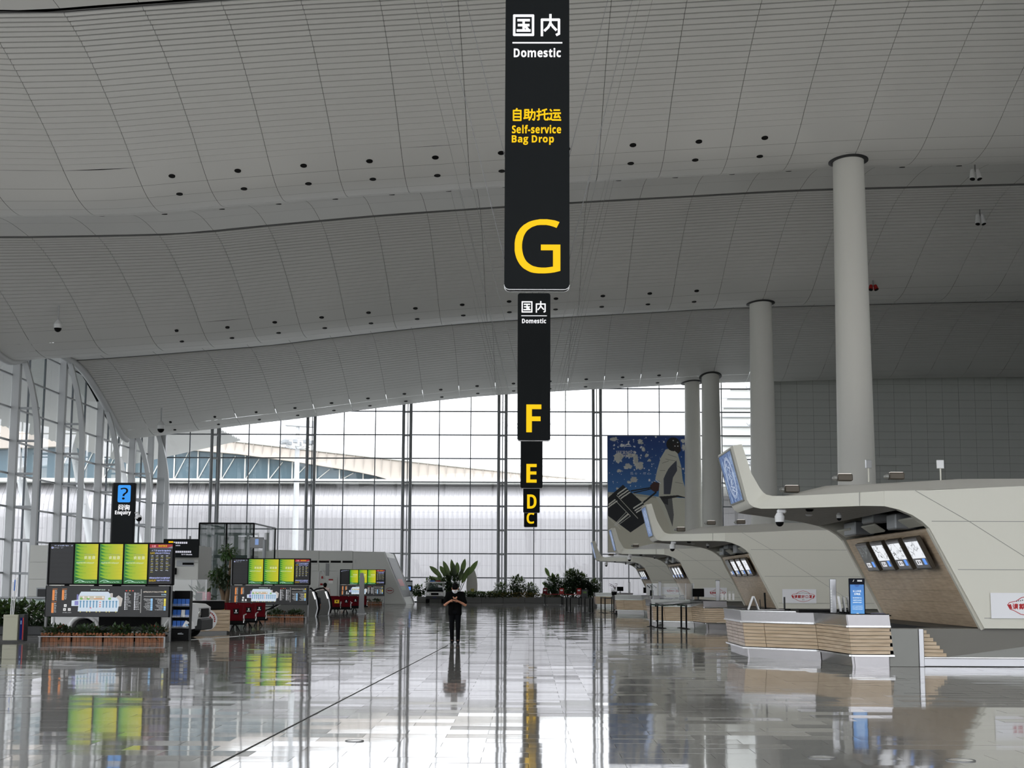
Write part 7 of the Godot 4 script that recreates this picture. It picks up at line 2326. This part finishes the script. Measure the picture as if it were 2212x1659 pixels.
# ---------------------------------------------------------------- people
# A body is a field of tapered capsules joined by a smooth minimum and meshed as surface nets.
class Body:
	var A := PackedVector3Array()
	var B := PackedVector3Array()
	var ra := PackedFloat32Array()
	var rb := PackedFloat32Array()
	var k := 0.03

	func bone(a: Vector3, b: Vector3, r0: float, r1: float) -> void:
		A.append(a); B.append(b); ra.append(r0); rb.append(r1)

	func field(p: Vector3) -> float:
		var d := 9.0
		for i in A.size():
			var ba := B[i] - A[i]
			var pa := p - A[i]
			var t := clampf(pa.dot(ba) / maxf(ba.length_squared(), 1e-9), 0.0, 1.0)
			var e := (pa - ba * t).length() - lerpf(ra[i], rb[i], t)
			if e > d + k:
				continue
			if d > e + k:
				d = e
				continue
			var h := clampf(0.5 + 0.5 * (d - e) / k, 0.0, 1.0)
			d = lerpf(d, e, h) - k * h * (1.0 - h)
		return d

	func mesh_into(mb: MB, cell: float) -> void:
		var lo := Vector3(9, 9, 9)
		var hi := Vector3(-9, -9, -9)
		for i in A.size():
			for q in [[A[i], ra[i]], [B[i], rb[i]]]:
				var r: Vector3 = Vector3.ONE * (q[1] + cell * 2)
				lo = lo.min(q[0] - r); hi = hi.max(q[0] + r)
		var n := Vector3i(((hi - lo) / cell).ceil()) + Vector3i(2, 2, 2)
		var val := {}
		var cells := []
		var S := 4
		for bx0 in range(0, n.x, S):
			for by in range(0, n.y, S):
				for bz in range(0, n.z, S):
					var ctr := lo + (Vector3(bx0, by, bz) + Vector3.ONE * S * 0.5) * cell
					if absf(field(ctr)) > cell * S * 0.9 + k:
						continue
					for x in S:
						for y in S:
							for z in S:
								cells.append(Vector3i(bx0 + x, by + y, bz + z))
		var at := func(q: Vector3i) -> float:
			var key := (q.x * 1024 + q.y) * 1024 + q.z
			if not val.has(key):
				val[key] = field(lo + Vector3(q) * cell)
			return val[key]
		var idx := {}
		var cor := [Vector3i(0, 0, 0), Vector3i(1, 0, 0), Vector3i(0, 1, 0), Vector3i(1, 1, 0), Vector3i(0, 0, 1), Vector3i(1, 0, 1), Vector3i(0, 1, 1), Vector3i(1, 1, 1)]
		var edges := [[0, 1], [2, 3], [4, 5], [6, 7], [0, 2], [1, 3], [4, 6], [5, 7], [0, 4], [1, 5], [2, 6], [3, 7]]
		for c in cells:
			var v := []
			var neg := 0
			for q in cor:
				var f: float = at.call(c + q)
				v.append(f)
				neg += int(f < 0.0)
			if neg == 0 or neg == 8:
				continue
			var s := Vector3.ZERO
			var m := 0
			for e in edges:
				if (v[e[0]] < 0.0) != (v[e[1]] < 0.0):
					s += Vector3(cor[e[0]]).lerp(Vector3(cor[e[1]]), v[e[0]] / (v[e[0]] - v[e[1]]))
					m += 1
			var p := lo + (Vector3(c) + s / m) * cell
			var h := cell * 0.5
			var g := Vector3(field(p + Vector3(h, 0, 0)) - field(p - Vector3(h, 0, 0)), field(p + Vector3(0, h, 0)) - field(p - Vector3(0, h, 0)), field(p + Vector3(0, 0, h)) - field(p - Vector3(0, 0, h))).normalized()
			idx[c] = mb.put(p, g)
		for c in idx:
			for ax in 3:
				var u := Vector3i.ZERO
				u[ax] = 1
				var f0: float = at.call(c)
				var f1: float = at.call(c + u)
				if (f0 < 0.0) == (f1 < 0.0):
					continue
				var b := Vector3i.ZERO
				var d := Vector3i.ZERO
				b[(ax + 1) % 3] = 1; d[(ax + 2) % 3] = 1
				if not (idx.has(c - b) and idx.has(c - d) and idx.has(c - b - d)):
					continue
				var q := [idx[c - b - d], idx[c - d], idx[c], idx[c - b]]
				if f0 > 0.0:
					q.reverse()
				mb.ix.append_array(PackedInt32Array([q[0], q[2], q[1], q[0], q[3], q[2]]))

func hand_bones(b: Body, wrist: Vector3, palm: Vector3, across: Vector3, inward: Vector3) -> void:   # palm centre beyond the wrist; fingers curl towards inward; thumb on the +across side
	var f := (palm - wrist).normalized()
	b.bone(wrist, palm - across * 0.018, 0.024, 0.021)
	b.bone(wrist, palm + across * 0.016, 0.024, 0.021)
	b.bone(palm - across * 0.026, palm + across * 0.024, 0.019, 0.019)
	for i in 4:
		var o := across * (0.030 - 0.020 * i)
		var l: float = [0.036, 0.040, 0.037, 0.029][i]
		var p0 := palm + o + f * 0.018
		var p1 := p0 + (f * 0.75 + inward * 0.65).normalized() * l
		var p2 := p1 + (f * 0.15 + inward).normalized() * l * 0.7
		var p3 := p2 + (inward * 0.7 - f * 0.6).normalized() * l * 0.5
		b.bone(p0, p1, 0.0098, 0.0088); b.bone(p1, p2, 0.0088, 0.008); b.bone(p2, p3, 0.008, 0.007)
	var t0 := wrist.lerp(palm, 0.45) + across * 0.026
	var t1 := t0 + (across * 0.7 + f * 0.7 + inward * 0.3).normalized() * 0.036
	var t2 := t1 + (f * 0.8 + inward * 0.5).normalized() * 0.03
	b.bone(t0, t1, 0.013, 0.0105); b.bone(t1, t2, 0.0105, 0.008)

func head_into(mb: MB, c: Vector3, tilt: Basis, cell: float) -> void:      # c: middle of the head, 0.225 tall; +z is the face
	var h := Body.new()
	h.k = 0.022
	var T := func(x: float, y: float, z: float) -> Vector3: return c + tilt * Vector3(x, y, z)
	h.bone(T.call(0, 0.035, -0.025), T.call(0, 0.035, 0.015), 0.083, 0.076)
	h.bone(T.call(0, -0.01, 0.02), T.call(0, -0.065, 0.045), 0.066, 0.045)
	h.bone(T.call(-0.03, -0.06, 0.02), T.call(0.03, -0.06, 0.02), 0.045, 0.045)
	h.bone(T.call(0, -0.085, 0.06), T.call(0, -0.085, 0.06), 0.024, 0.024)
	h.bone(T.call(0, 0.015, 0.083), T.call(0, -0.025, 0.105), 0.010, 0.015)
	h.bone(T.call(-0.016, -0.028, 0.094), T.call(0.016, -0.028, 0.094), 0.008, 0.008)
	h.bone(T.call(-0.04, 0.03, 0.075), T.call(0.04, 0.03, 0.075), 0.014, 0.014)
	h.bone(T.call(-0.022, -0.058, 0.083), T.call(0.022, -0.058, 0.083), 0.009, 0.009)
	for s in [-1.0, 1.0]:
		h.bone(T.call(s * 0.082, 0.02, -0.01), T.call(s * 0.080, -0.035, 0.0), 0.016, 0.011)
	h.mesh_into(mb, cell)

func people() -> void:
	walker()
	rider(P(-11.04, 0.0, 80.9), "person seen from behind in a pale pink top and dark trousers stepping onto the escalator", mat("pale_pink", Color(0.80, 0.72, 0.70), 0.8), 7)
	rider(P(-11.16, -0.49, 78.2), "person with short black hair lower down on the escalator, only the head showing", mat("dark_shirt", Color(0.16, 0.16, 0.19), 0.8), 8)

func walker() -> void:
	var s := thing("person", "person in black t-shirt, jeans and white mask walking forward, looking down at a phone", "person", P(-2.08, 0, 42.2))
	# joints; the figure faces the camera (+z)
	var hipL := Vector3(0.085, 0.86, 0.0)
	var hipR := Vector3(-0.085, 0.86, 0.0)
	var kneeL := Vector3(0.095, 0.47, 0.05)
	var kneeR := Vector3(-0.085, 0.46, 0.02)
	var ankL := Vector3(0.090, 0.085, 0.03)
	var ankR := Vector3(-0.075, 0.085, -0.07)
	var shL := Vector3(0.185, 1.36, 0.0)
	var shR := Vector3(-0.185, 1.36, 0.0)
	var elL := Vector3(0.285, 1.08, 0.06)
	var elR := Vector3(-0.275, 1.08, 0.06)
	var wrL := Vector3(0.105, 1.175, 0.26)
	var wrR := Vector3(-0.125, 1.18, 0.25)
	var head := Vector3(0.0, 1.525, 0.06)
	var tilt := Basis(Vector3.RIGHT, 0.55)
	var b := Body.new()
	b.k = 0.03
	for q in [[hipL, kneeL, 0.078, 0.052], [kneeL, ankL, 0.054, 0.035], [hipR, kneeR, 0.078, 0.052], [kneeR, ankR, 0.054, 0.035]]:
		b.bone(q[0], q[1], q[2], q[3])
	b.bone(ankL, Vector3(0.10, 0.035, 0.15), 0.036, 0.03); b.bone(ankR, Vector3(-0.085, 0.035, 0.06), 0.036, 0.03)
	for x in [-0.07, 0.07]:
		b.bone(Vector3(x, 0.90, 0), Vector3(x, 1.12, 0), 0.095, 0.088)
		b.bone(Vector3(x, 1.12, 0), Vector3(x * 1.2, 1.32, 0), 0.088, 0.09)
	b.bone(shL, shR, 0.062, 0.062)
	b.bone(Vector3(0, 1.38, 0.0), Vector3(0, 1.48, 0.03), 0.055, 0.05)
	for q in [[shL, elL, 0.052, 0.038], [elL, wrL, 0.040, 0.026], [shR, elR, 0.052, 0.038], [elR, wrR, 0.040, 0.026]]:
		b.bone(q[0], q[1], q[2], q[3])
	var mb := MB.new()
	b.mesh_into(mb, 0.014)
	head_into(mb, head, tilt, 0.007)
	for sd in [1.0, -1.0]:
		var hb := Body.new()
		hb.k = 0.008
		var w: Vector3 = wrL if sd > 0 else wrR
		hand_bones(hb, w, w + Vector3(-sd * 0.058, 0.012, 0.035), Vector3(0.0, 0.75, 0.6).normalized(), Vector3(-sd * 0.2, -0.3, 0.9).normalized())
		hb.mesh_into(mb, 0.005)
	part(mb, "body", M.skin, s)
	# t-shirt
	b = Body.new()
	b.k = 0.045
	for x in [-0.075, 0.075]:
		b.bone(Vector3(x * 1.12, 0.84, 0), Vector3(x * 1.05, 1.12, 0), 0.108, 0.104)
		b.bone(Vector3(x * 1.05, 1.12, 0), Vector3(x * 1.4, 1.34, 0), 0.104, 0.09)
	b.bone(shL - Vector3(0.02, 0, 0), shR + Vector3(0.02, 0, 0), 0.078, 0.078)
	b.bone(shL, shL.lerp(elL, 0.78), 0.080, 0.078)
	b.bone(shR, shR.lerp(elR, 0.78), 0.080, 0.078)
	b.bone(Vector3(0, 1.38, 0), Vector3(0, 1.425, 0.02), 0.07, 0.064)
	mb = MB.new()
	b.mesh_into(mb, 0.015)
	var dark := mat("shirt_black", Color(0.028, 0.028, 0.03), 0.9)
	part(mb, "t_shirt", dark, s)
	b = Body.new()
	b.k = 0.03
	b.bone(Vector3(-0.07, 0.88, 0), Vector3(0.07, 0.88, 0), 0.105, 0.105)
	for q in [[hipL, kneeL, 0.092, 0.066], [kneeL, ankL - Vector3(0, 0.02, 0), 0.066, 0.054], [hipR, kneeR, 0.092, 0.066], [kneeR, ankR - Vector3(0, 0.02, 0), 0.066, 0.054]]:
		b.bone(q[0], q[1], q[2], q[3])
	mb = MB.new()
	b.mesh_into(mb, 0.014)
	part(mb, "jeans", mat("jeans_black", Color(0.045, 0.05, 0.06), 0.85), s)
	for q in [[ankL, Vector3(0.10, 0.045, 0.17)], [ankR, Vector3(-0.085, 0.045, 0.08)]]:
		b = Body.new()
		b.k = 0.03
		b.bone(q[0] - Vector3(0, 0.03, 0.03), q[1], 0.045, 0.038)
		b.bone(q[0] - Vector3(0, 0.045, 0.04), q[0] + Vector3(0, 0.01, 0), 0.04, 0.046)
		mb = MB.new()
		b.mesh_into(mb, 0.012)
		part(mb, "shoe", M.black_matt, s)
		var so := MB.new()
		var mid: Vector3 = (q[0] + q[1]) * 0.5
		so.box(Vector3(mid.x, 0.012, mid.z), Vector3(0.085, 0.024, 0.27), 0.01)
		part(so, "sole", M.charcoal, s)
	# hair and mask follow the bowed head
	b = Body.new()
	b.k = 0.03
	var T := func(x: float, y: float, z: float) -> Vector3: return head + tilt * Vector3(x, y, z)
	b.bone(T.call(0, 0.055, -0.03), T.call(0, 0.06, 0.02), 0.088, 0.080)
	b.bone(T.call(0, 0.0, -0.05), T.call(0, 0.05, -0.04), 0.07, 0.084)
	b.bone(T.call(-0.045, 0.085, 0.06), T.call(0.045, 0.085, 0.06), 0.034, 0.034)
	b.bone(T.call(-0.05, 0.055, 0.072), T.call(0.05, 0.055, 0.072), 0.022, 0.022)
	mb = MB.new()
	b.mesh_into(mb, 0.009)
	part(mb, "hair", mat("hair_black", Color(0.02, 0.018, 0.018), 0.7), s)
	b = Body.new()
	b.k = 0.02
	b.bone(T.call(0, -0.01, 0.085), T.call(0, -0.075, 0.072), 0.032, 0.034)
	b.bone(T.call(-0.045, -0.035, 0.05), T.call(0.045, -0.035, 0.05), 0.040, 0.040)
	b.bone(T.call(-0.03, -0.075, 0.05), T.call(0.03, -0.075, 0.05), 0.036, 0.036)
	mb = MB.new()
	b.mesh_into(mb, 0.008)
	part(mb, "face_mask", mat("mask_white", Color(0.85, 0.86, 0.88), 0.7), s)
	var ph := thing("phone", "black phone held in both hands of the walking person", "phone", P(-2.08 - 0.015, 1.19, 42.2 - 0.33))
	part(bx(Vector3.ZERO, Vector3(0.075, 0.15, 0.009), 0.003, Basis(Vector3.RIGHT, -0.95)), "case", M.black, ph)
	part(bx(Vector3(0, 0.004, -0.006), Vector3(0.068, 0.14, 0.002), 0.0, Basis(Vector3.RIGHT, -0.95)), "screen", M.charcoal, ph)

func rider(at: Vector3, label: String, top: Material, sd: int) -> void:
	var s := thing("person", label, "person", at)
	var b := Body.new()
	b.k = 0.03
	for x in [-0.085, 0.085]:
		b.bone(Vector3(x, 0.86, 0), Vector3(x, 0.47, -0.02), 0.085, 0.058)
		b.bone(Vector3(x, 0.47, -0.02), Vector3(x, 0.08, 0.0), 0.056, 0.04)
		b.bone(Vector3(x, 0.06, 0), Vector3(x, 0.04, -0.14), 0.042, 0.034)
		b.bone(Vector3(x * 0.85, 0.9, 0), Vector3(x * 0.9, 1.32, 0), 0.09, 0.085)
		b.bone(Vector3(x * 2.2, 1.35, 0), Vector3(x * 2.9, 1.08, -0.04), 0.05, 0.038)
	b.bone(Vector3(0.25, 1.08, -0.04), Vector3(0.2, 0.92, -0.2), 0.038, 0.026)
	b.bone(Vector3(-0.25, 1.08, -0.04), Vector3(-0.30, 1.05, -0.28), 0.038, 0.026)
	b.bone(Vector3(-0.18, 1.36, 0), Vector3(0.18, 1.36, 0), 0.06, 0.06)
	b.bone(Vector3(0, 1.36, 0), Vector3(0, 1.47, -0.01), 0.055, 0.05)
	var mb := MB.new()
	b.mesh_into(mb, 0.02)
	head_into(mb, Vector3(0, 1.55, -0.01), Basis(Vector3.UP, PI + 0.3), 0.012)
	for q in [1.0, -1.0]:
		var hb := Body.new()
		hb.k = 0.008
		var w := Vector3(0.2, 0.92, -0.2) if q > 0 else Vector3(-0.30, 1.05, -0.28)
		hand_bones(hb, w, w + Vector3(0, -0.02, -0.06), Vector3(-q, 0, 0), Vector3(0, -0.9, -0.3).normalized())
		hb.mesh_into(mb, 0.007)
	part(mb, "body", M.skin, s)
	b = Body.new()
	b.k = 0.04
	for x in [-0.08, 0.08]:
		b.bone(Vector3(x, 0.86, 0), Vector3(x * 1.1, 1.33, 0), 0.112, 0.10)
		b.bone(Vector3(x * 2.3, 1.35, 0), Vector3(x * 2.85, 1.12, -0.03), 0.072, 0.066)
	b.bone(Vector3(-0.18, 1.35, 0), Vector3(0.18, 1.35, 0), 0.075, 0.075)
	mb = MB.new()
	b.mesh_into(mb, 0.02)
	part(mb, "top", top, s)
	b = Body.new()
	b.k = 0.03
	b.bone(Vector3(-0.07, 0.86, 0), Vector3(0.07, 0.86, 0), 0.11, 0.11)
	for x in [-0.085, 0.085]:
		b.bone(Vector3(x, 0.86, 0), Vector3(x, 0.47, -0.02), 0.098, 0.07)
		b.bone(Vector3(x, 0.47, -0.02), Vector3(x, 0.1, 0.0), 0.07, 0.058)
	mb = MB.new()
	b.mesh_into(mb, 0.02)
	part(mb, "trousers", mat("trousers_dark", Color(0.05, 0.05, 0.06), 0.85), s)
	b = Body.new()
	b.k = 0.03
	b.bone(Vector3(0, 1.60, 0.02), Vector3(0, 1.60, -0.02), 0.098, 0.09)
	b.bone(Vector3(0, 1.53, 0.04), Vector3(0, 1.60, 0.03), 0.08, 0.09)
	mb = MB.new()
	b.mesh_into(mb, 0.014)
	part(mb, "hair", mat("hair_black", Color(0.02, 0.018, 0.018), 0.7), s)
